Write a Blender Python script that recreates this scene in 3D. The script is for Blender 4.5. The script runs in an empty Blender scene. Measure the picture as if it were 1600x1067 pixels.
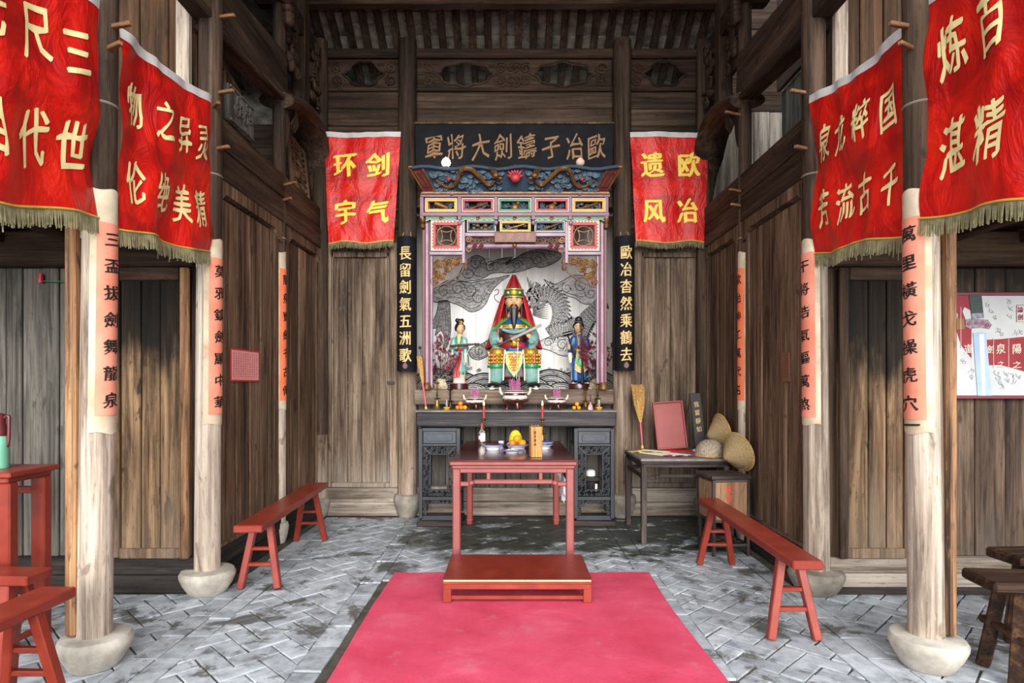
import bpy, bmesh, math, random
from mathutils import Vector, Matrix, noise as mnoise
V = Vector
PI = math.pi
R = random.Random(7)
scene = bpy.context.scene
COL = scene.collection

# ------------------------------------------------------------------ camera, sky, exposure
F, CX, HY, EYE = 950.0, 800.0, 600.0, 1.45      # focal length in pixels, vanishing point, eye height
cam_data = bpy.data.cameras.new('camera')
cam = bpy.data.objects.new('camera', cam_data)
COL.objects.link(cam)
scene.camera = cam
cam_data.sensor_width = 36.0
cam_data.lens = 36.0 * F / 1600.0
cam_data.shift_y = (HY - 533.5) / 1600.0
cam_data.clip_end = 200
cam.location = (0, 0, EYE)
cam.rotation_euler = (PI / 2, 0, 0)

world = bpy.data.worlds.new('overcast_sky')
scene.world = world
world.use_nodes = True
_bg = world.node_tree.nodes['Background']
_bg.inputs[0].default_value = (0.93, 0.97, 1.0, 1)
_bg.inputs[1].default_value = 3.1
sun_data = bpy.data.lights.new('hazy_sun', 'SUN')
sun_data.energy = 7.2
sun_data.angle = math.radians(40)
sun_data.color = (1, .985, .96)
sun = bpy.data.objects.new('hazy_sun', sun_data)
COL.objects.link(sun)
sun.rotation_euler = (math.radians(73), 0, math.radians(4))
vs = scene.view_settings
vs.view_transform = 'Standard'
vs.look = 'None'
vs.gamma = 1.0
vs.use_curve_mapping = False
vs.exposure = -0.42

# ------------------------------------------------------------------ helpers
def X(px, Y): return (px - CX) / F * Y
def Z(py, Y): return EYE - (py - HY) / F * Y
def P(px, py, Y): return V((X(px, Y), Y, Z(py, Y)))

def lin(h):
    h = h.lstrip('#')
    o = []
    for i in (0, 2, 4):
        c = int(h[i:i + 2], 16) / 255
        o.append(c / 12.92 if c <= .04045 else ((c + .055) / 1.055) ** 2.4)
    return (o[0], o[1], o[2], 1)

class NT:
    def __init__(s, name):
        s.m = bpy.data.materials.new(name)
        s.m.use_nodes = True
        s.t = s.m.node_tree
        s.n = s.t.nodes
        s.bsdf = s.n['Principled BSDF']
        s.tc = s.n.new('ShaderNodeTexCoord')
        s.oi = s.n.new('ShaderNodeObjectInfo')
        s.geo = s.n.new('ShaderNodeNewGeometry')
    def link(s, a, b): s.t.links.new(a, b)
    def setin(s, sock, val):
        if isinstance(val, bpy.types.NodeSocket): s.link(val, sock)
        else: sock.default_value = val
    def math(s, op, a, b=0.0, clamp=False):
        n = s.n.new('ShaderNodeMath'); n.operation = op; n.use_clamp = clamp
        s.setin(n.inputs[0], a); s.setin(n.inputs[1], b)
        return n.outputs[0]
    def vmath(s, op, a, b):
        n = s.n.new('ShaderNodeVectorMath'); n.operation = op
        s.setin(n.inputs[0], a); s.setin(n.inputs[1], b)
        return n.outputs[0]
    def noise(s, vec, scale, detail=4, rough=.55, dist=0.0):
        n = s.n.new('ShaderNodeTexNoise')
        s.setin(n.inputs['Vector'], vec)
        n.inputs['Scale'].default_value = scale
        n.inputs['Detail'].default_value = detail
        n.inputs['Roughness'].default_value = rough
        n.inputs['Distortion'].default_value = dist
        return n.outputs[0]
    def smooth(s, val, a, b, lo=0.0, hi=1.0):
        n = s.n.new('ShaderNodeMapRange'); n.interpolation_type = 'SMOOTHSTEP'
        s.setin(n.inputs[0], val)
        for i, x in enumerate((a, b, lo, hi)): n.inputs[i + 1].default_value = x
        return n.outputs[0]
    def ramp(s, val, stops):
        n = s.n.new('ShaderNodeValToRGB')
        s.setin(n.inputs[0], val)
        e = n.color_ramp.elements
        while len(e) < len(stops): e.new(.5)
        for el, (p, c) in zip(e, stops):
            el.position = p; el.color = lin(c) if isinstance(c, str) else c
        return n.outputs[0]
    def mix(s, fac, a, b, mode='MIX'):
        n = s.n.new('ShaderNodeMix'); n.data_type = 'RGBA'; n.blend_type = mode
        s.setin(n.inputs[0], fac)
        s.setin(n.inputs[6], lin(a) if isinstance(a, str) else a)
        s.setin(n.inputs[7], lin(b) if isinstance(b, str) else b)
        return n.outputs[2]
    def bump(s, h, strength=.3, dist=.01):
        n = s.n.new('ShaderNodeBump')
        n.inputs['Strength'].default_value = strength
        n.inputs['Distance'].default_value = dist
        s.link(h, n.inputs['Height'])
        s.link(n.outputs[0], s.bsdf.inputs['Normal'])
    def xyz(s, vec):
        n = s.n.new('ShaderNodeSeparateXYZ'); s.link(vec, n.inputs[0])
        return n.outputs
    def rnd_vec(s):
        n = s.n.new('ShaderNodeCombineXYZ')
        for i, k in enumerate((31.0, 17.0, 53.0)):
            s.link(s.math('MULTIPLY', s.oi.outputs['Random'], k), n.inputs[i])
        return n.outputs[0]
    def done(s, color, rough=.6, metal=0.0):
        s.setin(s.bsdf.inputs['Base Color'], lin(color) if isinstance(color, str) else color)
        s.setin(s.bsdf.inputs['Roughness'], rough)
        s.bsdf.inputs['Metallic'].default_value = metal
        return s.m

def wood(name, c1, c2, c3, grain='z', freq=1.0, rough=.78, bump=.35, var=.3, streak=.5, bleach=None, soot=None):
    """weathered timber, the grain along one axis; bleach = (colour, z_low, z_high, amount): pale wear towards the foot"""
    s = NT(name)
    lo, hi = 1.1 * freq, 26.0 * freq
    sc = {'x': (lo, hi, hi), 'y': (hi, lo, hi), 'z': (hi, hi, lo)}[grain]
    base = s.vmath('ADD', s.tc.outputs['Object'], s.rnd_vec())
    v = s.vmath('MULTIPLY', base, sc)
    a = s.noise(v, 1.0, 8, .68, .9)
    v2 = s.vmath('MULTIPLY', base, tuple(q * .16 + .35 for q in sc))
    b = s.noise(v2, 1.0, 5, .6, .4)
    fac = s.math('ADD', s.math('MULTIPLY', a, .52), s.math('MULTIPLY', b, .48))
    col = s.ramp(fac, [(.39, c1), (.5, c2), (.62, c3)])
    v3 = s.vmath('MULTIPLY', base, tuple(q * (2.6 if q > 10 * freq else .6) for q in sc))
    c = s.noise(v3, 1.0, 3, .6, .2)
    crack = s.smooth(c, .56, .7)
    col = s.mix(s.math('MULTIPLY', crack, streak), col, c1)
    k = s.noise(s.vmath('MULTIPLY', base, tuple(46.0 if q > 10 * freq else 7.0 for q in sc)), 1.0, 6, .72, .3)
    col = s.mix(s.math('MULTIPLY', s.smooth(k, .55, .66), streak * .9), col, c1)
    kn = s.noise(s.vmath('MULTIPLY', base, tuple(9.0 if q > 10 * freq else 4.0 for q in sc)), 1.0, 3, .5, .6)
    col = s.mix(s.math('MULTIPLY', s.smooth(kn, .64, .72), streak * 1.1, True), col, c1)
    col = s.mix(s.math('MULTIPLY', s.smooth(k, .42, .34), .25), col, c3)
    if bleach:
        bc, z0, z1, amt = bleach
        z = s.xyz(s.geo.outputs['Position'])[2]
        zz = s.math('ADD', z, s.math('MULTIPLY', s.math('SUBTRACT', b, .5), 1.6 * (z1 - z0)))
        t = s.math('MULTIPLY', s.smooth(zz, z0, z1, 1.0, 0.0), amt)
        t = s.math('MULTIPLY', t, s.smooth(a, .3, .62, .45, 1.0))
        col = s.mix(t, col, bc)
    if soot:      # old smoke stain, ragged downwards along the grain
        sc_, z0, z1 = soot
        pos = s.geo.outputs['Position']
        q = s.noise(s.vmath('MULTIPLY', pos, (7, 7, .8)), 1.0, 5, .65)
        q2 = s.noise(pos, 2.2, 4, .6)
        zz = s.math('ADD', s.xyz(pos)[2], s.math('MULTIPLY', s.math('SUBTRACT', s.math('ADD', s.math('MULTIPLY', q, .6), s.math('MULTIPLY', q2, .4)), .5), 4.2 * (z1 - z0)))
        col = s.mix(s.math('MULTIPLY', s.smooth(zz, z0, z1), .93), col, sc_)
    val = s.math('ADD', s.math('MULTIPLY', s.oi.outputs['Random'], var), 1 - var * .5)
    n = s.n.new('ShaderNodeVectorMath'); n.operation = 'SCALE'
    s.link(col, n.inputs[0]); s.link(val, n.inputs['Scale'])
    s.bsdf.inputs['Specular IOR Level'].default_value = .22
    s.bump(s.math('SUBTRACT', a, s.math('MULTIPLY', crack, .5)), bump, .006)
    return s.done(n.outputs[0], rough)

def pm(name, color, rough=.5, metal=0.0, var=.12, nscale=12.0, bump=0.0, color2=None, spec=None, emit=None, alpha=None, coat=0.0):
    """painted / glazed / cast material with a slight mottling"""
    s = NT(name)
    a = s.noise(s.vmath('ADD', s.tc.outputs['Object'], s.rnd_vec()), nscale, 5, .6)
    c = lin(color)
    if color2: col = s.ramp(a, [(.36, color), (.64, color2)])
    else:
        col = s.ramp(a, [(.3, tuple(max(0, q * (1 - var)) for q in c[:3]) + (1,)), (.7, tuple(min(1, q * (1 + var)) for q in c[:3]) + (1,))])
    if bump: s.bump(a, bump, .01)
    if spec is not None: s.bsdf.inputs['Specular IOR Level'].default_value = spec
    if coat:
        s.bsdf.inputs['Coat Weight'].default_value = coat
        s.bsdf.inputs['Coat Roughness'].default_value = .15
    if emit:
        s.bsdf.inputs['Emission Color'].default_value = lin(emit[0]); s.bsdf.inputs['Emission Strength'].default_value = emit[1]
    if alpha is not None:
        s.bsdf.inputs['Transmission Weight'].default_value = alpha
    return s.done(col, rough, metal)

class B:
    """collects geometry, builds ONE mesh object"""
    def __init__(s): s.v = []; s.f = []; s.m = None
    def add(s, vs, fs):
        o = len(s.v)
        s.v += [s.m @ V(p) if s.m else V(p) for p in vs]
        s.f += [tuple(i + o for i in f) for f in fs]
        return s
    def box(s, c, d, ch=.004, rot=None):
        hx, hy, hz = (q / 2 for q in d)
        ch = min(ch, hx * .45, hy * .45, hz * .45)
        c = V(c)
        if ch <= 0:
            vs = [V((x, y, z)) for x in (-hx, hx) for y in (-hy, hy) for z in (-hz, hz)]
            fs = [(0, 1, 3, 2), (4, 6, 7, 5), (0, 4, 5, 1), (2, 3, 7, 6), (0, 2, 6, 4), (1, 5, 7, 3)]
        else:
            vs = []; idx = {}
            for sx in (-1, 1):
                for sy in (-1, 1):
                    for sz in (-1, 1):
                        for ax in range(3):
                            p = [sx * (hx - ch), sy * (hy - ch), sz * (hz - ch)]
                            p[ax] = (sx * hx, sy * hy, sz * hz)[ax]
                            idx[(sx, sy, sz, ax)] = len(vs); vs.append(V(p))
            fs = []
            for ax in range(3):
                o = [q for q in range(3) if q != ax]
                for sg in (-1, 1):
                    loop = []
                    for a, b in ((-1, -1), (1, -1), (1, 1), (-1, 1)):
                        k = [0, 0, 0]; k[ax] = sg; k[o[0]] = a; k[o[1]] = b
                        loop.append(idx[(*k, ax)])
                    if (sg > 0) == (ax == 1): loop.reverse()
                    fs.append(tuple(loop))
            for ax in range(3):
                o = [q for q in range(3) if q != ax]
                for a in (-1, 1):
                    for b in (-1, 1):
                        k0 = [0, 0, 0]; k1 = [0, 0, 0]
                        k0[ax] = -1; k1[ax] = 1
                        for k in (k0, k1): k[o[0]] = a; k[o[1]] = b
                        fs.append((idx[(*k0, o[0])], idx[(*k1, o[0])], idx[(*k1, o[1])], idx[(*k0, o[1])]))
            for sx in (-1, 1):
                for sy in (-1, 1):
                    for sz in (-1, 1):
                        fs.append(tuple(idx[(sx, sy, sz, ax)] for ax in range(3)))
        if rot is not None: vs = [rot @ p for p in vs]
        return s.add([p + c for p in vs], fs)
    def bar(s, a, b, w, h, ch=.004, up=(0, 0, 1)):
        a, b = V(a), V(b)
        d = (b - a); L = d.length; y = d.normalized(); up = V(up)
        x = y.cross(up)
        if x.length < 1e-4: x = V((1, 0, 0))
        x.normalize(); z = x.cross(y)
        m = Matrix((x, y, z)).transposed()
        return s.box((a + b) / 2, (w, L, h), ch, m)
    def tube(s, pts, rad, n=10, caps=True, flat=None):
        pts = [V(p) for p in pts]
        if not hasattr(rad, '__len__'): rad = [rad] * len(pts)
        rings = []; ref = None
        for i, p in enumerate(pts):
            t = (pts[min(i + 1, len(pts) - 1)] - pts[max(i - 1, 0)])
            if t.length < 1e-9: t = V((0, 0, 1))
            t.normalize()
            if ref is None:
                ref = V((0, 1, 0)) if abs(t.y) < .9 else V((1, 0, 0))
            u = t.cross(ref)
            if u.length < 1e-5: u = t.orthogonal()
            u.normalize(); w = u.cross(t); ref = w
            r = rad[i]; r1, r2 = (r if hasattr(r, '__len__') else (r, r))
            rings.append([p + u * (r1 * math.cos(2 * PI * k / n)) + w * (r2 * math.sin(2 * PI * k / n)) for k in range(n)])
        return s.loft(rings, caps)
    def loft(s, rings, caps=True, closed=True):
        n = len(rings[0]); vs = [p for r in rings for p in r]; fs = []
        for i in range(len(rings) - 1):
            for k in range(n if closed else n - 1):
                a, b = i * n + k, i * n + (k + 1) % n
                fs.append((a, b, b + n, a + n))
        if caps and closed:
            fs.append(tuple(range(n))[::-1]); fs.append(tuple((len(rings) - 1) * n + k for k in range(n)))
        return s.add(vs, fs)
    def lathe(s, prof, c=(0, 0, 0), n=24, a0=0.0, a1=None, wob=0.0, sx=1.0, sy=1.0, seed=0):
        c = V(c); rings = []
        full = a1 is None
        for j, (r, z) in enumerate(prof):
            ring = []
            for k in range(n if full else n + 1):
                a = (2 * PI * k / n) if full else a0 + (a1 - a0) * k / n
                w = 1 + wob * mnoise.noise((math.cos(a) * 1.3 + seed, math.sin(a) * 1.3, z * 4)) if wob else 1
                ring.append(c + V((r * w * sx * math.cos(a), r * w * sy * math.sin(a), z)))
            rings.append(ring)
        return s.loft(rings, full, full)
    def ball(s, c, r, n=12, m=8, rot=None):
        r = V(r) if hasattr(r, '__len__') else V((r, r, r))
        c = V(c); vs = [V((0, 0, -r.z))]; fs = []
        for i in range(1, m):
            t = -PI / 2 + PI * i / m
            for k in range(n):
                a = 2 * PI * k / n
                vs.append(V((r.x * math.cos(t) * math.cos(a), r.y * math.cos(t) * math.sin(a), r.z * math.sin(t))))
        vs.append(V((0, 0, r.z)))
        for k in range(n):
            fs.append((0, 1 + (k + 1) % n, 1 + k))
            e = 1 + (m - 2) * n
            fs.append((e + k, e + (k + 1) % n, len(vs) - 1))
        for i in range(m - 2):
            for k in range(n):
                a, b = 1 + i * n + k, 1 + i * n + (k + 1) % n
                fs.append((a, b, b + n, a + n))
        if rot is not None: vs = [rot @ p for p in vs]
        return s.add([p + c for p in vs], fs)
    def grid(s, fn, nu, nv, thick=None):
        vs = [V(fn(i / nu, j / nv)) for j in range(nv + 1) for i in range(nu + 1)]
        fs = [(j * (nu + 1) + i, j * (nu + 1) + i + 1, (j + 1) * (nu + 1) + i + 1, (j + 1) * (nu + 1) + i) for j in range(nv) for i in range(nu)]
        s.add(vs, fs)
        if thick:
            t = V(thick); N = len(vs)
            s.add([p + t for p in vs], [f[::-1] for f in fs])
            o = len(s.v) - 2 * N
            edge = [i for i in range(nu + 1)] + [j * (nu + 1) + nu for j in range(1, nu and nv + 1)] + [nv * (nu + 1) + i for i in range(nu - 1, -1, -1)] + [j * (nu + 1) for j in range(nv - 1, 0, -1)]
            for a, b in zip(edge, edge[1:] + edge[:1]): s.f.append((o + b, o + a, o + a + N, o + b + N))
        return s
    def prism(s, poly, d, holes=()):
        """poly: 3D loop (planar); extruded by vector d; holes: more loops"""
        d = V(d)
        if not holes:
            n = len(poly); vs = [V(p) for p in poly] + [V(p) + d for p in poly]
            fs = [tuple(range(n)), tuple(range(2 * n - 1, n - 1, -1))] + [(i, i + n, (i + 1) % n + n, (i + 1) % n) for i in range(n)]
            return s.add(vs, fs)
        bm = bmesh.new(); es = []
        for lp in (poly, *holes):
            q = [bm.verts.new(V(p)) for p in lp]
            es += [bm.edges.new((a, b)) for a, b in zip(q, q[1:] + q[:1])]
        nv = len(bm.verts)
        r = bmesh.ops.triangle_fill(bm, use_beauty=True, use_dissolve=False, edges=es)
        bm.verts.index_update()
        vs = [v.co.copy() for v in bm.verts]; fs = [tuple(v.index for v in f.verts) for f in bm.faces]
        bm.free()
        s.add(vs, fs); s.add([p + d for p in vs], [f[::-1] for f in fs])
        o = len(s.v) - 2 * nv; k = 0
        for lp in (poly, *holes):
            m = len(lp)
            for i in range(m): s.f.append((o + k + i, o + k + (i + 1) % m, o + k + (i + 1) % m + nv, o + k + i + nv))
            k += m
        return s
    def ribbon(s, pts, w, nrm, d=.001):
        """flat painted line along pts, width w (number or list), lying in the plane with normal nrm"""
        pts = [V(p) for p in pts]; nrm = V(nrm); n = len(pts); vs = []; fs = []
        for i, p in enumerate(pts):
            t = (pts[min(i + 1, n - 1)] - pts[max(i - 1, 0)]).normalized(); q = nrm.cross(t)
            h = (w[i] if hasattr(w, '__len__') else w) / 2
            vs += [p + q * h, p - q * h, p + q * h + nrm * d, p - q * h + nrm * d]
        for i in range(n - 1):
            a = i * 4
            fs += [(a + 2, a + 3, a + 7, a + 6), (a, a + 2, a + 6, a + 4), (a + 3, a + 1, a + 5, a + 7)]
        return s.add(vs, fs)
    def mesh(s, name, mat, smooth=False, fix=True):
        me = bpy.data.meshes.new(name)
        me.from_pydata([tuple(p) for p in s.v], [], s.f)
        if fix:
            bm = bmesh.new(); bm.from_mesh(me)
            bmesh.ops.recalc_face_normals(bm, faces=bm.faces)
            bm.to_mesh(me); bm.free()
        if smooth:
            me.polygons.foreach_set('use_smooth', [True] * len(me.polygons))
            me.set_sharp_from_angle(angle=math.radians(42))
        for m in (mat if isinstance(mat, (list, tuple)) else [mat]): me.materials.append(m)
        me.update()
        return me
    def obj(s, name, mat, parent=None, smooth=False, label=None, kind=None, cat=None, group=None, fix=True):
        return link(name, s.mesh(name, mat, smooth, fix), parent, label, kind, cat, group)

def link(name, me, parent=None, label=None, kind=None, cat=None, group=None):
    o = bpy.data.objects.new(name, me); COL.objects.link(o)
    if parent: o.parent = parent
    return tag(o, label, cat, group, kind)

def tag(o, label=None, cat=None, group=None, kind=None):
    if label: o['label'] = label
    if cat: o['category'] = cat
    if group: o['group'] = group
    if kind: o['kind'] = kind
    return o

def thing(name, label, cat, loc=(0, 0, 0), rz=0.0, group=None, rot=None):
    o = bpy.data.objects.new(name, None); COL.objects.link(o)
    o.location = loc; o.rotation_euler = rot if rot else (0, 0, rz)
    o.empty_display_size = .1
    return tag(o, label, cat, group)

def setting(name, label=None):
    o = bpy.data.objects.new(name, None); COL.objects.link(o)
    return tag(o, label, kind='structure')

def kids(o): return [c for c in bpy.data.objects if c.parent == o]

def copy_tree(o, loc=None, rz=None, label=None, parent=None, group=None):
    c = o.copy(); COL.objects.link(c)
    if parent: c.parent = parent
    if loc is not None: c.location = loc
    if rz is not None: c.rotation_euler = (0, 0, rz)
    if label: c['label'] = label
    if group: c['group'] = group
    for k in list(o.children): copy_tree(k, parent=c)
    return c

def rz(a): return Matrix.Rotation(a, 3, 'Z')

# ------------------------------------------------------------------ lettering
_glyph = {}
def glyph(ch, bold=.02):
    key = (ch, bold)
    if key not in _glyph:
        cu = bpy.data.curves.new('glyph', 'FONT')
        cu.body = ch; cu.resolution_u = 2; cu.offset = bold; cu.fill_mode = 'FRONT'
        o = bpy.data.objects.new('glyph', cu); COL.objects.link(o)
        dg = bpy.context.evaluated_depsgraph_get()
        me = bpy.data.meshes.new_from_object(o.evaluated_get(dg))
        vs = [(v.co.x - .5, v.co.y - .38) for v in me.vertices]
        fs = [tuple(p.vertices) for p in me.polygons]
        bpy.data.objects.remove(o); bpy.data.curves.remove(cu); bpy.data.meshes.remove(me)
        _glyph[key] = (vs, fs)
    return _glyph[key]

def letters(b, items, fn, bold=.02, brush=.1, maxedge=None):
    """items: (char, u, v, width, height); fn(u, v) -> 3D. brush: rising strokes of a hand-written character"""
    for ch, u, v, w, h in items:
        gv, gf = glyph(ch, 0.0)
        for layer, dx, dy in ((1, 0, 0), (2, bold * .75, bold * .3), (0, -bold * .75, -bold * .3)):   # thick down-strokes, thin cross-strokes
            _letter(b, ch, u, v, w, h, [(x + dx, y + dy) for x, y in gv], gf, fn, brush, maxedge, layer * .0003)
    return b

def _letter(b, ch, u, v, w, h, vs, fs, fn, brush, maxedge, lift):
    if True:
        q = []
        for x, y in vs:
            y2 = y + brush * x + brush * .25 * math.sin(x * 9 + ord(ch))
            x2 = x + brush * .25 * math.sin(y * 8 + ord(ch) * 1.7) - brush * .3 * y
            q.append((u + x2 * w, v + y2 * h))
        if maxedge:
            bm = bmesh.new()
            bv = [bm.verts.new((x, y, 0)) for x, y in q]
            for f in fs:
                try: bm.faces.new([bv[i] for i in f])
                except ValueError: pass
            for _ in range(3):
                es = [e for e in bm.edges if e.calc_length() > maxedge]
                if not es: break
                bmesh.ops.subdivide_edges(bm, edges=es, cuts=1)
                bmesh.ops.triangulate(bm, faces=[f for f in bm.faces if len(f.verts) > 4])
            bm.verts.index_update()
            q = [(v_.co.x, v_.co.y) for v_ in bm.verts]; fs = [tuple(v_.index for v_ in f.verts) for f in bm.faces]
            bm.free()
        e = .002
        nr = (fn(u + e, v) - fn(u - e, v)).cross(fn(u, v + e) - fn(u, v - e)).normalized() * lift
        b.add([fn(x, y) + nr for x, y in q], fs)
    return b

def write(parent, mat, items, fn, bold=.02, brush=.1, maxedge=None):
    """one flat mesh for each character"""
    for it in items:
        letters(B(), [it], fn, bold, brush, maxedge).obj('character', mat, parent, fix=False)

def remeshed(b, voxel, smooth=2):
    """the builder's overlapping volumes fused into one continuous skin"""
    me = b.mesh('skin', [])if False else bpy.data.meshes.new('skin')
    me.from_pydata([tuple(p) for p in b.v], [], b.f)
    bm = bmesh.new(); bm.from_mesh(me); bmesh.ops.recalc_face_normals(bm, faces=bm.faces); bm.to_mesh(me); bm.free()
    o = bpy.data.objects.new('skin', me); COL.objects.link(o)
    m = o.modifiers.new('r', 'REMESH'); m.mode = 'VOXEL'; m.voxel_size = voxel
    if smooth:
        k = o.modifiers.new('s', 'SMOOTH'); k.iterations = smooth; k.factor = .5
    dg = bpy.context.evaluated_depsgraph_get()
    out = bpy.data.meshes.new_from_object(o.evaluated_get(dg))
    bpy.data.objects.remove(o); bpy.data.meshes.remove(me)
    out.polygons.foreach_set('use_smooth', [True] * len(out.polygons))
    return out

def paint(me, mats, fn):
    me.materials.clear()
    for m in mats: me.materials.append(m)
    for p in me.polygons: p.material_index = fn(p.center)
    return me

def spiral(c, r0, r1, turns, n, a0=0.0, ux=(1, 0, 0), uz=(0, 0, 1)):
    c, ux, uz = V(c), V(ux), V(uz); o = []
    for i in range(n + 1):
        t = i / n; a = a0 + turns * 2 * PI * t; r = r0 + (r1 - r0) * t
        o.append(c + ux * (r * math.cos(a)) + uz * (r * math.sin(a)))
    return o

def smoothpath(pts, k=6):
    pts = [V(p) for p in pts]; out = []
    for i in range(len(pts) - 1):
        p0, p1, p2, p3 = pts[max(i - 1, 0)], pts[i], pts[i + 1], pts[min(i + 2, len(pts) - 1)]
        for j in range(k):
            t = j / k
            out.append(.5 * ((2 * p1) + (p2 - p0) * t + (2 * p0 - 5 * p1 + 4 * p2 - p3) * t * t + (3 * p1 - p0 - 3 * p2 + p3) * t ** 3))
    out.append(pts[-1])
    return out
# ------------------------------------------------------------------ materials
W_side = wood('timber_side_wall', '#2a1e15', '#634c3a', '#90765f', 'z', 1, bleach=('#7b6f62', -.1, .5, .4), streak=.6)
W_back = wood('timber_back_wall', '#31261d', '#685646', '#94826f', 'z', 1, bleach=('#a69b8d', .1, .8, .7), streak=.6)
W_grey = wood('timber_grey_planks', '#2d2a26', '#534f49', '#736d66', 'z', 1.1, var=.25, bleach=('#7d766e', 0, 1.4, .3), streak=.55)
W_door = wood('timber_stained_door', '#1d140c', '#57432f', '#8f7356', 'z', .9, streak=.75, bleach=('#95816d', .0, 1.0, .5), soot=('#0a0806', 1.35, 1.7))
W_plank_r = wood('timber_aisle_planks', '#231a14', '#493a2f', '#6d5a4b', 'z', .9, streak=.6, bleach=('#857a6e', .0, .7, .4), soot=('#1d1814', 1.75, 2.2))
W_dark_x = wood('timber_dark_beam_x', '#19130e', '#39291e', '#574434', 'x', .9, var=.25)
W_dark_y = wood('timber_dark_beam_y', '#19130e', '#3b2c21', '#5b4838', 'y', .9, var=.25)
W_dark_z = wood('timber_dark_post', '#1a130e', '#3b2c21', '#5a4737', 'z', .9, var=.2)
W_up_x = wood('timber_upper_boards', '#1d1610', '#413226', '#604e3f', 'x', .9, var=.25)
W_upz = wood('timber_upper_planks', '#1e150d', '#46301e', '#65482f', 'z', .8, var=.3)
W_pale_x = wood('timber_pale_sill', '#574b40', '#8d8175', '#b1a598', 'x', .8, var=.2, streak=.6)
W_pale_z = wood('timber_pale_planks', '#5c5044', '#9b8f82', '#bdb2a5', 'z', .8, var=.3)
W_sill_y = wood('timber_dark_sill', '#191512', '#2d2825', '#4a443e', 'y', .8, var=.2)
W_sill_x = wood('timber_dark_sill_x', '#1c1816', '#322d2a', '#4d4641', 'x', .8, var=.2)
W_niche = wood('timber_niche_beam', '#43372d', '#6b5b4e', '#8f7f70', 'x', .8, var=.15)
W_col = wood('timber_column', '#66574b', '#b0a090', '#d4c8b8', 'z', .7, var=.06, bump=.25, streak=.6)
W_cols = wood('timber_rear_column', '#3d3026', '#7d6b5a', '#a39180', 'z', .8, var=.06, streak=.6)
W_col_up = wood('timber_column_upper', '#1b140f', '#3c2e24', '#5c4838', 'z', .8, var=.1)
W_orange = wood('timber_orange_post', '#33251b', '#8a6547', '#b98f66', 'z', .8, var=.1, streak=.7)
W_peg = wood('timber_peg', '#553925', '#7a583c', '#94704d', 'x', 1, var=.2)
W_rust = wood('timber_rustic_bench', '#160e09', '#38251a', '#62462f', 'x', .8, rough=.5, var=.15)
W_lat = wood('timber_lattice', '#33281f', '#5a4634', '#7c654c', 'z', 1, var=.2)
M_tile = pm('clay_roof_tile', '#857d70', .9, var=.3, color2='#423c36', nscale=6, bump=.4)
M_grout = pm('earth_joint', '#5c564b', .95, color2='#3c3a30', nscale=9, bump=.5)
M_stone = pm('carved_stone', '#c2bbaf', .85, color2='#9c9488', nscale=7, bump=.5)
M_stone2 = pm('dark_stone', '#968d81', .9, color2='#6d665c', nscale=8, bump=.5)
M_wpaper = pm('white_backing_paper', '#cdbfa6', .9, color2='#ab967a', nscale=5)
M_ppaper = pm('pink_couplet_paper', '#df9077', .9, color2='#d27a5f', nscale=4)
M_opaper = pm('orange_couplet_paper', '#e57a50', .9, color2='#dd6b42', nscale=4)
M_ink = pm('black_ink', '#15110f', .7)
M_wire = pm('grey_wire', '#8a8378', .5)
M_iron = pm('black_iron', '#1c1a19', .55)

def brick_mat():
    s = NT('grey_paving_brick')
    pos = s.geo.outputs['Position']
    a = s.noise(s.vmath('ADD', pos, s.rnd_vec()), 9, 6, .65)
    col = s.ramp(a, [(.3, '#80848a'), (.5, '#a8adb3'), (.7, '#c2c7cc')])
    val = s.math('ADD', s.math('MULTIPLY', s.oi.outputs['Random'], .34), .80)
    n = s.n.new('ShaderNodeVectorMath'); n.operation = 'SCALE'
    s.link(col, n.inputs[0]); s.link(val, n.inputs['Scale'])
    c = n.outputs[0]
    # earth trodden over the bricks in patches, moss and damp near the altar
    b = s.noise(pos, 1.7, 7, .66, .3)
    c = s.mix(s.math('MULTIPLY', s.smooth(b, .54, .6), .85), c, '#45423a')
    b2 = s.noise(pos, 4.5, 6, .7, .5)
    c = s.mix(s.math('MULTIPLY', s.smooth(b2, .56, .66), .75), c, '#514d43')
    x, y, z = s.xyz(pos)
    yy = s.math('ADD', y, s.math('MULTIPLY', s.math('SUBTRACT', b, .5), 2.6))
    damp = s.math('MULTIPLY', s.smooth(yy, 4.95, 5.45), s.smooth(x, -1.5, -.5))
    lightp = s.smooth(s.noise(s.vmath('MULTIPLY', pos, (1.2, 2.2, 1)), 2.3, 6, .6, .6), .56, .62, 1, .12)
    damp = s.math('MULTIPLY', damp, lightp)
    moss = s.ramp(b2, [(.35, '#23241d'), (.55, '#33352a'), (.7, '#474a38')])
    c = s.mix(s.math('MULTIPLY', damp, .93), c, moss)
    s.bump(a, .5, .006)
    return s.done(c, s.smooth(damp, 0, 1, .8, .55))
M_brick = brick_mat()

# ------------------------------------------------------------------ floor of grey bricks laid in herringbone
floor = B().box((0, 3.0, -.07), (13, 15, .12), 0).obj('floor', M_grout, kind='structure', label='grey brick herringbone floor with dark earth joints')

def clip(poly, x0, x1, y0, y1):
    for ax, lim, sg in ((0, x0, 1), (0, x1, -1), (1, y0, 1), (1, y1, -1)):
        out = []
        for a, b in zip(poly, poly[1:] + poly[:1]):
            da, db = (a[ax] - lim) * sg, (b[ax] - lim) * sg
            if da >= 0: out.append(a)
            if (da >= 0) != (db >= 0):
                t = da / (da - db); out.append((a[0] + (b[0] - a[0]) * t, a[1] + (b[1] - a[1]) * t))
        poly = out
        if not poly: return []
    return poly

def area(p): return abs(sum(a[0] * b[1] - b[0] * a[1] for a, b in zip(p, p[1:] + p[:1]))) / 2

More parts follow.
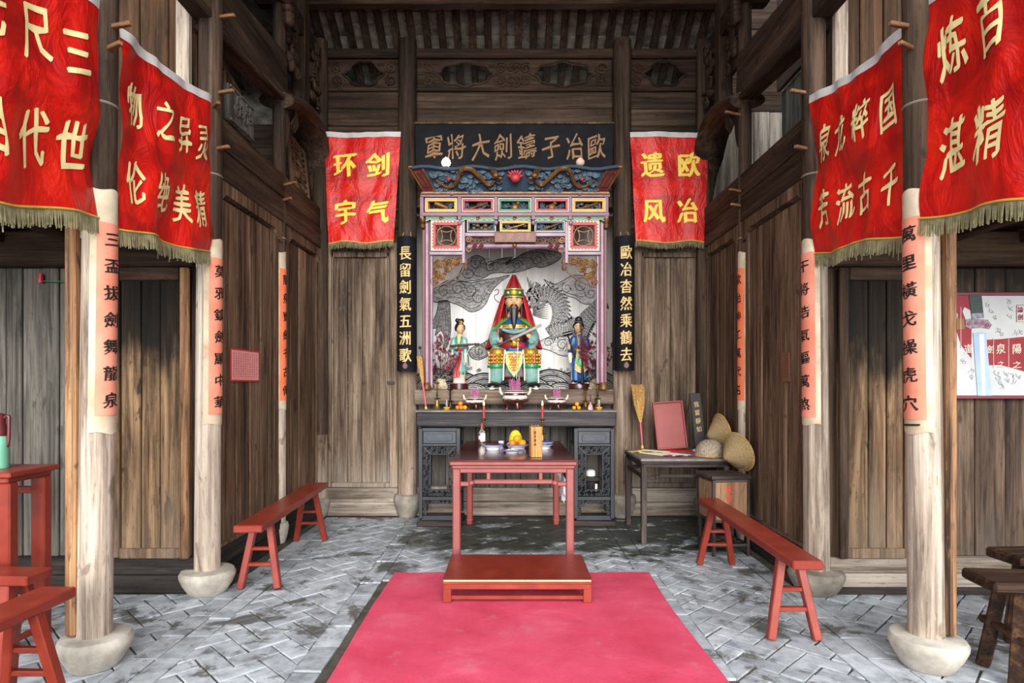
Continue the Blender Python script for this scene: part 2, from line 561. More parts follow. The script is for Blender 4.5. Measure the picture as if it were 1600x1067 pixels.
def inset(p, d):
    cx = sum(q[0] for q in p) / len(p); cy = sum(q[1] for q in p) / len(p)
    o = []
    for x, y in p:
        l = math.hypot(x - cx, y - cy); k = max(.3, (l - d * 1.3) / l)
        o.append((cx + (x - cx) * k, cy + (y - cy) * k))
    return o

bricks = []
def herring(x0, x1, y0, y1, Wb=.12, a=PI / 4):
    cx, cy = (x0 + x1) / 2, (y0 + y1) / 2
    rad = math.hypot(x1 - x0, y1 - y0) / 2
    n = int(rad / Wb) + 3
    ca, sa = math.cos(a), math.sin(a)
    for i in range(-n, n):
        for j in range(-n, n):
            t = (i - j) % 4
            if t == 0: r = (i, j, i + 2, j + 1)
            elif t == 3: r = (i, j, i + 1, j + 2)
            else: continue
            g = .005
            q = [(r[0] * Wb + g, r[1] * Wb + g), (r[2] * Wb - g, r[1] * Wb + g), (r[2] * Wb - g, r[3] * Wb - g), (r[0] * Wb + g, r[3] * Wb - g)]
            q = [(cx + u * ca - v * sa, cy + u * sa + v * ca) for u, v in q]
            q = clip(q, x0, x1, y0, y1)
            if len(q) > 2 and area(q) > .002: bricks.append(q)
def courses(x0, x1, y0, y1, L=.29, cols=1):
    w = (x1 - x0) / cols
    for c in range(cols):
        y = y0 - R.random() * L
        while y < y1:
            l = L * R.uniform(.85, 1.15)
            q = clip([(x0 + c * w + .004, y + .004), (x0 + (c + 1) * w - .004, y + .004), (x0 + (c + 1) * w - .004, y + l - .004), (x0 + c * w + .004, y + l - .004)], x0, x1, y0, y1)
            if len(q) > 2 and area(q) > .002: bricks.append(q)
            y += l
YF = 2.35
herring(-1.74, -1.11, YF, 6.62); herring(1.11, 1.74, YF, 6.62)
courses(-1.11, -.96, YF, 6.62); courses(.96, 1.11, YF, 6.62)
herring(-.96, .96, 4.5, 6.62)
courses(-2.02, -1.74, YF, 6.62, .3, 2); courses(1.74, 2.02, YF, 6.62, .3, 2)
herring(-4.6, -2.02, YF, 4.2, .13); herring(2.02, 4.6, YF, 4.2, .13)
def seen(q):
    x = sum(p[0] for p in q) / len(q); y = sum(p[1] for p in q) / len(q)
    px, py = CX + F * x / y, HY + F * EYE / y
    return -12 < px < 1612 and py < 1085
def size(q):
    y = sum(p[1] for p in q) / len(q)
    return area(q) / y ** 3
bricks = sorted([q for q in bricks if seen(q)], key=size, reverse=True)
rest = B()
for i, q in enumerate(bricks):
    q = [(x + R.uniform(-.004, .004), y + R.uniform(-.004, .004)) for x, y in q]
    top = R.uniform(-.004, .002); tx, ty = R.uniform(-.008, .008), R.uniform(-.008, .008)
    cx = sum(p[0] for p in q) / len(q); cy = sum(p[1] for p in q) / len(q)
    hz = lambda x, y: top + (x - cx) * tx + (y - cy) * ty
    low = [(x, y, -.035) for x, y in q]; mid = [(x, y, hz(x, y) - .0025) for x, y in q]
    up = [(x, y, hz(x, y)) for x, y in inset(q, .005)]
    b = rest if i >= 298 else B()
    b.loft([[V(p) for p in low], [V(p) for p in mid], [V(p) for p in up]])
    if i < 298: b.obj('brick', M_brick, floor)
rest.obj('far_bricks', M_brick, floor, kind='stuff')

# ------------------------------------------------------------------ plank walls
def vplanks(parent, p0, p1, z0, z1, w, t, mat, name='plank', jit=.006):
    p0, p1 = V((*p0, 0)), V((*p1, 0)); d = p1 - p0; L = d.length; n = max(1, round(L / w)); d.normalize()
    cuts = [0] + [(i + R.uniform(-.12, .12)) / n * L for i in range(1, n)] + [L]
    m = rz(math.atan2(d.y, d.x)); nr = V((-d.y, d.x, 0))
    for a, b in zip(cuts, cuts[1:]):
        c = p0 + d * ((a + b) / 2) + nr * R.uniform(-jit, jit); c.z = (z0 + z1) / 2
        B().box(c, (b - a - .005, t, z1 - z0), .006, m).obj(name, mat, parent)
def hplanks(parent, p0, p1, z0, z1, h, t, mat, name='board', jit=.005):
    p0, p1 = V((*p0, 0)), V((*p1, 0)); d = p1 - p0; L = d.length; d.normalize()
    n = max(1, round((z1 - z0) / h)); m = rz(math.atan2(d.y, d.x)); nr = V((-d.y, d.x, 0))
    for i in range(n):
        a, b = z0 + (z1 - z0) * i / n, z0 + (z1 - z0) * (i + 1) / n
        c = (p0 + p1) / 2 + nr * R.uniform(-jit, jit); c.z = (a + b) / 2
        B().box(c, (L, t, b - a - .004), .006, m).obj(name, mat, parent)
def beam(name, a, b, w, h, mat, ch=.012):
    return B().bar(a, b, w, h, ch).obj(name, mat, kind='structure')

YB = 6.74                       # face of the back wall
XS = 2.13                       # line of the side columns
wb = setting('wall_back', 'weathered back wall of boards behind the altar')
# lower middle, behind the altar table
vplanks(wb, (-1.08, YB), (1.12, YB), .3, 1.24, .17, .04, W_grey)
hplanks(wb, (-1.08, YB - .015), (1.12, YB - .015), .0, .31, .16, .07, W_pale_x)
# boards over the plaque and over the side doors
for x0, x1, zl in ((-1.16, 1.22, 3.4), (-2.04, -1.24, 2.98), (1.3, 2.04, 2.98)):
    hplanks(wb, (x0, YB), (x1, YB), zl, 4.68, .19, .04, W_up_x)
    B().box(((x0 + x1) / 2, YB - .01, 4.70), (x1 - x0, .06, .035), .006).obj('rail', W_dark_x, wb)
    B().box(((x0 + x1) / 2, YB - .02, 5.085), (x1 - x0, .12, .10), .015).obj('head_beam', W_dark_x, wb)
# carved ventilation boards with cloud-shaped openings
def lobed(cx, cz, w, h, kind):
    o = []
    for k in range(40):
        a = 2 * PI * k / 40
        c, s_ = math.cos(a), math.sin(a)
        r = 1 + .10 * math.cos(6 * a) if kind == 0 else 1 + .07 * math.cos(8 * a)
        x = math.copysign(abs(c) ** 1.1, c) * r; z = math.copysign(abs(s_) ** 1.2, s_) * r
        if kind == 0 and s_ > .9: z *= 1.14
        o.append((cx + x * w / 2, YB - .02, cz + z * h / 2))
    return o
def rect(x0, x1, z0, z1, y): return [(x0, y, z0), (x1, y, z0), (x1, y, z1), (x0, y, z1)]
for x0, x1, ops in ((-2.04, -1.24, [(-1.64, .42, 0)]), (-1.05, 1.1, [(-.52, .62, 1), (.57, .66, 1)]), (1.3, 2.04, [(1.69, .44, 0)])):
    holes = [lobed(c, 4.875, w, .27 if k == 0 else .275, k) for c, w, k in ops]
    pn = B().prism(rect(x0, x1, 4.715, 5.04, YB - .02), (0, .035, 0), holes).obj('carved_board', W_dark_x, wb)
    sc = B()
    for h in holes: sc.tube([V(p) + V((0, -.008, 0)) for p in h + h[:1]], .012, 6)
    for c, w, k in ops:
        for sx in (-1, 1):
            for dz in (-.07, .07):
                for dd in (.09, .2):
                    if x0 + .05 < c + sx * (w / 2 + dd) < x1 - .05:
                        sc.tube(spiral((c + sx * (w / 2 + dd), YB - .028, 4.87 + dz), .065, .012, 1.6, 22, R.random() * 6), .010, 5)
    sc.obj('scroll_carving', W_dark_x, pn, smooth=True)
# stiles, sills and door panels of the two side bays
def side_bay(n, xa, xb, pa, pb, label, latch):
    d = setting('door_%d' % n, label)
    yf = YB
    hplanks(d, (xa, yf - .03), (xb, yf - .03), .0, .31, .16, .1, W_pale_x, 'sill_board')
    for s0, s1 in ((xa, pa), (pb, xb)):
        m_ = (s0 + s1) / 2
        B().box((m_, yf - .01, 1.66), (s1 - s0 - .006, .06, 2.7), .008).obj('stile', W_back, d)
    B().box(((pa + pb) / 2, yf - .005, .335), (pb - pa, .05, .05), .006).obj('bottom_rail', W_back, d)
    vplanks(d, (pa, yf + .02), (pb, yf + .02), .3, 2.98, .155, .03, W_back)
    for q in (pa + .012, pb - .012):
        B().box((q, yf - .015, 1.64), (.022, .03, 2.55), .005).obj('moulding', W_back, d)
    B().box(((pa + pb) / 2, yf - .015, 2.88), (pb - pa, .03, .06), .006).obj('top_rail', W_back, d)
    if latch: B().box((X(611, YB - .05), yf - .05, Z(598, YB - .05)), (.075, .02, .03), .005).obj('latch', M_iron, d)
side_bay(1, -2.04, -1.24, X(519, YB), X(609, YB), 'tall weathered plank door panel in the back wall left of the altar', True)
side_bay(2, 1.3, 2.04, X(1002, YB), X(1094, YB), 'tall weathered plank door panel in the back wall right of the altar', False)

# the niche: sill beam, platform, cheeks, ceiling


# side walls of the inner bay
for side, s in (('left', -1), ('right', 1)):
    w = setting('wall_' + side, 'dark board wall along the %s side of the hall' % side)
    for y0, y1 in ((4.24, 5.56), (5.56, 6.7)):
        hplanks(w, (s * XS, y0), (s * XS, y1), .0, .27, .135, .07, W_sill_y, 'sill_board')
        vplanks(w, (s * XS, y0), (s * XS, y1), .27, 2.80, .24, .04, W_side, jit=.003)
        B().box((s * XS, (y0 + y1) / 2, .285), (.08, y1 - y0, .03), .006).obj('bottom_rail', W_side, w)
        for q in (y0 + .13, y1 - .13): B().box((s * XS, q, 1.55), (.055, .07, 2.5), .008).obj('stile', W_side, w)
        hplanks(w, (s * XS, y0), (s * XS, y1), 2.92, 3.36, .22, .11, W_dark_y, 'rail_board')
        # the moulded strip with stepped ends under the rail
        st = []
        for yy, zz in ((y0, 2.93), (y1, 2.93), (y1, 2.72), (y1 - .10, 2.75), (y1 - .2, 2.83), (y0 + .2, 2.83), (y0 + .10, 2.75), (y0, 2.72)): st.append((s * XS - .045, yy, zz))
        B().prism(st, (.09, 0, 0)).obj('bracket_strip', W_side, w)

trims = 5
B().box((.02, YB - .10, 1.31), (2.15, .22, .16), .012).obj('trim_5', W_niche, kind='structure')
B().box((.02, 7.115, 1.345), (2.5, .62, .09), .004).obj('trim_1', W_niche, kind='structure')
for k_, sx in enumerate((-1.22, 1.32)): B().box((sx, 7.13, 2.4), (.04, .7, 2.3), .004).obj('trim_%d' % (k_ + 2), W_dark_z, kind='structure')
B().box((.02, 7.13, 3.53), (2.6, .7, .04), .004).obj('trim_4', W_dark_x, kind='structure')
def trim(a, b, w, h, mat, ch=.012):
    global trims
    trims += 1
    return beam('trim_%d' % trims, a, b, w, h, mat, ch)
for s in (-1, 1):
    trim((s * XS, 4.2, 4.14), (s * XS, 5.6, 4.28), .13, .40, W_dark_y)          # upper tie beams
    trim((s * XS, 4.2, 3.92), (s * XS, 5.6, 4.06), .16, .05, W_dark_y)
    trim((s * XS, .9, 4.14), (s * XS, 4.2, 4.14), .14, .36, W_dark_y)
    trim((s * XS, 3.1, 5.0), (s * XS, 6.6, 5.0), .12, .18, W_dark_y)
    # curved moon beam to the back corner
    pts = smoothpath([(s * XS, 5.5, 4.02), (s * XS, 5.75, 4.10), (s * XS, 6.05, 4.17), (s * XS, 6.35, 4.13), (s * XS, 6.55, 3.98), (s * XS, 6.66, 3.75), (s * XS, 6.70, 3.4)], 5)
    n_ = len(pts)
    trims += 1
    B().tube(pts, [(.075 if i < n_ * .7 else .06, (.17 - .02 * abs(i / n_ - .4)) if i < n_ * .7 else .17 - .13 * (i / n_ - .7) / .3) for i in range(n_)], 14).obj('trim_%d' % trims, W_dark_y, kind='structure', smooth=True)
    trims += 1
    c = B()
    for k in range(5): c.tube([(s * XS - s * .07, 5.67 + .02 * k, 4.16 - .045 * k), (s * XS - s * .10, 5.72 + .012 * k, 3.98 - .02 * k), (s * XS - s * .07, 5.66 + .02 * k, 3.86 - .01 * k)], .012, 6)
    c.tube(smoothpath([(s * XS, 5.64, 4.0), (s * XS, 5.68, 3.8), (s * XS, 5.64, 3.62)], 4), [.05, .06, .06, .055, .05, .045, .04, .03, .02], 8)
    c.obj('trim_%d' % trims, W_dark_z, kind='structure', smooth=True)
    # short posts and carved brackets under the roof
    trim((s * XS, 6.12, 4.2), (s * XS, 6.12, 5.6), .14, .14, W_dark_z)
    for yy in (5.8, 6.42):
        trims += 1
        cb = B()
        for k in range(16):
            cb.ball((s * (XS - .02) + R.uniform(-.03, .03), yy + R.uniform(-.13, .13), 4.72 + R.uniform(-.28, .28)), (.04, R.uniform(.04, .075), R.uniform(.03, .07)), 8, 6)
        for k in range(5): cb.tube(spiral((s * XS - s * .06, yy + R.uniform(-.08, .08), 4.45 + k * .14), .07, .015, 1.5, 14, R.random() * 6, (0, 1, 0)), .014, 5)
        cb.box((s * XS, yy, 4.75), (.04, .2, .62), .004)
        cb.obj('trim_%d' % trims, W_dark_z, kind='structure', smooth=True)
    # carved corbel high on the second column
    trims += 1
    cb = B()
    for k in range(10): cb.ball((s * (XS - .12) , 5.44 + R.uniform(-.05, .05), 4.72 + k * .05), (.05, .06, .045), 8, 6)
    cb.obj('trim_%d' % trims, W_dark_z, kind='structure', smooth=True)

# walls facing the courtyard beside the inner bay
def front_wall(side, s):
    w = setting('wall_front_' + side, 'plank wall facing the courtyard in the %s aisle' % side)
    y = 4.26
    lo, hi = (.25, 2.26)
    a, b = sorted((s * 3.03, s * 4.7))
    vplanks(w, (a, y), (b, y), lo, hi, .125 if s < 0 else .2, .035, W_grey if s < 0 else W_plank_r)
    a, b = sorted((s * 2.2, s * 4.7))
    hplanks(w, (a, y - .01), (b, y - .01), 0.03 if s > 0 else 0, lo, .12, .09, W_pale_x if s > 0 else W_sill_x, 'sill_board')
    if s > 0: B().box(((a + b) / 2, y - .03, .02), (b - a, .1, .05), .006).obj('foot_rail', W_sill_x, w)
    B().box(((a + b) / 2, y - .03, 2.38), (b - a, .14, .24), .012).obj('lintel', W_dark_x, w)
    vplanks(w, (a, y), (b, y), 2.5, 6.3, .2, .035, W_upz)
    B().box((s * 2.24, y + .01, 1.3), (.2, .06, 2.2), .01).obj('post', W_dark_z, w)
    B().box((s * 2.9, y - .02, 1.3), (.24, .1, 2.1), .01).obj('post', W_dark_z, w)
    B().box((s * 2.235, y - .12, 3.6), (.09, .05, 2.3), .008).obj('pale_post', W_col, w)
    # low loft floor over the aisle
    a, b = sorted((s * 2.28, s * 4.75))
    vv = B()
    for k in range(8): B().box(((a + b) / 2, 2.72 + k * .205, 2.53), (b - a, .2, .03), .004).obj('loft_board', W_dark_x, w)
    for k in range(5): B().box((a + .2 + k * (b - a - .4) / 4, 3.45, 2.47), (.09, 1.62, .1), .01).obj('loft_joist', W_dark_y, w)
    return w
front_wall('left', -1); front_wall('right', 1)
def aisle_door(n, s, xa, xb, label):
    d = setting('door_%d' % n, label)
    y = 4.215
    a, b = sorted((s * xa, s * xb))
    vplanks(d, (a + .07, y + .012), (b - .07, y + .012), .3, 2.2, .13, .03, W_door)
    for q in (a + .035, b - .035): B().box((q, y, 1.25), (.07, .05, 2.0), .006).obj('stile', W_door, d)
    B().box(((a + b) / 2, y, .28), (b - a - .14, .05, .07), .006).obj('bottom_rail', W_door, d)
    B().box(((a + b) / 2, y, 2.21), (b - a - .14, .05, .09), .006).obj('top_rail', W_dark_x, d)
    B().box((a + .02 if s > 0 else b - .02, y - .035, 1.25), (.06, .03, 2.0), .006).obj('cover_strip', W_orange if s < 0 else W_dark_z, d)
aisle_door(3, -1, 2.23, 2.78, 'stained plank door in the left aisle wall between two columns')
aisle_door(4, 1, 2.26, 2.78, 'soot-stained plank door in the right aisle wall between two columns')

# outer walls of the side rooms seen through the gaps over the rails, and of the aisles
for side, s in (('outer_left', -1), ('outer_right', 1)):
    w = setting('wall_' + side, 'board wall of the side room seen over the rail')
    vplanks(w, (s * 3.25, 4.4), (s * 3.25, 7.3), 2.2, 4.95 if s > 0 else 5.4, .24, .04, W_grey if s > 0 else W_dark_z)
    hplanks(w, (s * 3.2, 4.4), (s * 3.2, 7.3), 4.95, 6.3, .2, .05, W_dark_y)
    B().box((s * 4.75, 3.1, 2.6), (.08, 2.6, 5.2), 0).obj('aisle_end', W_dark_y, w)

w = setting('wall_outer_back', 'dark outer wall behind the side rooms')
hplanks(w, (-4.8, 7.62), (-1.3, 7.62), 0, 4.7, .3, .04, W_dark_x)
hplanks(w, (-1.3, 7.62), (1.4, 7.62), 0, 1.3, .3, .04, W_dark_x)
hplanks(w, (1.4, 7.62), (4.8, 7.62), 4.85, 6.3, .22, .04, W_dark_x)
vplanks(w, (1.4, 7.62), (4.8, 7.62), 0, 4.85, .2, .04, W_pale_z)
# ------------------------------------------------------------------ roof
def roof_z(y): return 5.15 + (6.72 - y) * .62 if y > 4.0 else 6.84 - (4.0 - y) * .6
ceil = setting('ceiling', 'underside of the tiled roof on dark rafters')
for i in range(30):
    x = -2.42 + i * .166
    B().bar((x, 7.7, roof_z(7.7) + .04), (x, 4.0, roof_z(4.0) + .04), .075, .07, .008).obj('rafter', W_dark_y, ceil)
tl = B().box((0, 0, 0), (.125, .145, .016), .004).mesh('tile', M_tile)
far = B()
sl = math.atan(.62)
for i in range(29):
    for k in range(20):
        y = 7.6 - k * .11
        c = (-2.42 + (i + .5) * .166 + R.uniform(-.006, .006), y, roof_z(y) + .075 + R.uniform(-.006, .006) + .008 * (k % 2))
        if 6.1 < y < 6.75 or (y >= 6.75 and y < 6.98 and abs(abs(c[0]) - .55) < .35):
            o = link('tile', tl, ceil); o.location = c; o.rotation_euler = (-sl + .06, 0, R.uniform(-.05, .05))
        else: far.box(c, (.125, .145, .016), 0, Matrix.Rotation(-sl + .06, 3, 'X'))
far.obj('far_tiles', M_tile, ceil, kind='stuff')
# tile bed above, both slopes, over the hall and the aisles
rb = B()
for y0, y1 in ((7.75, 4.0), (4.0, 2.0)):
    rb.prism([(-4.9, y0, roof_z(y0) + .13), (2.35 if y0 > 5 else 4.9, y0, roof_z(y0) + .13), (2.35 if y0 > 5 else 4.9, y1, roof_z(y1) + .13), (-4.9, y1, roof_z(y1) + .13)], (0, 0, .06))
rb.obj('tile_bed', M_tile, ceil)
B().prism([(3.9, 7.75, 5.0), (4.9, 7.75, 5.0), (4.9, 4.0, 6.5), (3.9, 4.0, 6.5)], (0, 0, .06)).obj('aisle_tile_bed', M_tile, ceil)
trim((-2.6, 6.16, 5.36), (2.6, 6.16, 5.36), .17, .17, W_dark_x, .05)
trim((-4.8, 2.2, 5.5), (4.8, 2.2, 5.5), .18, .18, W_dark_x, .05)
trim((-4.8, 4.0, 6.7), (4.8, 4.0, 6.7), .18, .18, W_dark_x, .05)

# ------------------------------------------------------------------ columns
def column(label, x, y, r0, r1, h, lean=0.0, base=.185, base_h=.17, base_mat=None, text=None, zp=None, group=None, paper=None, pegs=(), bands=(), split=None, low=None, post=False):
    """round timber column on a stone; text: the couplet on its paper, zp: paper white/pink extents; lean: shift of the top"""
    s = -1 if x < 0 else 1
    t = thing('column', label, 'column', (x, y, 0), group=group)
    ax = lambda z: V((lean * z, 0, z))
    rr = lambda z: r0 + (r1 - r0) * min(1, z / 3.5)
    b = B()
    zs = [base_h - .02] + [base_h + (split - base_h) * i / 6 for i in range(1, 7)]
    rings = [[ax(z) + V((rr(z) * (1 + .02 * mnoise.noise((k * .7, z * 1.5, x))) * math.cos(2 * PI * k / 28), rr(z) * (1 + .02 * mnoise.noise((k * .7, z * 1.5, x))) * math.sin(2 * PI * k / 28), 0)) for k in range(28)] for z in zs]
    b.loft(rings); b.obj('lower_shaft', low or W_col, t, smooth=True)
    b = B()
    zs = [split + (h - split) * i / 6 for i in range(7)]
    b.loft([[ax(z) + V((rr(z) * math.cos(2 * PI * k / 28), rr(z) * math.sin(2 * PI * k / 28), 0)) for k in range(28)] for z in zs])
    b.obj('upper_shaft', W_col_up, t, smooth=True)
    k = base / .185; m = base_h / .17
    prof = [(.0, 0), (.115, 0), (.13, .015), (.165, .07), (.184, .115), (.186, .135), (.172, .158), (.14, .166), (.0, .168)]
    b = B().lathe([(p * k, z * m) for p, z in prof], n=32, wob=.07, seed=x + y)
    b.obj('stone_base', base_mat or M_stone, t, smooth=True)
    a_mid = (-PI / 2) - s * math.radians(80)         # faces inward and to the courtyard
    def wrap(a, z, e):
        q = ax(z); rad = rr(z) * 1.02 + e
        return q + V((rad * math.cos(a), rad * math.sin(a), 0))
    if zp:
        w0, w1, p0, p1 = zp
        ha = math.radians(76); hp = math.radians(54)
        b = B().grid(lambda u, v: wrap(a_mid + (u - .5) * 2 * ha, w0 + (w1 - w0) * v + .008 * math.sin(u * 9 + v * 3), .0025), 18, 6)
        wp = b.obj('backing_paper', M_wpaper, t, smooth=True)
        b = B().grid(lambda u, v: wrap(a_mid + (u - .5) * 2 * hp, p0 + (p1 - p0) * v, .005), 14, 6)
        pp = b.obj('couplet_paper', paper or M_ppaper, t, smooth=True)
        n = len(text); st = (p1 - p0) / (n + .15)
        items = [(c, 0, p1 - st * (i + .58), .108 * r0 / .1, st * .58) for i, c in enumerate(text)]
        if y < 3.5 and s > 0: items.append(('一', 0, p0 - .03, .11, .10))
        write(pp, M_ink, items, lambda u, v: wrap(a_mid + u / rr(v), v, .0075), .03, .12, .022)
    for (pz, ang, L) in pegs:
        d = V((math.cos(ang), math.sin(ang), 0))
        B().bar(ax(pz) + d * (rr(pz) - .02), ax(pz) + d * (rr(pz) + L), .026, .022, .004).obj('peg', W_peg, t)
    for bz in bands:
        B().lathe([(rr(bz) + .001, bz - .006), (rr(bz) + .006, bz), (rr(bz) + .001, bz + .006)], (lean * bz, 0, 0), 24).obj('wire_band', M_wire, t, smooth=True)
    if post:
        B().box((s * (r0 - .002), -.025, 2.6), (.055, .10, 4.85), .012).obj('side_post', W_orange, t)
    return t
inw = lambda s: 0 if s < 0 else PI
g3 = None
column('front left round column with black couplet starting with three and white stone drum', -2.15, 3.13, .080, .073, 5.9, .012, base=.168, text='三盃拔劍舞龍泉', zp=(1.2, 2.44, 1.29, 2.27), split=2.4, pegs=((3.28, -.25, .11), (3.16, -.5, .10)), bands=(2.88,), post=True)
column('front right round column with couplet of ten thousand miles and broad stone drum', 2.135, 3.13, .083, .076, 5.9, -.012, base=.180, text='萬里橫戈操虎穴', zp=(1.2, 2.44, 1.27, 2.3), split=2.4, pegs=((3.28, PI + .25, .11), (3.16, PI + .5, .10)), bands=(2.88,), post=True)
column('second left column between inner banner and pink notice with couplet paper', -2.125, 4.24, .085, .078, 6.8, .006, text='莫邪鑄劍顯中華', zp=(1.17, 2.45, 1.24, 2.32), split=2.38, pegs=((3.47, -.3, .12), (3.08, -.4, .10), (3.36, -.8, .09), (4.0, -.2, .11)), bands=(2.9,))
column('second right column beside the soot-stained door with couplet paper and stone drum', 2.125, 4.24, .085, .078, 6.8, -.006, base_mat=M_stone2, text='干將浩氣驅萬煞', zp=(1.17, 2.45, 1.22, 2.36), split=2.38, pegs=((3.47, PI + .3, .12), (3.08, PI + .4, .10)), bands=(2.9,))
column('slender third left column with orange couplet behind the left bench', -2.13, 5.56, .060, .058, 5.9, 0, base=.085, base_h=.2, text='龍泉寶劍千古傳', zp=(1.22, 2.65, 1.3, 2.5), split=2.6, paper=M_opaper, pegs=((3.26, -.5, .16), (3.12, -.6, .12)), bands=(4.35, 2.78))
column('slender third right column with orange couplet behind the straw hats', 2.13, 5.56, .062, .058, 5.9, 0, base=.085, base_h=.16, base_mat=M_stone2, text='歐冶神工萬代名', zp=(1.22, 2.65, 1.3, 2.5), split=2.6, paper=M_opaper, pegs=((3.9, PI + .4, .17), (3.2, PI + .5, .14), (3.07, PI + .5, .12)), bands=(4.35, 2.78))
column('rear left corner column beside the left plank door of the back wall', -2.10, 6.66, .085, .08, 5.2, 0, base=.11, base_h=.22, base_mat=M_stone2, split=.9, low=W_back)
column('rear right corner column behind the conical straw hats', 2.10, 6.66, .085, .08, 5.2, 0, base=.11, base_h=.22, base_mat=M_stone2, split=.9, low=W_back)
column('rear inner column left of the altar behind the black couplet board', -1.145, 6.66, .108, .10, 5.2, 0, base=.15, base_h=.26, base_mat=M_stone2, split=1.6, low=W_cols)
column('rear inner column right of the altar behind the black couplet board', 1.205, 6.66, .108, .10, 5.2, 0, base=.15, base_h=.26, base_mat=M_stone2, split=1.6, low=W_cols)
# ------------------------------------------------------------------ more materials
def satin():
    s = NT('red_satin')
    p = s.tc.outputs['Object']
    a = s.noise(s.vmath('MULTIPLY', p, (1, 1, .55)), 6, 4, .6, 1.2)
    b = s.noise(p, 26, 4, .6, 1.5)
    backshade = s.noise(s.vmath('MULTIPLY', p, (.4, .7, 3.0)), 1.6, 2, .4, .3)
    col = s.ramp(a, [(.36, '#b0100c'), (.5, '#c8170e'), (.64, '#d62310')])
    col = s.mix(s.math('MULTIPLY', s.smooth(backshade, .50, .56), .45), col, '#8e0a0c')  # slow darker bands: shadows of light behind the cloth, painted into the red
    s.bump(s.math('ADD', s.math('MULTIPLY', a, 1.0), s.math('MULTIPLY', b, .06)), .5, .05)
    s.bsdf.inputs['Specular IOR Level'].default_value = .35
    return s.done(col, .42)
M_satin = satin()
M_band = pm('white_cotton_band', '#cfcdca', .9, color2='#b9b6b2', nscale=9)
M_cream = pm('cream_lettering', '#f2e2a0', .6)
M_yellow = pm('yellow_lettering', '#f0d24a', .6)
M_fringe = pm('khaki_fringe', '#857c5a', .9, color2='#665e42', nscale=30)
M_cord = pm('gold_cord', '#c3a546', .6)
M_black = pm('black_lacquer', '#0e0f12', .7, color2='#17181b', nscale=5, spec=.12)
M_goldl = pm('dull_gold_lettering', '#80592b', .6)
M_goldb = pm('pale_gold_lettering', '#c6a566', .5)
M_red = NT('red_furniture_paint')
def redpaint():
    s = M_red
    p = s.vmath('ADD', s.tc.outputs['Object'], s.rnd_vec())
    a = s.noise(p, 7, 5, .6); b = s.noise(s.vmath('MULTIPLY', p, (40, 3, 40)), 1, 3)
    col = s.ramp(a, [(.3, '#752519'), (.6, '#893121'), (.75, '#953b2b')])
    c = s.noise(p, 22, 6, .75)
    col = s.mix(s.smooth(c, .70, .76), col, '#caa08a')
    s.bump(b, .12, .004)
    return s.done(col, .36)
M_red = redpaint()
M_redtop = pm('worn_table_top', '#5b241f', .16, color2='#451c1a', nscale=5)
M_pinkred = pm('pale_red_table_paint', '#8b4742', .45, color2='#7e3d38', nscale=6)
M_rug = NT('red_carpet')
def rugm():
    s = M_rug
    p = s.geo.outputs['Position']
    a = s.noise(p, 2.2, 6, .65, .3); f = s.noise(p, 160, 2, .5)
    col = s.ramp(a, [(.3, '#c4324f'), (.55, '#d24562'), (.75, '#d8657b')])
    d = s.noise(p, 6, 6, .7)
    col = s.mix(s.math('MULTIPLY', s.smooth(d, .58, .72), .45), col, '#b08088')
    s.bump(s.math('ADD', f, s.math('MULTIPLY', a, 2.0)), .35, .01)
    return s.done(col, .95)
M_rug = rugm()
M_altar = pm('black_altar_lacquer', '#14171c', .5, color2='#20242b', nscale=5, bump=.1)
M_altpan = pm('grey_drawer_panel', '#272c34', .5, color2='#353b44', nscale=9, bump=.15)
W_altop = wood('timber_altar_top', '#1e1b1b', '#343135', '#5a524a', 'x', .7, rough=.6, var=.1)
W_tabz = wood('timber_small_table_leg', '#1e1715', '#3a2f2d', '#5d524b', 'z', 1, rough=.6, var=.1)
W_tab = wood('timber_small_table', '#1e1715', '#3a2f2d', '#5d524b', 'x', 1, rough=.6, var=.1)
W_box = wood('timber_cabinet_panel', '#6b4d38', '#98755a', '#b59474', 'z', .8, rough=.6, var=.12)
M_mauve = pm('mauve_paint', '#633944', .45, color2='#774c58', nscale=7)
M_lilac = pm('lilac_paint', '#8f7586', .4, color2='#7b5c6b', nscale=8)
M_maroon = pm('maroon_paint', '#5c1f22', .45)
M_crim = pm('crimson_paint', '#a02832', .5)
M_white = pm('white_paint', '#c4bdab', .5)
M_ochre = pm('ochre_yellow_paint', '#c6951f', .5)
M_green = pm('green_paint', '#2f6e4a', .5)
M_bluep = pm('blue_grey_paint', '#2c4152', .5)
M_rel = pm('carved_blue_grey', '#4f6676', .55, color2='#1f2a36', nscale=30)
M_gilt = pm('aged_gilt', '#80592c', .45, color2='#55391a', nscale=20, metal=.35)
M_scroll = pm('carved_brown_scroll', '#4a342a', .6, color2='#6b4c38', nscale=20)
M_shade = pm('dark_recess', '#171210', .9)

def SP(px, py, Y): return P(px, py, Y)

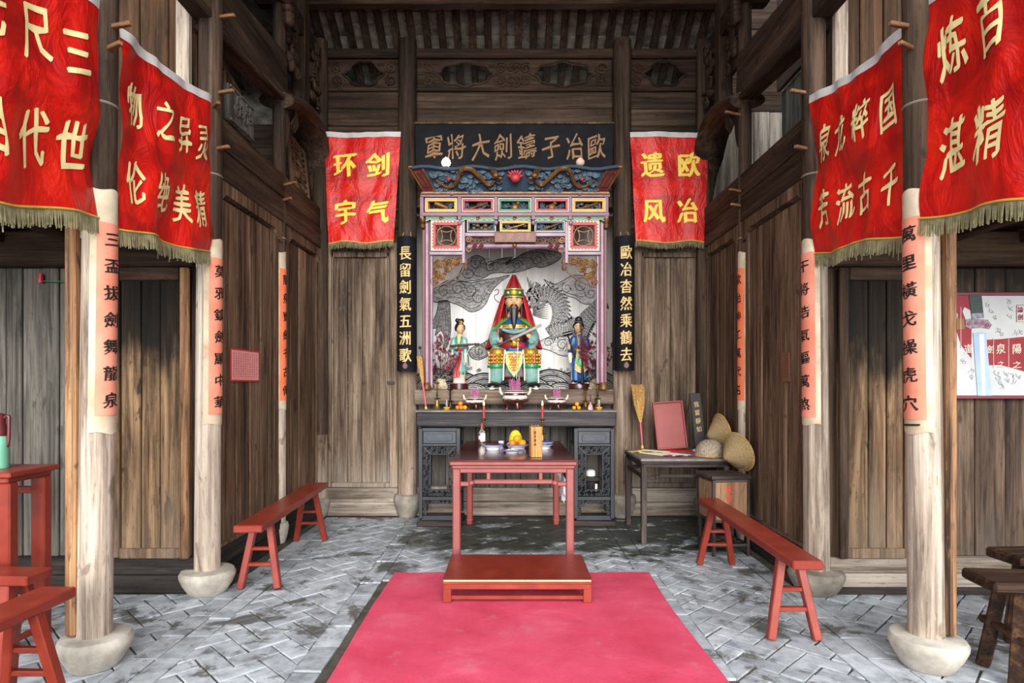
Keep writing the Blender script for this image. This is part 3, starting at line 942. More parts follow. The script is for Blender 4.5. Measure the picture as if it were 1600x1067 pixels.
# ------------------------------------------------------------------ banners
def banner(label, TL, TR, BL, BR, chars, nrm, cat='banner', seed=0, fold=.016, lmat=None, cw=.2, chh=.24, fr=.09, sag=.02, nu=46, nv=44, brush=.12, bold=.03, hang=0):
    """TL..BR: corners of the red cloth as read by a viewer; chars: (char, u, v)"""
    TL, TR, BL, BR, n = V(TL), V(TR), V(BL), V(BR), V(nrm).normalized()
    base = (BL + BR) / 2
    t = thing('banner', label, cat, base, group='red satin banners')
    TL, TR, BL, BR = (q - base for q in (TL, TR, BL, BR))
    up = V((0, 0, 1))
    def surf(u, v, e=0.0):
        p = (BL * (1 - u) + BR * u) * (1 - v) + (TL * (1 - u) + TR * u) * v
        k = seed * 1.7
        d = fold * (math.sin(2 * PI * (2.3 * u + .35 * math.sin(2.2 * v + k)) + k) * (1 - .55 * v) + .6 * math.sin(2 * PI * (1.1 * u - 1.3 * v) + 2 * k))
        d += fold * 1.1 * math.exp(-((u - .35 - .25 * (1 - v)) / .06) ** 2) * (v ** .5)
        d += fold * .8 * math.sin(12 * v + 2 * math.sin(5 * u + k)) * (1 - v) * .6
        d += fold * 2.2 * (mnoise.noise((u * 3 + seed * 5, v * 2.4, seed)) + .5 * mnoise.noise((u * 8, v * 5 + seed * 3, seed + 4)))
        p = p + n * (d + e) - up * (sag * 4 * u * (1 - u) * v)
        p = p - up * (.012 * math.sin(PI * 3 * u + k) * (1 - v))
        return p
    cloth = B().grid(lambda u, v: surf(u, v), nu, nv).obj('cloth', M_satin, t, smooth=True, fix=False)
    bh = .055
    H = (TL - BL).length
    B().grid(lambda u, v: surf(u, 1 + (v * bh - .006) / H, .003 + .002 * math.sin(u * 17)), nu, 2).obj('top_band', M_band, t, smooth=True, fix=False, label='white cotton band')
    B().tube([surf(i / 40, .0, .004) for i in range(41)], .006, 6).obj('gold_cord', M_cord, t, smooth=True)
    fb = B(); Wd = (BR - BL).length; N = int(Wd / .0058)
    q = (BR - BL).normalized()
    for i in range(N):
        u = (i + .5) / N; p = surf(u, 0.0, .001)
        L = fr * R.uniform(.82, 1.05) * (1.35 if R.random() < .03 else 1)
        w = .0042; dx = q * R.uniform(-.006, .006); dn = n * R.uniform(-.006, .008)
        fb.add([p - q * w, p + q * w, p + n * w, p - q * w * .6 + dx - up * L + dn, p + q * w * .6 + dx - up * L + dn, p + n * w + dx - up * L + dn],
               [(0, 1, 4, 3), (1, 2, 5, 4), (2, 0, 3, 5), (3, 4, 5)])
    fb.obj('fringe', M_fringe, t, kind='stuff', fix=False)
    items = [(c, u, v, .86 * cw / Wd, chh / H) for c, u, v in chars]
    # letters are laid out in the unit square, so scale edges there
    write(cloth, lmat or M_cream, items, lambda u, v: surf(u, v, .0045), bold, brush, .018)
    return t

XB = 2.055
ys0, ys1 = 3.18, 4.15
colsU = (.15, .42, .66, .87)
banner('inner left red banner with eight cream characters beginning with spirit, between first and second columns', (-XB, ys0, 3.27), (-XB, ys1, 3.37), (-XB, ys0, 2.27), (-XB, ys1, 2.34),
       [(c, u, .70 if 1 else 0) for c, u in zip('物之异灵', (.17, .40, .65, .86))] + [(c, u, .27) for c, u in zip('伦绝美精', (.15, .40, .64, .85))], (1, 0, 0), seed=1, cw=.19, chh=.25)
banner('outer left red banner cut by the edge of the photograph with characters three feet', (-XB - .03, 2.0, 3.22), (-XB - .03, 3.06, 3.34), (-XB - .03, 2.0, 2.12), (-XB - .03, 3.06, 2.29),
       [(c, u, .73) for c, u in zip('泉光尺三', (.12, .37, .63, .84))] + [(c, u, .29) for c, u in zip('传相代世', (.12, .37, .62, .83))], (1, 0, 0), seed=2, cw=.21, chh=.28)
banner('inner right red banner with eight cream characters beginning with nation, between first and second columns', (XB, ys1, 3.37), (XB, ys0, 3.27), (XB, ys1, 2.33), (XB, ys0, 2.24),
       [(c, u, .70) for c, u in zip('泉龙粹国', (.17, .39, .62, .85))] + [(c, u, .28) for c, u in zip('芳流古千', (.17, .40, .63, .86))], (-1, 0, 0), seed=3, cw=.19, chh=.25)
banner('outer right red banner cut by the edge of the photograph with characters hundred refinings', (XB + .03, 3.06, 3.36), (XB + .03, 2.0, 3.24), (XB + .03, 3.06, 2.29), (XB + .03, 2.0, 2.12),
       [(c, u, .74) for c, u in zip('炼百锤千', (.17, .40, .65, .88))] + [(c, u, .30) for c, u in zip('湛精艺技', (.17, .40, .65, .88))], (-1, 0, 0), seed=4, cw=.21, chh=.28)
Yb = 6.56
banner('back red banner left of the black plaque with four yellow characters sword energy', P(507, 214, Yb), P(626, 213, Yb), P(513, 379, Yb), P(615, 377, Yb),
       [('环', .27, .73), ('剑', .72, .73), ('宇', .27, .28), ('气', .74, .28)], (0, -1, 0), seed=5, fold=.008, lmat=M_yellow, cw=.27, chh=.28, fr=.075, sag=.0, brush=.05, bold=.05)
banner('back red banner right of the black plaque with four yellow characters bequeathed style', P(985, 213, Yb), P(1106, 214, Yb), P(993, 377, Yb), P(1103, 378, Yb),
       [('遗', .27, .73), ('欧', .75, .73), ('风', .27, .29), ('冶', .74, .29)], (0, -1, 0), seed=6, fold=.008, lmat=M_yellow, cw=.27, chh=.28, fr=.075, sag=.0, brush=.05, bold=.05)

# ------------------------------------------------------------------ black plaque, couplet boards, lamps
Yp = 6.50
pl = thing('plaque', 'wide black name plaque with eight brown-gold characters over the altar', 'plaque', (.02, Yp, Z(270, Yp)))
tilt = Matrix.Rotation(math.radians(7), 3, 'X')
hp, wp_ = (270 - 198) / F * Yp, (957 - 650) / F * Yp
x0p = X(803.5, Yp) - .02
B().box(V((x0p, 0, 0)) + tilt @ V((0, 0, hp / 2)), (wp_, .05, hp), .006, tilt).obj('board', M_black, pl)
B().box(V((x0p, 0, 0)) + tilt @ V((0, -.005, hp + .008)), (wp_ + .01, .07, .02), .004, tilt).obj('top_strip', M_shade if 0 else W_lat, pl)
chs = '軍將大劍鑄子冶歐'
lx = [679, 714, 751, 786, 823, 861, 897, 930]
write(pl, M_goldl, [(c, X(px, Yp), hp * .53, .205, .27) for c, px in zip(chs, lx)], lambda u, v: V((u - .02, 0, 0)) + tilt @ V((0, -.029, v)), .012, .14)

def couplet(label, x, zb, zt, text):
    t = thing('couplet_board', label, 'board', (x, 6.53, zb), group='half-round black couplet boards')
    h = zt - zb; r = .104
    rings = [[V((rr_ * math.cos(a), rr_ * math.sin(a), z)) for rr_, a in [(r, PI + PI * k / 20) for k in range(21)] + [(r - .02, 2 * PI - PI * k / 20) for k in range(21)]] for z in (0, h)]
    B().loft(rings).obj('curved_board', M_black, t, smooth=True)
    st = (h - .17) / len(text)
    write(t, M_goldb, [(c, 0, h - .09 - st * (i + .5), .135, .155) for i, c in enumerate(text)], lambda u, v: V(((r + .003) * math.sin(u / r), -(r + .003) * math.cos(u / r), v)), .03, .03, .03)
    b = B()
    b.prism([V((.026 * math.cos(2 * PI * k / 12), -r - .002, .055 + .03 * math.sin(2 * PI * k / 12) * (1.4 if k == 3 else 1))) for k in range(12)], (0, .004, 0))
    b.obj('carved_mark', M_maroon, t)
    for sx in (-.05, .05): B().tube([(sx, -.02, h - .02), (sx * .8, .02, h + .05), (sx * .6, .06, h + .09)], .005, 6).obj('hanger_wire', M_wire, t)
couplet('black half-round couplet board on the column left of the altar', X(635.5, 6.53), Z(580, 6.5), Z(371, 6.5), '長留劍氣五洲歌')
couplet('black half-round couplet board on the column right of the altar', X(976, 6.53), Z(579, 6.5), Z(370, 6.5), '歐冶杳然乘鶴去')

def peach(label, x, lit):
    t = thing('peach_lamp', label, 'lamp', (x, 6.34, 3.72))
    prof = [(0, 0), (.022, .002), (.04, .015), (.047, .035), (.044, .055), (.03, .073), (.014, .086), (.0, .098)]
    m = pm('lit_peach_shade' if lit else 'unlit_peach_shade', '#fff4ea' if lit else '#dcb8a4', .5, emit=('#fff2e6', 14) if lit else None)
    B().lathe(prof, n=20).obj('shade', m, t, smooth=True)
    B().lathe([(0, -.014), (.018, -.012), (.02, 0), (0, .002)], n=14).obj('holder', M_gilt, t, smooth=True)
peach('lit white peach-shaped lamp in front of the plaque, left one', X(697, 6.34), True)
peach('unlit pinkish peach-shaped lamp in front of the plaque, right one', X(906.5, 6.34), False)

# ------------------------------------------------------------------ carved and painted shrine front
Yn = 6.52
sh = thing('shrine_front', 'mauve carved shrine front with painted panels, dragon cornice and scrolls', 'shrine', (X(803, Yn), Yn, 1.39))
S0 = V((X(803, Yn), Yn, 1.39))
def Q(px, py, dy=0.0): return P(px, py, Yn) - S0 + V((0, dy, 0))
def rectb(b, x0, y0, x1, y1, d0, d1, ch=.004):
    a, c = Q(x0, y1), Q(x1, y0)
    return b.box(((a.x + c.x) / 2, (d0 + d1) / 2, (a.z + c.z) / 2), (c.x - a.x, abs(d1 - d0), c.z - a.z), ch)
def ringb(b, x0, y0, x1, y1, w, d0, d1):
    rectb(b, x0, y0, x1, y0 + w, d0, d1, .003); rectb(b, x0, y1 - w, x1, y1, d0, d1, .003)
    rectb(b, x0, y0 + w, x0 + w, y1 - w, d0, d1, .003); rectb(b, x1 - w, y0 + w, x1, y1 - w, d0, d1, .003)
def relief(parent, x0, y0, x1, y1, item, n=14):
    b = B(); R2 = random.Random(int(x0 * 7 + y0))
    for k in range(n):
        x, y = R2.uniform(x0, x1), R2.uniform(y0, y1); c = Q(x, y, R2.uniform(-.005, .02))
        if k % 2: b.tube(spiral(c, .028, .006, 1.4, 12, R2.random() * 6), .007, 5)
        else: b.ball(c, (R2.uniform(.015, .035), .012, R2.uniform(.008, .018)), 8, 5)
    b.obj('relief', M_rel, parent, smooth=True, kind='stuff')
    g = B(); cx, cy = (x0 + x1) / 2, (y0 + y1) / 2
    if item == 'scroll': g.tube([Q(cx - 10, cy - 4, -.015), Q(cx + 10, cy + 4, -.015)], .028, 10)
    elif item == 'flute': g.tube([Q(cx - 14, cy + 5, -.015), Q(cx + 15, cy - 5, -.015)], .013, 8)
    elif item == 'sword':
        g.tube([Q(cx - 14, cy + 4, -.015), Q(cx + 14, cy - 4, -.015)], [.006, .012], 6); g.ball(Q(cx - 8, cy + 2, -.015), (.012, .01, .025), 8, 6)
    elif item == 'gourd':
        g.ball(Q(cx, cy + 2, -.012), (.045, .02, .04), 10, 8); g.ball(Q(cx + 5, cy - 5, -.012), (.025, .02, .025), 10, 8)
    else:
        for k in range(5): g.ball(Q(cx - 12 + 6 * k, cy + 2 * (-1) ** k, -.012), (.025, .016, .02), 8, 6)
    g.obj('gilt_figure', M_gilt, parent, smooth=True)
# posts
for x0, x1, m in ((659.5, 664.5, M_maroon), (664.5, 669.5, M_lilac), (672, 676, M_lilac), (669.5, 672, M_maroon)):
    for mir in (0, 1):
        a, b_ = (x0, x1) if not mir else (1608 - x1, 1608 - x0)
        bb = B(); rectb(bb, a, 304 if m is M_maroon else 344, b_, 607, 0, .06 if m is M_maroon else .045, .006)
        bb.obj('post', m, sh)
bb = B()
rectb(bb, 658, 304, 952, 310, -.05, .06); rectb(bb, 659, 333.5, 951, 339.5, -.05, .06)
for xx in (660, 718.5, 775, 833, 890.5, 947): rectb(bb, xx - 3, 308, xx + 3, 345, -.045, .05)
bb.obj('upper_frame', M_mauve, sh)
for i, (xx, xe, m, it) in enumerate(((665, 715, M_ochre, 'scroll'), (722, 772, M_crim, 'flute'), (778.5, 830, M_green, 'gourd'), (836, 888, M_crim, 'gourd'), (893.5, 945, M_ochre, 'flute'))):
    b1 = B(); ringb(b1, xx, 311.5, xe, 333, 1.5, -.05, 0); p = b1.obj('carved_panel', M_white, sh)
    b1 = B(); ringb(b1, xx + 1.5, 313, xe - 1.5, 331.5, 3.4, -.045, .005); b1.obj('painted_border', m, p)
    relief(p, xx + 7, 317.5, xe - 7, 327.5, it)
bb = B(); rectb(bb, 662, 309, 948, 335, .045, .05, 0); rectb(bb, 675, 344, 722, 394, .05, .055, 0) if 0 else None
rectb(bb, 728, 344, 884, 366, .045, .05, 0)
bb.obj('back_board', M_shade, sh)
# small hanging aprons under the beam
for x0, x1 in ((666, 714), (722, 772), (779, 829), (836, 887), (894, 944)):
    loop = [Q(x0, 340, -.04), Q(x1, 340, -.04), Q(x1, 347, -.04), Q(x1 - 3, 346, -.04), Q(x1 - 6, 344, -.04)] + [Q(x1 - 6 - (x1 - x0 - 12) * k / 8, 344 + 1.3 * (k % 2), -.04) for k in range(1, 8)] + [Q(x0 + 6, 344, -.04), Q(x0 + 3, 346, -.04), Q(x0, 347, -.04)]
    ap = B().prism(loop, (0, .03, 0)).obj('apron', M_green, sh)
    B().tube([q + V((0, -.004, 0)) for q in loop[2:]], .005, 5).obj('apron_edge', M_white, ap)
    B().tube(spiral(Q((x0 + x1) / 2, 343, -.045), .022, .006, 1.3, 14), .006, 5).obj('boss', M_gilt, ap)
for xx in (719, 775.5, 833, 891): B().ball(Q(xx, 350, -.055), (.022, .022, .026), 10, 8).obj('knob', M_lilac, sh, smooth=True)
for xx in (661, 946.5):
    B().lathe([(0, -.06), (.02, -.05), (.028, -.02), (.016, 0), (.03, .02), (.03, .05), (0, .06)], Q(xx, 350, -.03), 12).obj('pendant', M_gilt, sh, smooth=True)
# square side panels with the coin lattice
for x0 in (673.5, 887.5):
    x1 = x0 + 48.5
    b1 = B(); ringb(b1, x0, 345, x1, 393, 2, -.035, .02); p = b1.obj('coin_panel', M_white, sh)
    b1 = B(); ringb(b1, x0 + 2, 347, x1 - 2, 391, 6, -.03, .02); b1.obj('painted_border', M_crim, p)
    # scalloped white edge
    b1 = B()
    for k in range(9):
        for yy in (347.2, 390.8): b1.ball(Q(x0 + 4 + k * 5.05, yy, -.03), (.012, .004, .012), 8, 5)
        for xx in (x0 + 2.2, x1 - 2.2): b1.ball(Q(xx, 349 + k * 5, -.03), (.012, .004, .012), 8, 5)
    b1.obj('scallop_edge', M_white, p)
    b1 = B(); c = Q((x0 + x1) / 2, 369, -.005); rr_ = 15.2 / F * Yn
    circ = lambda cx, cz, r_, a0, a1, n=24: [V((cx + r_ * math.cos(a0 + (a1 - a0) * k / n), c.y, cz + r_ * math.sin(a0 + (a1 - a0) * k / n))) for k in range(n + 1)]
    b1.tube(circ(c.x, c.z, rr_, 0, 2 * PI, 36), .006, 6)
    for k in range(4):
        a = PI / 4 + k * PI / 2
        b1.tube(circ(c.x + 1.414 * rr_ * math.cos(a - PI / 4), c.z + 1.414 * rr_ * math.sin(a - PI / 4), rr_, a - PI / 4 + PI - PI / 4, a - PI / 4 + PI + PI / 4, 14), .006, 6)
        b1.tube(spiral((c.x + 1.25 * rr_ * math.cos(a), c.y, c.z + 1.25 * rr_ * math.sin(a)), .03, .008, 1.3, 14, a), .007, 5)
    b1.obj('coin_lattice', M_gilt, p, smooth=True)
    b1 = B(); rectb(b1, x0 - 2, 394, x1 + 3, 399, -.03, .04); b1.obj('rail', M_lilac, sh)
    b1 = B(); rectb(b1, (x1 if x0 < 800 else x0 - 5), 344, (x1 + 5 if x0 < 800 else x0), 412, -.028, .03); b1.obj('hanging_post', M_lilac, sh)
# middle row
for xx, xe, m, it in ((730, 775, M_bluep, 'beads'), (781, 829, M_ochre, 'sword'), (835, 882, M_bluep, 'flute')):
    b1 = B(); ringb(b1, xx, 346, xe, 364, 1.3, -.04, .005); p = b1.obj('carved_panel', M_white, sh)
    b1 = B(); ringb(b1, xx + 1.3, 347.3, xe - 1.3, 362.7, 2.8, -.035, .01); b1.obj('painted_border', m, p)
    relief(p, xx + 6, 351, xe - 6, 359, it, 10)
b1 = B(); rectb(b1, 727, 364.5, 885, 370, -.03, .03); b1.obj('lower_rail', M_lilac, sh)
b1 = B(); R3 = random.Random(3)
for k in range(26):
    xx = 733 + k * 5.8
    b1.tube(spiral(Q(xx, 375.5 + (k % 2) * 1.5, 0), .03, .007, 1.4, 12, R3.random() * 6), .008, 5)
b1.obj('openwork_strip', M_scroll, sh, smooth=True)
for sx in (733, 878):
    b1 = B()
    for yy in (375, 390): b1.tube(spiral(Q(sx, yy, -.01), .036, .008, 1.6, 16, 0 if sx < 800 else PI), .008, 6)
    b1.obj('corner_scroll', M_gilt, sh, smooth=True)
B().tube([Q(731, 386, -.01), Q(760, 385, -.01), Q(803, 384.5, -.01), Q(850, 385, -.01), Q(880, 386, -.01)], .028, 12).obj('roller_beam', M_lilac, sh, smooth=True)
for xx in (742, 752, 860, 870): B().tube([Q(xx - 3, 388, -.02), Q(xx + 3, 383, -.03)], .024, 8).obj('twist_band', M_maroon, sh)
B().ball(Q(804, 384.5, -.035), (.026, .018, .026), 12, 8).obj('medallion', M_gilt, sh, smooth=True)
pq = B(); rectb(pq, 773, 364.5, 837, 381, -.075, -.04, .006); pq = pq.obj('name_tablet', M_maroon, sh)
b1 = B(); ringb(b1, 773, 364.5, 837, 381, 1.4, -.082, -.07); b1.obj('tablet_edge', M_gilt, pq)
write(pq, M_gilt, [(c, Q(xx, 0).x, Q(0, 372.8).z, .075, .085) for c, xx in zip('室宗祖劍', (782, 797, 812, 827))], lambda u, v: V((u, -.0775, v)), .02, .05)
# scroll spandrels
for mir in (0, 1):
    b1 = B(); R4 = random.Random(9)
    for k in range(26):
        a, c_ = R4.random(), R4.random()
        if a + c_ > 1: a, c_ = 1 - a, 1 - c_
        xx, yy = 679 + 46 * a, 405 + 40 * c_
        if mir: xx = 1609 - xx
        b1.tube(spiral(Q(xx, yy, R4.uniform(-.01, .012)), R4.uniform(.03, .05), .008, 1.6, 16, R4.random() * 6), .0075, 5)
    b1.obj('scroll_spandrel', M_gilt, sh, smooth=True)
    xx = (lambda q: 1609 - q) if mir else (lambda q: q)
    b1 = B(); b1.tube([Q(xx(726), 412, 0), Q(xx(722), 425, 0), Q(xx(708), 436, 0), Q(xx(692), 444, 0), Q(xx(678), 449, 0)], .01, 6); b1.obj('spandrel_rim', M_scroll, sh, smooth=True)
    for x_, y_ in ((696, 427), (712, 413), (684, 441)): B().ball(Q(xx(x_), y_, -.02), .014, 8, 6).obj('red_berry', M_crim, sh, smooth=True)
    B().lathe([(0, -.07), (.022, -.05), (.026, -.02), (.016, 0), (.026, .03), (.02, .06), (0, .07)], Q(xx(728), 414, 0), 12).obj('pendant', M_scroll, sh, smooth=True)
    B().lathe([(0, 0), (.05, .005), (.052, .03), (.04, .06), (.03, .08), (0, .08)], Q(xx(667), 606, -.02) + V((0, 0, -.02)), 14).obj('post_foot', M_gilt, sh, smooth=True)
# cornice: flared trough with dragons
co = B(); co.prism([Q(660, 304, .0), Q(950, 304, .0), Q(950, 304, -.02), Q(660, 304, -.02)], V((0, 0, .03)))
a_, b_ = Q(664, 303, -.02), Q(946, 303, -.02)
tz = Q(0, 273).z - Q(0, 303).z
co.add([a_, b_, b_ + V((.07, -.16, tz)), a_ + V((-.07, -.16, tz)), a_ + V((0, .03, 0)), b_ + V((0, .03, 0)), b_ + V((.07, -.13, tz)), a_ + V((-.07, -.13, tz))], [(0, 1, 2, 3), (4, 7, 6, 5), (0, 4, 5, 1), (3, 2, 6, 7), (0, 3, 7, 4), (1, 5, 6, 2)])
co = co.obj('cornice', M_bluep, sh)
def CQ(px, t, dy=0.0):
    p = Q(px, 303, -.03 + dy); f = .07 * t * (px - 805) / 141
    return p + V((f, -.16 * t, tz * t))
for mir in (0, 1):
    mx = (lambda q: 1610 - q) if mir else (lambda q: q)
    e = [CQ(mx(655), 1.04, -.01), CQ(mx(673), 1.04, -.01), CQ(mx(682), .04, -.01), CQ(mx(664), .0, -.01)]
    ep = B().prism(e, (0, .03, 0)).obj('end_plate', M_maroon, co)
    B().tube([q + V((0, -.006, 0)) for q in e + e[:1]], .010, 6).obj('gilt_edge', M_gilt, co)
    B().tube([CQ(mx(667), .72, -.02), CQ(mx(667), .82, -.02), CQ(mx(661), .82, -.02), CQ(mx(667), .25, -.02), CQ(mx(674), .25, -.02), CQ(mx(670), .7, -.02)], .008, 6).obj('key_motif', M_gilt, co)
    pts = smoothpath([CQ(mx(688), .5, -.03), CQ(mx(702), .2, -.03), CQ(mx(716), .35, -.04), CQ(mx(728), .85, -.05), CQ(mx(742), .9, -.05), CQ(mx(756), .5, -.05), CQ(mx(766), .25, -.05), CQ(mx(775), .45, -.06)], 5)
    n_ = len(pts)
    dr = B().tube(pts, [.008 + .016 * math.sin(PI * min(1, (i + 2) / n_ * .9)) for i in range(n_)], 8)
    dr.ball(CQ(mx(777), .62, -.07), (.035, .03, .03), 10, 8); dr.ball(CQ(mx(783), .5, -.08), (.025, .02, .018), 8, 6)
    for k in range(4): dr.tube([CQ(mx(772 + 2 * k), .75, -.06), CQ(mx(768 + 3 * k), .98, -.07)], [.009, .002], 5)
    for i in range(6, n_ - 6, 4): dr.tube([pts[i] + V((0, 0, .015)), pts[i] + V((0, -.005, .035))], [.007, .001], 5)
    dr.obj('gilt_dragon', M_gilt, co, smooth=True)
    cl = B(); R5 = random.Random(21)
    for k in range(52):
        c = CQ(mx(R5.uniform(680, 794)), R5.uniform(.04, .9), -.015)
        cl.tube(spiral(c, R5.uniform(.02, .045), .008, 1.5, 14, R5.random() * 6), .009, 5)
        cl.ball(c + V((0, .01, 0)), (.04, .012, .02), 8, 5)
    cl.obj('cloud_carving', M_rel, co, smooth=True)
    B().ball(CQ(mx(707), .5, -.05), .022, 10, 8).obj('red_berry', M_crim, co, smooth=True)
fl = B().ball(CQ(805, .55, -.06), (.055, .035, .05), 14, 10)
for k in range(7):
    a = PI / 2 + (k - 3) * .5
    c = CQ(805, .6, -.05)
    fl.tube([c + V((.045 * math.cos(a), 0, .04 * math.sin(a))), c + V((.08 * math.cos(a + .2), 0, .085 * math.sin(a) + .01)), c + V((.085 * math.cos(a), 0, .12 * math.sin(a) + .015))], [.016, .01, .002], 6)
fl.obj('flaming_pearl', M_crim, co, smooth=True)
B().bar(Q(659, 304, -.04), Q(951, 304, -.04), .05, .03, .006).obj('gilt_ledge', M_gilt, co)
# lip of the cornice
pts = [CQ(660 + k * 290 / 24, 1.0 + .06 * math.sin(k * 1.1), -.02) for k in range(25)]
B().tube(pts, .018, 8).obj('wavy_lip', M_bluep, co, smooth=True)

# ------------------------------------------------------------------ mural on the back of the niche
Ym = 7.38
mu = thing('mural', 'white plank mural with grey ink clouds, dragon and waves behind the statues', 'mural', (.05, Ym, 1.39))
M0 = V((.05, Ym, 1.39))
def mplank():
    s = NT('whitewashed_planks'); a = s.noise(s.vmath('MULTIPLY', s.tc.outputs['Object'], (9, 9, .7)), 1.5, 5)
    return s.done(s.ramp(a, [(.3, '#c6c3bd'), (.6, '#d9d7d3'), (.8, '#e2e0dd')]), .8)
M_mplank = mplank()
k0 = -1.27
while k0 < 1.2:
    w = .157
    B().box((k0 + w / 2, .022 + R.uniform(-.001, .001), 1.0), (w - .0015, .03, 2.2), .0015).obj('plank', M_mplank, mu); k0 += w
def inkm(name, a, b, c, sc):
    s = NT(name); p = s.tc.outputs['Object']
    n = s.noise(s.vmath('MULTIPLY', p, (1, 1, 1.6)), sc, 6, .7, 2.2)
    return s.done(s.ramp(n, [(.34, a), (.5, b), (.66, c)]), .85)
M_inkg = inkm('grey_ink_wash', '#5a5856', '#8b8886', '#b9b6b3', 9)
M_inkl = inkm('pale_ink_wash', '#93908d', '#bab7b4', '#d9d6d3', 9)
M_inkd = inkm('dark_ink_wash', '#3a3a3a', '#6d6b6a', '#a8a5a3', 22)
M_line = pm('ink_line', '#201f1f', .85)
def M_(x, y, e=.0): return P(640 + x / 4.103, 380 + y / 4.103, Ym) - M0 + V((0, .004 - e, 0))
NY = (0, -1, 0)
def ink_shape(name, pts, mat, spirals=(), line=.008, inner=3):
    loop = smoothpath([M_(*p) for p in pts] + [M_(*pts[0])], 5)[:-1]
    o = B().prism(loop, (0, .004, 0)).obj(name, mat, mu)
    b = B().ribbon(loop + loop[:1], line, NY, .0025)
    for x, y, r, tn, a0 in spirals:
        b.ribbon(spiral(M_(x, y, .003), r, .012, tn, 30, a0), [line * (1 - .5 * i / 30) for i in range(31)], NY, .002)
    c = sum(loop, V((0, 0, 0))) / len(loop); R6 = random.Random(len(pts) + int(pts[0][0]))
    for k in range(inner):
        f = .82 - .16 * k; st = R6.randrange(len(loop)); ln = int(len(loop) * R6.uniform(.3, .5))
        pp = [c + (loop[(st + i) % len(loop)] - c) * f + V((0, -.003, 0)) for i in range(ln)]
        b.ribbon(pp, [line * .8 * math.sin(PI * (i + .3) / ln) for i in range(ln)], NY, .0015)
    b.obj('ink_outline', M_line, o)
    return o
ink_shape('ink_cloud', [(300, 230), (330, 170), (360, 120), (420, 78), (475, 95), (500, 140), (560, 105), (660, 90), (610, 128), (680, 95), (740, 60), (820, 42), (900, 48), (962, 62), (970, 92), (920, 130), (850, 155), (800, 150), (760, 165), (700, 182), (640, 190), (570, 188), (520, 195), (480, 220), (430, 238), (390, 242), (350, 246)], M_inkg, ((820, 100, .1, 1.6, 0), (430, 130, .08, 1.5, 2), (520, 150, .07, 1.5, 1), (380, 190, .08, 1.4, 3), (690, 140, .07, 1.4, 0)), inner=5)
ink_shape('ink_cloud', [(130, 350), (150, 300), (200, 262), (250, 238), (330, 245), (400, 252), (470, 235), (560, 222), (640, 205), (590, 242), (545, 285), (512, 335), (490, 385), (450, 425), (390, 440), (340, 410), (290, 388), (230, 372), (180, 380), (140, 368)], M_inkg, ((310, 290, .09, 1.7, 0), (390, 300, .09, 1.7, PI), (220, 310, .08, 1.4, 1), (440, 350, .08, 1.4, 2)), inner=5)
ink_shape('ink_cloud', [(860, 230), (920, 262), (980, 242), (1040, 208), (1110, 208), (1170, 235), (1212, 290), (1240, 345), (1200, 372), (1150, 392), (1100, 380), (1060, 352), (1000, 335), (950, 312), (900, 280)], M_inkl, ((1100, 270, .1, 1.8, 0), (1010, 285, .07, 1.5, 2), (1160, 320, .07, 1.4, 3)), inner=5)
ink_shape('ink_cloud', [(820, 640), (870, 610), (930, 590), (990, 590), (1040, 625), (1035, 690), (1010, 722), (960, 716), (905, 690), (850, 672)], M_inkl, ((890, 635, .06, 1.6, 0), (980, 650, .07, 1.5, 1)), inner=4)
ink_shape('ink_cloud', [(378, 700), (400, 668), (470, 640), (525, 615), (560, 640), (540, 680), (510, 715), (450, 746), (400, 736)], M_inkg, ((450, 690, .08, 1.5, 0), (510, 650, .06, 1.4, 2)), inner=4)
tail = ink_shape('ink_dragon_tail', [(185, 372), (250, 372), (262, 470), (264, 560), (244, 650), (215, 685), (222, 610), (200, 560), (165, 592), (168, 545), (118, 556), (158, 480), (178, 420)], M_inkd, (), .007, 6)
def dragon(path, w, e, name='ink_dragon_body'):
    pts = smoothpath([M_(*p, e) for p in path], 8); n = len(pts)
    ww = [w[0] + (w[1] - w[0]) * math.sin(PI * min(1, i / n * 1.0)) ** .6 for i in range(n)]
    o = B().ribbon(pts, ww, NY, .002).obj(name, M_inkd, mu)
    sc, sp = B(), B(); acc = 0
    for i in range(1, n - 1):
        t = (pts[i + 1] - pts[i - 1]).normalized(); q = V(NY).cross(t); h = ww[i] / 2
        acc += (pts[i] - pts[i - 1]).length
        if acc > .028:
            acc = 0
            m_ = max(2, int(ww[i] / .036))
            for k in range(m_):
                c = pts[i] + q * (ww[i] * ((k + .5 + .5 * (i % 2)) / m_ - .5) * .9) + V((0, -.004, 0)); r_ = .017
                sc.ribbon([c + t * (r_ * math.sin(a)) * 1.1 + q * (r_ * math.cos(a)) for a in (0, .8, 1.57, 2.35, 3.14)], .0055, NY, .001)
            e = pts[i] + q * h + V((0, -.001, 0))
            sp.prism([e - t * .018, e + t * .018, e + q * .04 + t * .02], (0, -.002, 0))
    sc.obj('ink_scales', M_inkl, o); sp.obj('ink_spines', M_line, o)
dragon([(770, 370), (830, 330), (905, 335), (955, 385), (965, 460), (940, 540), (890, 580)], (.14, .20), 0)
dragon([(1245, 365), (1190, 430), (1130, 490), (1100, 560), (1085, 610)], (.14, .19), .008)
dragon([(900, 590), (950, 560), (1010, 555), (1060, 520), (1080, 490)], (.1, .15), .016)
fm = B(); R7 = random.Random(5)
for k in range(26):
    x0_, y0_ = R7.uniform(745, 850), R7.uniform(300, 420); a = math.radians(R7.uniform(15, 95)); L = R7.uniform(60, 120)
    p = [(x0_ + L * t * math.cos(a) * .6 + 8 * math.sin(t * 5), y0_ - L * t * math.sin(a)) for t in (0, .3, .6, .85, 1)]
    fm.ribbon(smoothpath([M_(*q) for q in p], 3), [.035 * (1 - i / 13) ** .8 + .003 for i in range(13)], NY, .002 + .0004 * (k % 4))
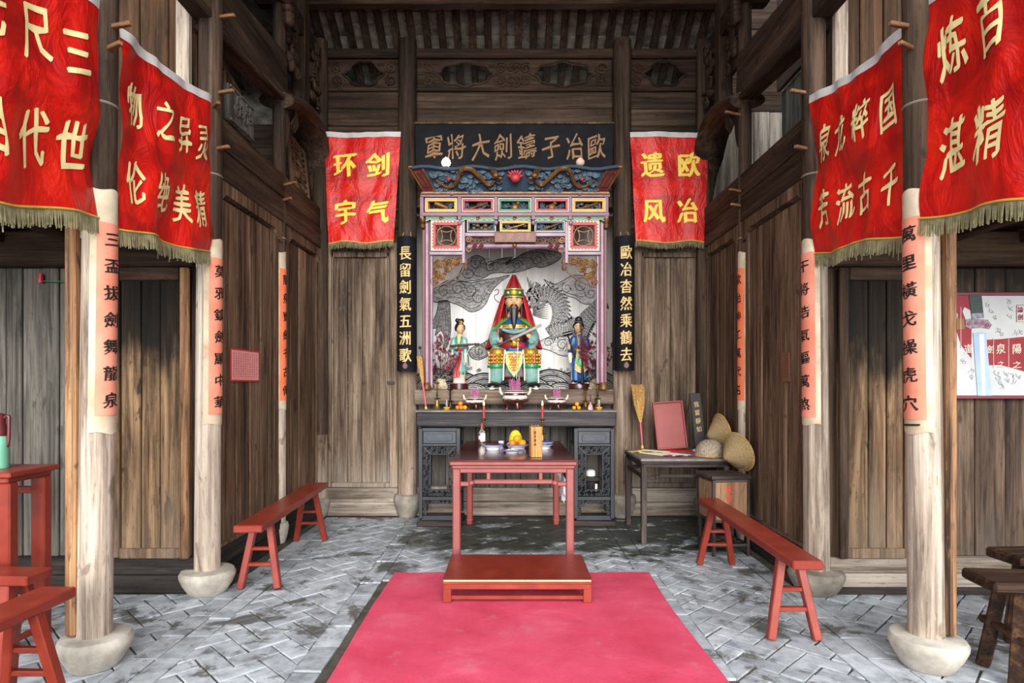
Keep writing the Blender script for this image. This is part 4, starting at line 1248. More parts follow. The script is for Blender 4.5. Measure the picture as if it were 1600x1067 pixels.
for k in range(8):
    y_ = 370 + 12 * k
    fm.ribbon(smoothpath([M_(790, y_), M_(840, y_ + 22), M_(890, y_ + 8 + 3 * k)], 5), [.03 * (1 - i / 11) + .002 for i in range(11)], NY, .002)
fm.obj('ink_mane', M_inkd, mu)
B().ribbon(smoothpath([M_(x, y) for x, y in ((575, 380), (548, 360), (545, 335), (565, 325), (572, 305), (560, 295), (545, 305))], 5), .008, NY, .002).obj('ink_whisker', M_line, mu)
wv, wf = B(), B()
for q_, (cx_, cy_, r0_, n_) in enumerate(((170, 985, 190, 11), (330, 990, 170, 10), (1190, 985, 180, 11), (1050, 990, 170, 10), (905, 985, 185, 11), (480, 990, 165, 10), (640, 1000, 150, 9), (780, 1000, 150, 9), (250, 1010, 130, 7), (410, 1015, 125, 7), (975, 1015, 130, 7), (1120, 1015, 130, 7), (570, 1015, 120, 7), (850, 1015, 120, 7))):
    e_ = .0012 * (q_ + 1)
    arc = lambda r_, e, m_=18: [M_(cx_ + r_ * math.cos(a), cy_ - r_ * .95 * math.sin(a), e) for a in [PI * (.08 + .84 * i / m_) for i in range(m_ + 1)]]
    wf.prism(arc(r0_, e_), (0, .001, 0))
    for k in range(n_):
        wv.ribbon(arc(r0_ - 1 - k * 13, e_ + .0002), [(.017 if k % 3 == 0 else .009) * (.25 + math.sin(PI * (i + .5) / 19)) for i in range(19)], NY, .0006)
wf.obj('ink_wave_ground', M_inkl, mu)
for k in range(60):
    x_ = R7.uniform(120, 1240); y_ = R7.uniform(785, 850)
    wv.ribbon(spiral(M_(x_, y_, .018), .02, .006, 1.2, 8, R7.random() * 6), .005, NY, .0015)
wv.obj('ink_waves', M_line, mu)
B().prism([M_(110, 925, .0185), M_(1250, 925, .0185), M_(1250, 960, .0185), M_(110, 960, .0185)], (0, .001, 0)).obj('ink_water', M_inkg, mu)
# ------------------------------------------------------------------ carpet and kneeling platform
def rugz(u, v):
    return .004 + .004 * (mnoise.noise((u * 6, v * 9, 1)) + .6 * mnoise.noise((u * 14, v * 20, 3)))
b = B().grid(lambda u, v: ((-.90 + 1.94 * u) + .012 * math.sin(v * 7) * (1 if u > .5 else .6), 2.2 + 2.45 * v + .008 * math.sin(u * 8), .006 + rugz(u, v)), 60, 80, (0, 0, -.008))
b.obj('carpet', M_rug, None, smooth=True, label='flat red carpet runner laid on the brick floor', cat='carpet')

kn = thing('kneeling_platform', 'low red wooden kneeling platform standing on the red carpet', 'platform', (.035, 4.29, .012))
B().box((0, 0, .137), (.985, .60, .034), .006).obj('top', M_red, kn)
b = B(); b.bar((-.48, -.285, .105), (.48, -.285, .105), .025, .034); b.bar((-.48, .285, .105), (.48, .285, .105), .025, .034)
for sx in (-.47, .47): b.bar((sx, -.28, .105), (sx, .28, .105), .025, .034)
b.obj('apron', M_red, kn)
for sx in (-1, 1):
    for sy in (-1, 1): B().box((sx * .462, sy * .27, .06), (.056, .05, .12), .004).obj('leg', M_red, kn)
for sy in (-1, 1): B().bar((-.44, sy * .27, .03), (.44, sy * .27, .03), .03, .026).obj('stretcher', M_red, kn)
b = B()
b.box((0, -.3, .147), (.97, .008, .010), .002); b.obj('worn_edge', pm('bare_wood_edge', '#cdb48f', .7), kn, label='pale worn front edge')

# ------------------------------------------------------------------ long red offering table
t = thing('offering_table', 'long red offering table with dark shiny top before the altar', 'table', (.01, 5.53, 0))
hw, hd, H = .48, .78, .86
B().box((0, 0, H - .008), (2 * hw + .012, 2 * hd + .012, .016), .004).obj('table_top', M_redtop, t, label='dark brown glossy top')
b = B()
for sy in (-1, 1):
    b.box((0, sy * (hd - .01), H - .03), (2 * hw + .03, .06, .03), .007); b.box((0, sy * (hd - .02), H - .058), (2 * hw, .045, .026), .007)
for sx in (-1, 1):
    b.box((sx * (hw - .01), 0, H - .03), (.06, 2 * hd + .03, .03), .007); b.box((sx * (hw - .02), 0, H - .058), (.045, 2 * hd, .026), .007)
b.obj('moulded_edge', M_pinkred, t)
for sy in (-1, 1):
    b = B(); b.box((0, sy * (hd - .03), H - .088), (2 * hw - .02, .03, .04), .006); b.obj('apron', M_pinkred, t)
for sx in (-1, 1):
    b = B(); b.box((sx * (hw - .035), 0, H - .088), (.03, 2 * hd - .08, .04), .006); b.obj('apron', M_pinkred, t)
for sx in (-1, 1):
    for sy in (-1, 1):
        l = B().box((sx * (hw - .035), sy * (hd - .035), (H - .07) / 2), (.062, .062, H - .07), .009).obj('leg', M_pinkred if sy < 0 else M_red, t)
        if sy > 0: B().box((sx * (hw - .035), sy * (hd - .035), .055), (.066, .066, .012), .003).obj('leg_band', M_pinkred, l)
for sy in (-1, 1):
    y = sy * (hd - .035)
    pts = [(-hw + .06, y, .665), (-.345, y, .665), (-.31, y, .682), (.31, y, .682), (.345, y, .665), (hw - .06, y, .665)]
    b = B()
    for p, q in zip(pts, pts[1:]): b.bar(p, q, .034, .036, .008)
    s_ = b.obj('humpback_stretcher', M_pinkred, t)
    for sx in (-.195, .215): B().box((sx, y, .735), (.03, .028, .075), .005).obj('strut', M_pinkred, t)
for sx in (-1, 1):
    x = sx * (hw - .035)
    pts = [(x, -hd + .06, .665), (x, -.6, .665), (x, -.56, .682), (x, .56, .682), (x, .6, .665), (x, hd - .06, .665)]
    b = B()
    for p, q in zip(pts, pts[1:]): b.bar(p, q, .034, .036, .008)
    b.obj('humpback_stretcher', M_pinkred, t)
    for sy in (-.45, .0, .45): B().box((x, sy, .735), (.028, .03, .075), .005).obj('strut', M_pinkred, t)
# white cloth over the right stretcher
M_cloth = pm('white_cotton', '#dcdbe0', .9, nscale=14)
cl = B()
Wc = .10
def clothf(u, v):
    y = -.33 + u * .24
    x = hw - .035 + (.022 + .012 * math.sin(u * 14)) * (1 if v > .5 else -1)
    L = .24 + .14 * u + .05 * math.sin(u * 7)
    if v > .5: z = .70 - L * (v - .5) * 2
    else: z = .70 - (.06 + .12 * (1 - u)) * (.5 - v) * 2
    if abs(v - .5) < .06: x = hw - .035
    return (.01 + x + .012 * math.sin(u * 17 + v * 5), 5.53 + .30 + y, z + .006)
cl.grid(clothf, 14, 18, (0, .004, .002))
cl.obj('draped_cloth', M_cloth, None, smooth=True, label='white cloth hung over the right stretcher of the offering table', cat='cloth')

# ------------------------------------------------------------------ black altar table with pedestals
xa0, xa1 = X(650, 6.2), X(963, 6.2)
al = thing('altar_table', 'long black altar table with two carved pedestal cabinets', 'table', ((xa0 + xa1) / 2, 6.40, 0))
ac = (xa0 + xa1) / 2
Lh = (xa1 - xa0) / 2
B().box((0, 0, 1.09), (2 * Lh, .42, .15), .012).obj('top_beam', W_altop, al)
B().box((0, 0, 1.172), (2 * Lh + .01, .44, .02), .005).obj('dusty_top', W_niche if 0 else pm('dusty_altar_board', '#7d7872', .85, color2='#5f5a56', nscale=6), al, label='top board grey with incense dust')
def fret(b, x0, x1, z0, z1, y, sc=.026, d=.018):
    """carved meander strip filling a rectangle"""
    nx, nz = max(1, round((x1 - x0) / sc)), max(1, round((z1 - z0) / sc)); R8 = random.Random(int(x0 * 1000) + int(z0 * 997))
    dx, dz = (x1 - x0) / nx, (z1 - z0) / nz
    for i in range(nx):
        for j in range(nz):
            cx, cz = x0 + (i + .5) * dx, z0 + (j + .5) * dz
            k = (i * 2 + j * 3 + R8.randrange(2)) % 4
            if k == 0: b.box((cx, y, cz), (dx * 1.0, d, .008), 0); b.box((cx + dx * .3, y, cz + dz * .2), (.008, d, dz * .6), 0)
            elif k == 1: b.box((cx, y, cz), (.008, d, dz * 1.0), 0); b.box((cx - dx * .2, y, cz - dz * .3), (dx * .6, d, .008), 0)
            elif k == 2: b.tube(spiral((cx, y, cz), dx * .45, .004, 1.2, 7, R8.random() * 6), .0045, 4)
            else: b.box((cx, y, cz + dz * .3), (dx * 1.0, d, .008), 0); b.box((cx - dx * .3, y, cz), (.008, d, dz), 0); b.box((cx, y, cz - dz * .3), (dx * .6, d, .007), 0)
for px0, px1 in ((654, 719.5), (896.5, 960)):
    x0, x1 = X(px0, 6.2) - ac, X(px1, 6.2) - ac
    yf = -.195
    for xx in (x0 + .022, x1 - .022):
        for yy in (yf, yf + .36): B().box((xx, yy, .54), (.044, .044, .92), .005).obj('pedestal_post', M_altar, al)
    for z_, h_ in ((.985, .04), (.83, .03), (.285, .04)):
        for yy in (yf, yf + .36): B().box(((x0 + x1) / 2, yy, z_), (x1 - x0 - .05, .034, h_), .005).obj('rail', M_altar, al)
        for xx in (x0 + .022, x1 - .022): B().box((xx, yf + .18, z_), (.034, .32, h_), .005).obj('rail', M_altar, al)
    dr = B().box(((x0 + x1) / 2, yf + .012, .907), (x1 - x0 - .09, .03, .125), .004).obj('drawer', M_altpan, al)
    b = B().box(((x0 + x1) / 2, yf - .006, .905), (x1 - x0 - .17, .014, .075), .006); b.obj('raised_panel', M_altpan, dr)
    b = B()
    for xx in (x0 + .022, x1 - .022): b.box((xx, yf + .18, .907), (.02, .3, .12), .003)
    b.obj('side_panel', M_altar, al)
    w = .075
    b = B()
    fret(b, x0 + .046, x0 + .046 + w, .31, .81, yf + .005); fret(b, x1 - .046 - w, x1 - .046, .31, .81, yf + .005)
    fret(b, x0 + .046 + w, x1 - .046 - w, .81 - w, .81, yf + .005); fret(b, x0 + .046 + w, x1 - .046 - w, .31, .31 + w * .8, yf + .005)
    for c0, c1 in (((x0 + .05, .81), (x0 + .05 + w, .81 - w)), ((x1 - .05, .81), (x1 - .05 - w, .81 - w))):
        b.bar((c0[0], yf - .002, c0[1]), (c1[0], yf - .002, c1[1]), .02, .018, .003, (0, 1, 0))
    for xx in (x0 + .046 + w, x1 - .046 - w): b.box((xx, yf + .003, .56), (.010, .022, .43), .002)
    for zz in (.81 - w, .31 + w * .8): b.box(((x0 + x1) / 2, yf + .003, zz), (x1 - x0 - .09 - 2 * w, .022, .010), .002)
    b.obj('fretwork_frame', M_altar, al, label='pierced meander fretwork frame')
    b = B().box(((x0 + x1) / 2, yf + .19, .315), (x1 - x0 - .06, .33, .018), .003); b.obj('shelf', M_altar, al)
    b = B()
    fret(b, x0 + .046, x1 - .046, .225, .265, yf + .005, .02)
    for sx, xx in ((1, x0 + .046), (-1, x1 - .046)):
        for k in range(6): b.tube(spiral((xx + sx * (.012 + .012 * R.random()), yf + .005, .225 - k * .022), .016, .004, 1.2, 8, R.random() * 6), .006, 5)
    b.obj('carved_apron', M_altar, al)
    b = B()
    for yy in (yf - .01, yf + .37): b.box(((x0 + x1) / 2, yy, .028), (x1 - x0 + .03, .06, .055), .01)
    for xx in (x0 + .02, x1 - .02): b.box((xx, yf + .18, .030), (.055, .36, .05), .01)
    b.obj('plinth', W_tab, al)
    b = B(); b.box(((x0 + x1) / 2, yf + .01, .085), (x1 - x0 - .05, .03, .05), .004); b.obj('foot_rail', M_altar, al)

# things standing inside the pedestals
ko = thing('cooking_pot', 'black lidded pot with an upturned white bowl in the right pedestal', 'pot', (X(923, 6.38), 6.38, .3245))
B().lathe([(0, 0), (.06, 0), (.075, .02), (.085, .10), (.09, .115), (.0, .118)], n=22).obj('body', M_iron, ko, smooth=True)
B().lathe([(0, .118), (.098, .118), (.118, .128), (.10, .15), (.05, .165), (0, .167)], n=22).obj('lid', pm('dark_pot_lid', '#33302e', .6), ko, smooth=True)
B().lathe([(.048, .165), (.05, .19), (.047, .215), (.03, .228), (0, .231)], n=20).obj('bowl', pm('white_bowl_glaze', '#cfd2cc', .3), ko, smooth=True)
B().prism([(.03, -.088, .02), (.055, -.082, .02), (.06, -.080, .09), (.035, -.086, .095)], (0, -.004, 0)).obj('paper_tag', M_band, ko)
b = B().box((0, 0, .028), (.19, .12, .055), .016)
b.obj('stone_block', M_stone2, None, label='grey stone block lying inside the left pedestal', cat='stone')
bpy.data.objects['stone_block'].location = (X(686, 6.38), 6.38, .3245)
bpy.data.objects['stone_block'].rotation_euler = (0, 0, .08)

# ------------------------------------------------------------------ altar offerings
AZ = 1.183
M_brass = pm('aged_brass', '#a98a4a', .35, metal=.85, color2='#6d5528', nscale=12)
M_bronze = pm('dark_bronze', '#5a4426', .45, metal=.7, color2='#2e2417', nscale=14)
M_flame = pm('candle_flame', '#ffd68a', .5, emit=('#ffb84a', 18))
M_wax = pm('red_wax', '#c02a22', .45)
M_wick = pm('burnt_wick', '#1a1412', .9)
M_stick = pm('incense_stick_pink', '#a8527f', .7, color2='#c07aa0', nscale=50)
M_ash = pm('pale_incense_ash', '#d6cfc6', .95, color2='#aaa298', nscale=40, bump=.6)
M_glaze = pm('brown_glaze', '#5a2318', .22, color2='#3a1510', nscale=10, coat=.5)
M_orange = pm('orange_peel', '#e07f12', .45, color2='#d96d0c', nscale=40, bump=.1)
M_lorange = pm('kumquat_peel', '#e89a1c', .42, color2='#dd8412', nscale=40, bump=.1)
M_leaf = pm('green_leaf', '#3d5a24', .6)
M_bristle = pm('broom_straw', '#c39a58', .85, color2='#9a7640', nscale=40)
M_pinkrod = pm('pink_handle', '#b5505a', .5)

def candlestick(label, x, y, z, h, mat, group='brass candlesticks', candle=None, name='candlestick'):
    t = thing(name, label, 'candlestick', (x, y, z), group=group)
    k = h / .3
    prof = [(0, 0), (.045, 0), (.047, .008 * k), (.036, .02 * k), (.024, .05 * k), (.016, .095 * k), (.011, .105 * k)]
    B().lathe(prof + [(0, .106 * k)], n=18).obj('base', mat, t, smooth=True)
    B().lathe([(0, .103 * k), (.03, .106 * k), (.038, .116 * k), (.036, .118 * k), (.012, .111 * k), (0, .111 * k)], n=18).obj('drip_pan', mat, t, smooth=True)
    st = [(0, .11 * k)]
    for i in range(7):
        z_ = .115 * k + i * .02 * k
        st += [(.007, z_), (.015 if i % 3 == 1 else .011, z_ + .008 * k), (.006, z_ + .018 * k)]
    st += [(.006, .255 * k), (0, .256 * k)]
    B().lathe(st, n=14).obj('stem', mat, t, smooth=True)
    B().lathe([(0, .25 * k), (.012, .254 * k), (.027, .27 * k), (.028, .276 * k), (.006, .27 * k), (0, .27 * k)], n=16).obj('top_pan', mat, t, smooth=True)
    B().lathe([(.003, .27 * k), (.0015, .30 * k), (0, h)], n=8).obj('spike', M_wick, t)
    if candle:
        c = thing('candle', candle, 'candle', (x, y, z + .278 * k), group='lit red candles')
        B().lathe([(0, .008), (.010, .008), (.011, .09), (.0125, .118), (.011, .122), (0, .121)], n=14).obj('wax', M_wax, c, smooth=True)
        B().tube([(0, 0, .118), (.001, 0, .132)], .0016, 6).obj('wick', M_wick, c)
        B().lathe([(0, .128), (.0075, .136), (.0085, .145), (.006, .160), (.002, .175), (0, .182)], n=12).obj('flame', M_flame, c, smooth=True)
    return t
candlestick('tall brass candlestick at the left end of the altar', X(683, 6.34), 6.34, AZ, .31, M_brass)
candlestick('slim dark candlestick behind the small glass lamp on the left of the altar', X(703.5, 6.45), 6.45, AZ, .23, M_bronze)
candlestick('slim brass candlestick beside the oranges on the right of the altar', X(915, 6.45), 6.45, AZ, .23, M_brass)
candlestick('tall brass candlestick at the right end of the altar', X(934, 6.47), 6.47, AZ, .30, M_brass)

def burner(label, x, y, r, h, sticks, seed):
    t = thing('incense_burner', label, 'incense burner', (x, y, AZ + .008), group='glazed incense burners')
    R9 = random.Random(seed); k = r / .11; m = h / .12
    for i in range(3):
        a = PI / 2 + PI + i * 2 * PI / 3 + .3
        c, s_ = math.cos(a), math.sin(a)
        B().tube([(.075 * k * c, .075 * k * s_, .0), (.07 * k * c, .07 * k * s_, .012 * m), (.058 * k * c, .058 * k * s_, .03 * m), (.05 * k * c, .05 * k * s_, .05 * m)], [.016 * k, .014 * k, .02 * k, .026 * k], 10).obj('leg', M_glaze, t, smooth=True)
    prof = [(0, .03 * m), (.05 * k, .032 * m), (.085 * k, .045 * m), (.104 * k, .068 * m), (.104 * k, .082 * m), (.096 * k, .09 * m), (.094 * k, .102 * m), (.108 * k, .108 * m), (.112 * k, .117 * m), (.104 * k, .119 * m), (.095 * k, .108 * m), (0, .108 * m)]
    body = B().lathe(prof, n=30).obj('bowl', M_glaze, t, smooth=True)
    b = B()
    for i in range(9):
        a = 2 * PI * i / 9
        b.ball((.095 * k * math.cos(a), .095 * k * math.sin(a), .058 * m), (.022 * k, .022 * k, .012 * m), 8, 6)
    b.obj('leaf_relief', M_glaze, body, smooth=True)
    # spilled ash over rim and shoulder
    b = B().lathe([(0, .118 * m), (.06 * k, .124 * m), (.098 * k, .117 * m), (.114 * k, .112 * m), (.113 * k, .106 * m), (.10 * k, .103 * m)], n=30, wob=.05, seed=seed)
    b.obj('ash_fill', M_ash, t, smooth=True)
    b = B().lathe([(.102 * k, .090 * m), (.109 * k, .084 * m), (.110 * k, .070 * m), (.100 * k, .062 * m)], n=40, wob=.06, seed=seed + 3)
    b.obj('ash_crust', M_ash, t, smooth=True)
    for sx in (-1, 1):
        B().tube([(sx * .108 * k, 0, .095 * m), (sx * .128 * k, 0, .112 * m), (sx * .130 * k, 0, .132 * m), (sx * .135 * k, 0, .142 * m)], [.012 * k, .011 * k, .010 * k, .006 * k], 8).obj('handle', pm('pale_celadon_handle_%d%d' % (seed, sx), '#cfc8ae', .4), t, smooth=True)
    b = B()
    for i in range(sticks):
        a, q = R9.uniform(0, 6.28), R9.uniform(0, 1) ** .5 * .042 * k
        l = R9.uniform(.055, .085) * m
        b.tube([(q * math.cos(a), q * math.sin(a), .115 * m), (q * 1.25 * math.cos(a) + R9.uniform(-.006, .006), q * 1.25 * math.sin(a), .118 * m + l)], .0019, 4)
    b.obj('incense_stubs', M_stick, t, kind='stuff')
    B().tube([(.03 * k, -.01, .115 * m), (.034 * k, -.012, .115 * m + .10 * m)], .003, 6).obj('burnt_incense_stick', M_ash, t)
burner('small brown glazed incense burner with pink stubs left of centre', X(742, 6.33), 6.33, .098, .125, 46, 1)
burner('large brown glazed incense burner in the middle of the altar', X(805, 6.31), 6.31, .132, .19, 60, 2)
burner('small brown glazed incense burner with pink stubs right of centre', X(869.5, 6.33), 6.33, .098, .125, 46, 3)

def fruit(label, x, y, z, r, mat, group, name='orange', cat='fruit'):
    t = thing(name, label, cat, (x, y, z), group=group)
    B().lathe([(0, 0), (r * .5, .08 * r), (r * .87, .5 * r), (r, .95 * r), (r * .88, 1.45 * r), (r * .5, 1.78 * r), (r * .12, 1.84 * r), (0, 1.80 * r)], n=18).obj('peel', mat, t, smooth=True)
    b = B().tube([(0, 0, 1.78 * r), (0, 0, 1.95 * r)], r * .07, 6)
    b.obj('stem_end', M_leaf, t)
    return t
gl = 'oranges on the left of the altar'
for lb, px, y, z, r, m in (('leftmost low orange of the pile left of the small burner', 715, 6.34, AZ, .024, M_orange), ('middle low orange of the pile left of the small burner', 720.5, 6.31, AZ, .025, M_orange), ('yellow orange at the right of the pile left of the small burner', 726.5, 6.33, AZ, .025, M_lorange), ('orange on top of the pile left of the small burner', 719.5, 6.335, AZ + .039, .026, M_orange)):
    fruit(lb, X(px, y), y, z, r, m, gl)
gr = 'oranges on the right of the altar'
for lb, px, y, z, r in (('left low orange of the small pile near the right candlestick', 897, 6.33, AZ, .021), ('right low orange of the small pile near the right candlestick', 904.5, 6.33, AZ, .021), ('top orange of the small pile near the right candlestick', 901.5, 6.33, AZ + .035, .024)):
    fruit(lb, X(px, y), y, z, r, M_lorange, gr)

M_glass = pm('clear_glass', '#f2f5f5', .05, alpha=.95)
def oil_lamp(label, px, y):
    t = thing('glass_lamp', label, 'lamp', (X(px, y), y, AZ), group='small glass altar lamps')
    b = B().lathe([(0, 0), (.03, 0), (.032, .006), (.018, .014), (.022, .02), (.012, .03), (0, .031)], n=16)
    for k in range(8):
        a = k * PI / 4; b.ball((.024 * math.cos(a), .024 * math.sin(a), .022), (.012, .012, .008), 6, 5)
    b.obj('lotus_base', pm('yellow_gilt_lotus', '#d9a51e', .35, metal=.3), t, smooth=True)
    B().lathe([(.012, .03), (.015, .05), (.016, .075), (.013, .095), (.010, .105), (.0085, .105), (.011, .094), (.0135, .075), (.0125, .05), (.01, .032)], n=16).obj('chimney', M_glass, t, smooth=True)
    B().tube([(0, 0, .03), (0, 0, .07)], .005, 8).obj('wick_holder', M_band, t)
oil_lamp('small glass altar lamp on gilt lotus base between the left candlesticks', 698, 6.31)
oil_lamp('small glass altar lamp on gilt lotus base at the right end of the altar', 936, 6.31)
fk = thing('pink_flask', 'pink and brown flowered flask between the right candlesticks', 'flask', (X(922.5, 6.31), 6.31, AZ))
B().lathe([(0, 0), (.026, 0), (.028, .02), (.022, .045), (.010, .06), (.008, .075), (.011, .08), (0, .081)], n=18).obj('body', pm('pink_flowered_glaze', '#c43a5a', .3, color2='#e9c9cf', nscale=60), fk, smooth=True)
B().tube([(0, 0, .08), (.0, .0, .16)], [.008, .006], 8).obj('brown_stopper', M_glaze, fk, smooth=True)

def broom(label, base, tip, loc_frac, L, name='broom', wmax=.06):
    base, tip = V(base), V(tip); d = (tip - base); t = thing(name, label, 'broom', base, group='straw hand brooms')
    d2 = d * loc_frac
    B().tube([(0, 0, 0), d2 * .5, d2], [.008, .010, .011], 10).obj('handle', M_pinkrod, t, smooth=True)
    B().tube([d * -.0 + V((0, 0, .0)), d * .05], [.014, .012], 8).obj('binding', M_cord, t)
    b = B(); R10 = random.Random(3); side = d.cross(V((0, 1, 0))).normalized()
    n = 90
    for i in range(n):
        u = R10.uniform(-1, 1); w = R10.uniform(-1, 1)
        p1 = d2 + side * u * .008 + V((0, w * .006, 0)); pm_ = d * (loc_frac + (1 - loc_frac) * .45) + side * u * wmax * .38 + V((0, w * .012, 0))
        p2 = d * R10.uniform(.93, 1.0) + side * u * wmax * .5 + V((0, w * .014, 0))
        b.tube([p1, pm_, p2], [.003, .0034, .002], 4)
    b.obj('bristles', M_bristle, t, kind='stuff')
    return t
broom('straw hand broom leaning upright against the left altar column', (X(666, 6.30), 6.30, AZ + .003), (X(654.5, 6.44), 6.46, Z(556, 6.46)), .48, .5, wmax=.055)

# plum blossom arrangements in root pots
M_root = pm('gnarled_pale_root', '#bfae92', .85, color2='#8a755a', nscale=14, bump=.5)
M_branch = pm('dark_twig', '#2f231f', .8)
M_blossom = pm('dark_red_blossom', '#5c0f20', .6, color2='#7e1c33', nscale=30)
M_stamen = pm('orange_blossom_centre', '#c85a3a', .6)
def plum(label, px, y, wpx, hpx, seed, flowers=150):
    t = thing('plum_arrangement', label, 'flowers', (X(px, y), y, 1.391), group='artificial plum blossom arrangements')
    R11 = random.Random(seed)
    b = B()
    for k in range(16):
        a = R11.uniform(0, 6.28); q = R11.uniform(.02, .07)
        b.tube([(q * 1.4 * math.cos(a), q * math.sin(a) * .8, .0), (q * math.cos(a), q * .8 * math.sin(a), .05), (q * .4 * math.cos(a + .5), q * .4 * math.sin(a + .5), .12)], [.022, .02, .016], 8)
    me = remeshed(b, .008, 1)
    for v_ in me.vertices: v_.co += v_.normal * .022 * (mnoise.noise(v_.co * 26 + V((seed, 0, 0))) + .4 * mnoise.noise(v_.co * 60)) * min(1, v_.co.z * 40)
    me.materials.append(M_root)
    link('root_pot', me, t)
    br = B(); tips = []
    for k in range(15):
        u = -1 + 2 * (k + .5) / 15; hh = hpx / F * y * R11.uniform(.7, 1.0) * (1 - .28 * abs(u)); ww = wpx / F * y * .5 * u
        p = smoothpath([(0 + u * .03, 0, .10), (ww * .4 + R11.uniform(-.02, .02), R11.uniform(-.05, .04), hh * .45), (ww * .9, R11.uniform(-.06, .05), hh * .8), (ww, R11.uniform(-.06, .05), hh)], 5)
        br.tube(p, [.005 - .0035 * i / len(p) for i in range(len(p))], 5)
        tips += p[4:]
        for j in range(4):
            q = p[R11.randrange(5, len(p))]; e = q + V((R11.uniform(-.07, .07), R11.uniform(-.03, .03), R11.uniform(.01, .08)))
            br.tube([q, e], [.0025, .0012], 4); tips += [e, (q + e) / 2, e]
    br.obj('branches', M_branch, t)
    fb, st = B(), B()
    me = None
    for k in range(flowers):
        c = R11.choice(tips) + V((R11.uniform(-.015, .015), R11.uniform(-.02, .01), R11.uniform(-.012, .012)))
        r = R11.uniform(.013, .022); tilt = Matrix.Rotation(R11.uniform(-.9, .9), 3, 'X') @ Matrix.Rotation(R11.uniform(-.9, .9), 3, 'Z')
        b = B()
        for i in range(5):
            a = 2 * PI * i / 5
            b.add([tilt @ V(q) + c for q in ((0, 0, 0), (r * math.cos(a - .45), -.003, r * math.sin(a - .45)), (r * 1.15 * math.cos(a), -.006, r * 1.15 * math.sin(a)), (r * math.cos(a + .45), -.003, r * math.sin(a + .45)))], [(0, 1, 2, 3)])
        b.ball(c + tilt @ V((0, -.004, 0)), r * .28, 5, 4)
        fb.add(b.v, b.f)
    fb.obj('blossoms', M_blossom, t, kind='stuff')
    lf = B()
    for k in range(9):
        a = R11.uniform(0, 6.28); q = V((.06 * math.cos(a), .04 * math.sin(a), 0))
        p = smoothpath([V((0, 0, .11)), q + V((0, 0, .16)), q * 1.9 + V((0, 0, .13))], 4)
        lf.ribbon(p, [.006 + .012 * math.sin(PI * i / 8) for i in range(9)], (0, -1, .2), .001)
    lf.obj('grey_leaves', pm('grey_green_leaf_%d' % seed, '#59604f', .7), t)
plum('dark red plum blossom in a pale root pot left of the lady statue', 688, 6.86, 68, 88, 4)
plum('dark red plum blossom in a brown root pot right of the hammer-holding statue', 932, 6.86, 60, 92, 6)

# ------------------------------------------------------------------ offerings on the red table
TZ = .861
M_porc = pm('white_porcelain', '#dfe2ea', .18, coat=.3)
M_cobalt = pm('cobalt_line', '#4a5fa8', .3)
candlestick('brass candlestick with a lit red candle behind the bottle', X(756, 6.02), 6.02, TZ, .265, M_brass, 'candlesticks on the offering table', 'lit red candle above the bottle on the left', 'candlestick')
candlestick('brass candlestick with a lit red candle behind the bamboo box', X(847.5, 6.02), 6.02, TZ, .265, M_brass, 'candlesticks on the offering table', 'lit red candle above the bamboo box on the right', 'candlestick')
def plate(label, x, y, r, h, foodname=None):
    t = thing('plate', label, 'plate', (x, y, TZ), group='porcelain plates of offerings')
    B().lathe([(0, 0), (r * .55, 0), (r * .57, .005), (r * .62, h * .5), (r * .98, h * .93), (r, h), (r * .96, h), (r * .58, h * .62), (0, h * .5)], n=30).obj('dish', M_porc, t, smooth=True)
    B().lathe([(r * .985, h * .955), (r * 1.004, h * .985), (r * .99, h * 1.01)], n=30).obj('blue_rim', M_cobalt, t, smooth=True)
    return t
y1 = 5.44
plate('deep white plate holding dark dates on the left of the offering table', X(770, y1), y1, .104, .048)
plate('white plate holding oranges in the middle of the offering table', X(808, y1), y1, .104, .048)
plate('flat white plate with pale grain in front of the orange plate', X(800, 5.22), 5.22, .098, .024)
plate('white plate partly behind the bamboo box on the right', X(849, 5.50), 5.50, .09, .045)
plate('white plate farther back behind the bamboo box', X(852, 5.75), 5.75, .085, .045)
def heap(label, x, y, z, r, n, rad, mat, name, seed):
    b = B(); R12 = random.Random(seed)
    for k in range(n):
        a, q = R12.uniform(0, 6.28), r * R12.random() ** .6
        b.ball((q * math.cos(a), q * math.sin(a), rad * .8 + (r - q) * .22 * R12.random()), (rad * R12.uniform(.8, 1.2), rad * R12.uniform(.7, 1), rad * .75), 7, 5, rz(R12.random() * 3))
    o = b.obj(name, mat, None, smooth=True, label=label, kind='stuff')
    o.location = (x, y, z); return o
heap('heap of dark dates on the left white plate', X(770, y1), y1, TZ + .036, .062, 46, .013, pm('dark_date', '#3a161a', .4), 'dates', 3)
heap('heap of pale grain on the flat front plate', X(800, 5.22), 5.22, TZ + .016, .06, 90, .006, pm('pale_grain', '#c9c2b2', .8), 'grain', 5)
heap('brown dried fruit on the plate of oranges', X(808, y1), y1 - .02, TZ + .034, .07, 30, .011, pm('dried_fruit', '#7d6238', .6), 'dried_fruit', 8)
heap('pale sweets on the plate behind the bamboo box', X(849, 5.5), 5.5, TZ + .032, .05, 24, .011, pm('pale_sweets', '#8f8784', .5), 'sweets', 9)
go = 'oranges on the middle plate'
for lb, dx, dy, dz, r in (('orange at the left on the middle plate', -.043, .0, .030, .032), ('orange at the right on the middle plate', .046, -.01, .030, .034), ('orange behind on the middle plate', .0, .04, .034, .03), ('orange on top in the middle plate', .0, -.005, .066, .036)):
    fruit(lb, X(808, y1) + dx, y1 + dy, TZ + dz, r, M_orange if dx < 0 else M_lorange, go)
po = thing('pomelo', 'big yellow-green pomelo behind the plate of oranges', 'fruit', (X(805.5, 5.72), 5.72, TZ))
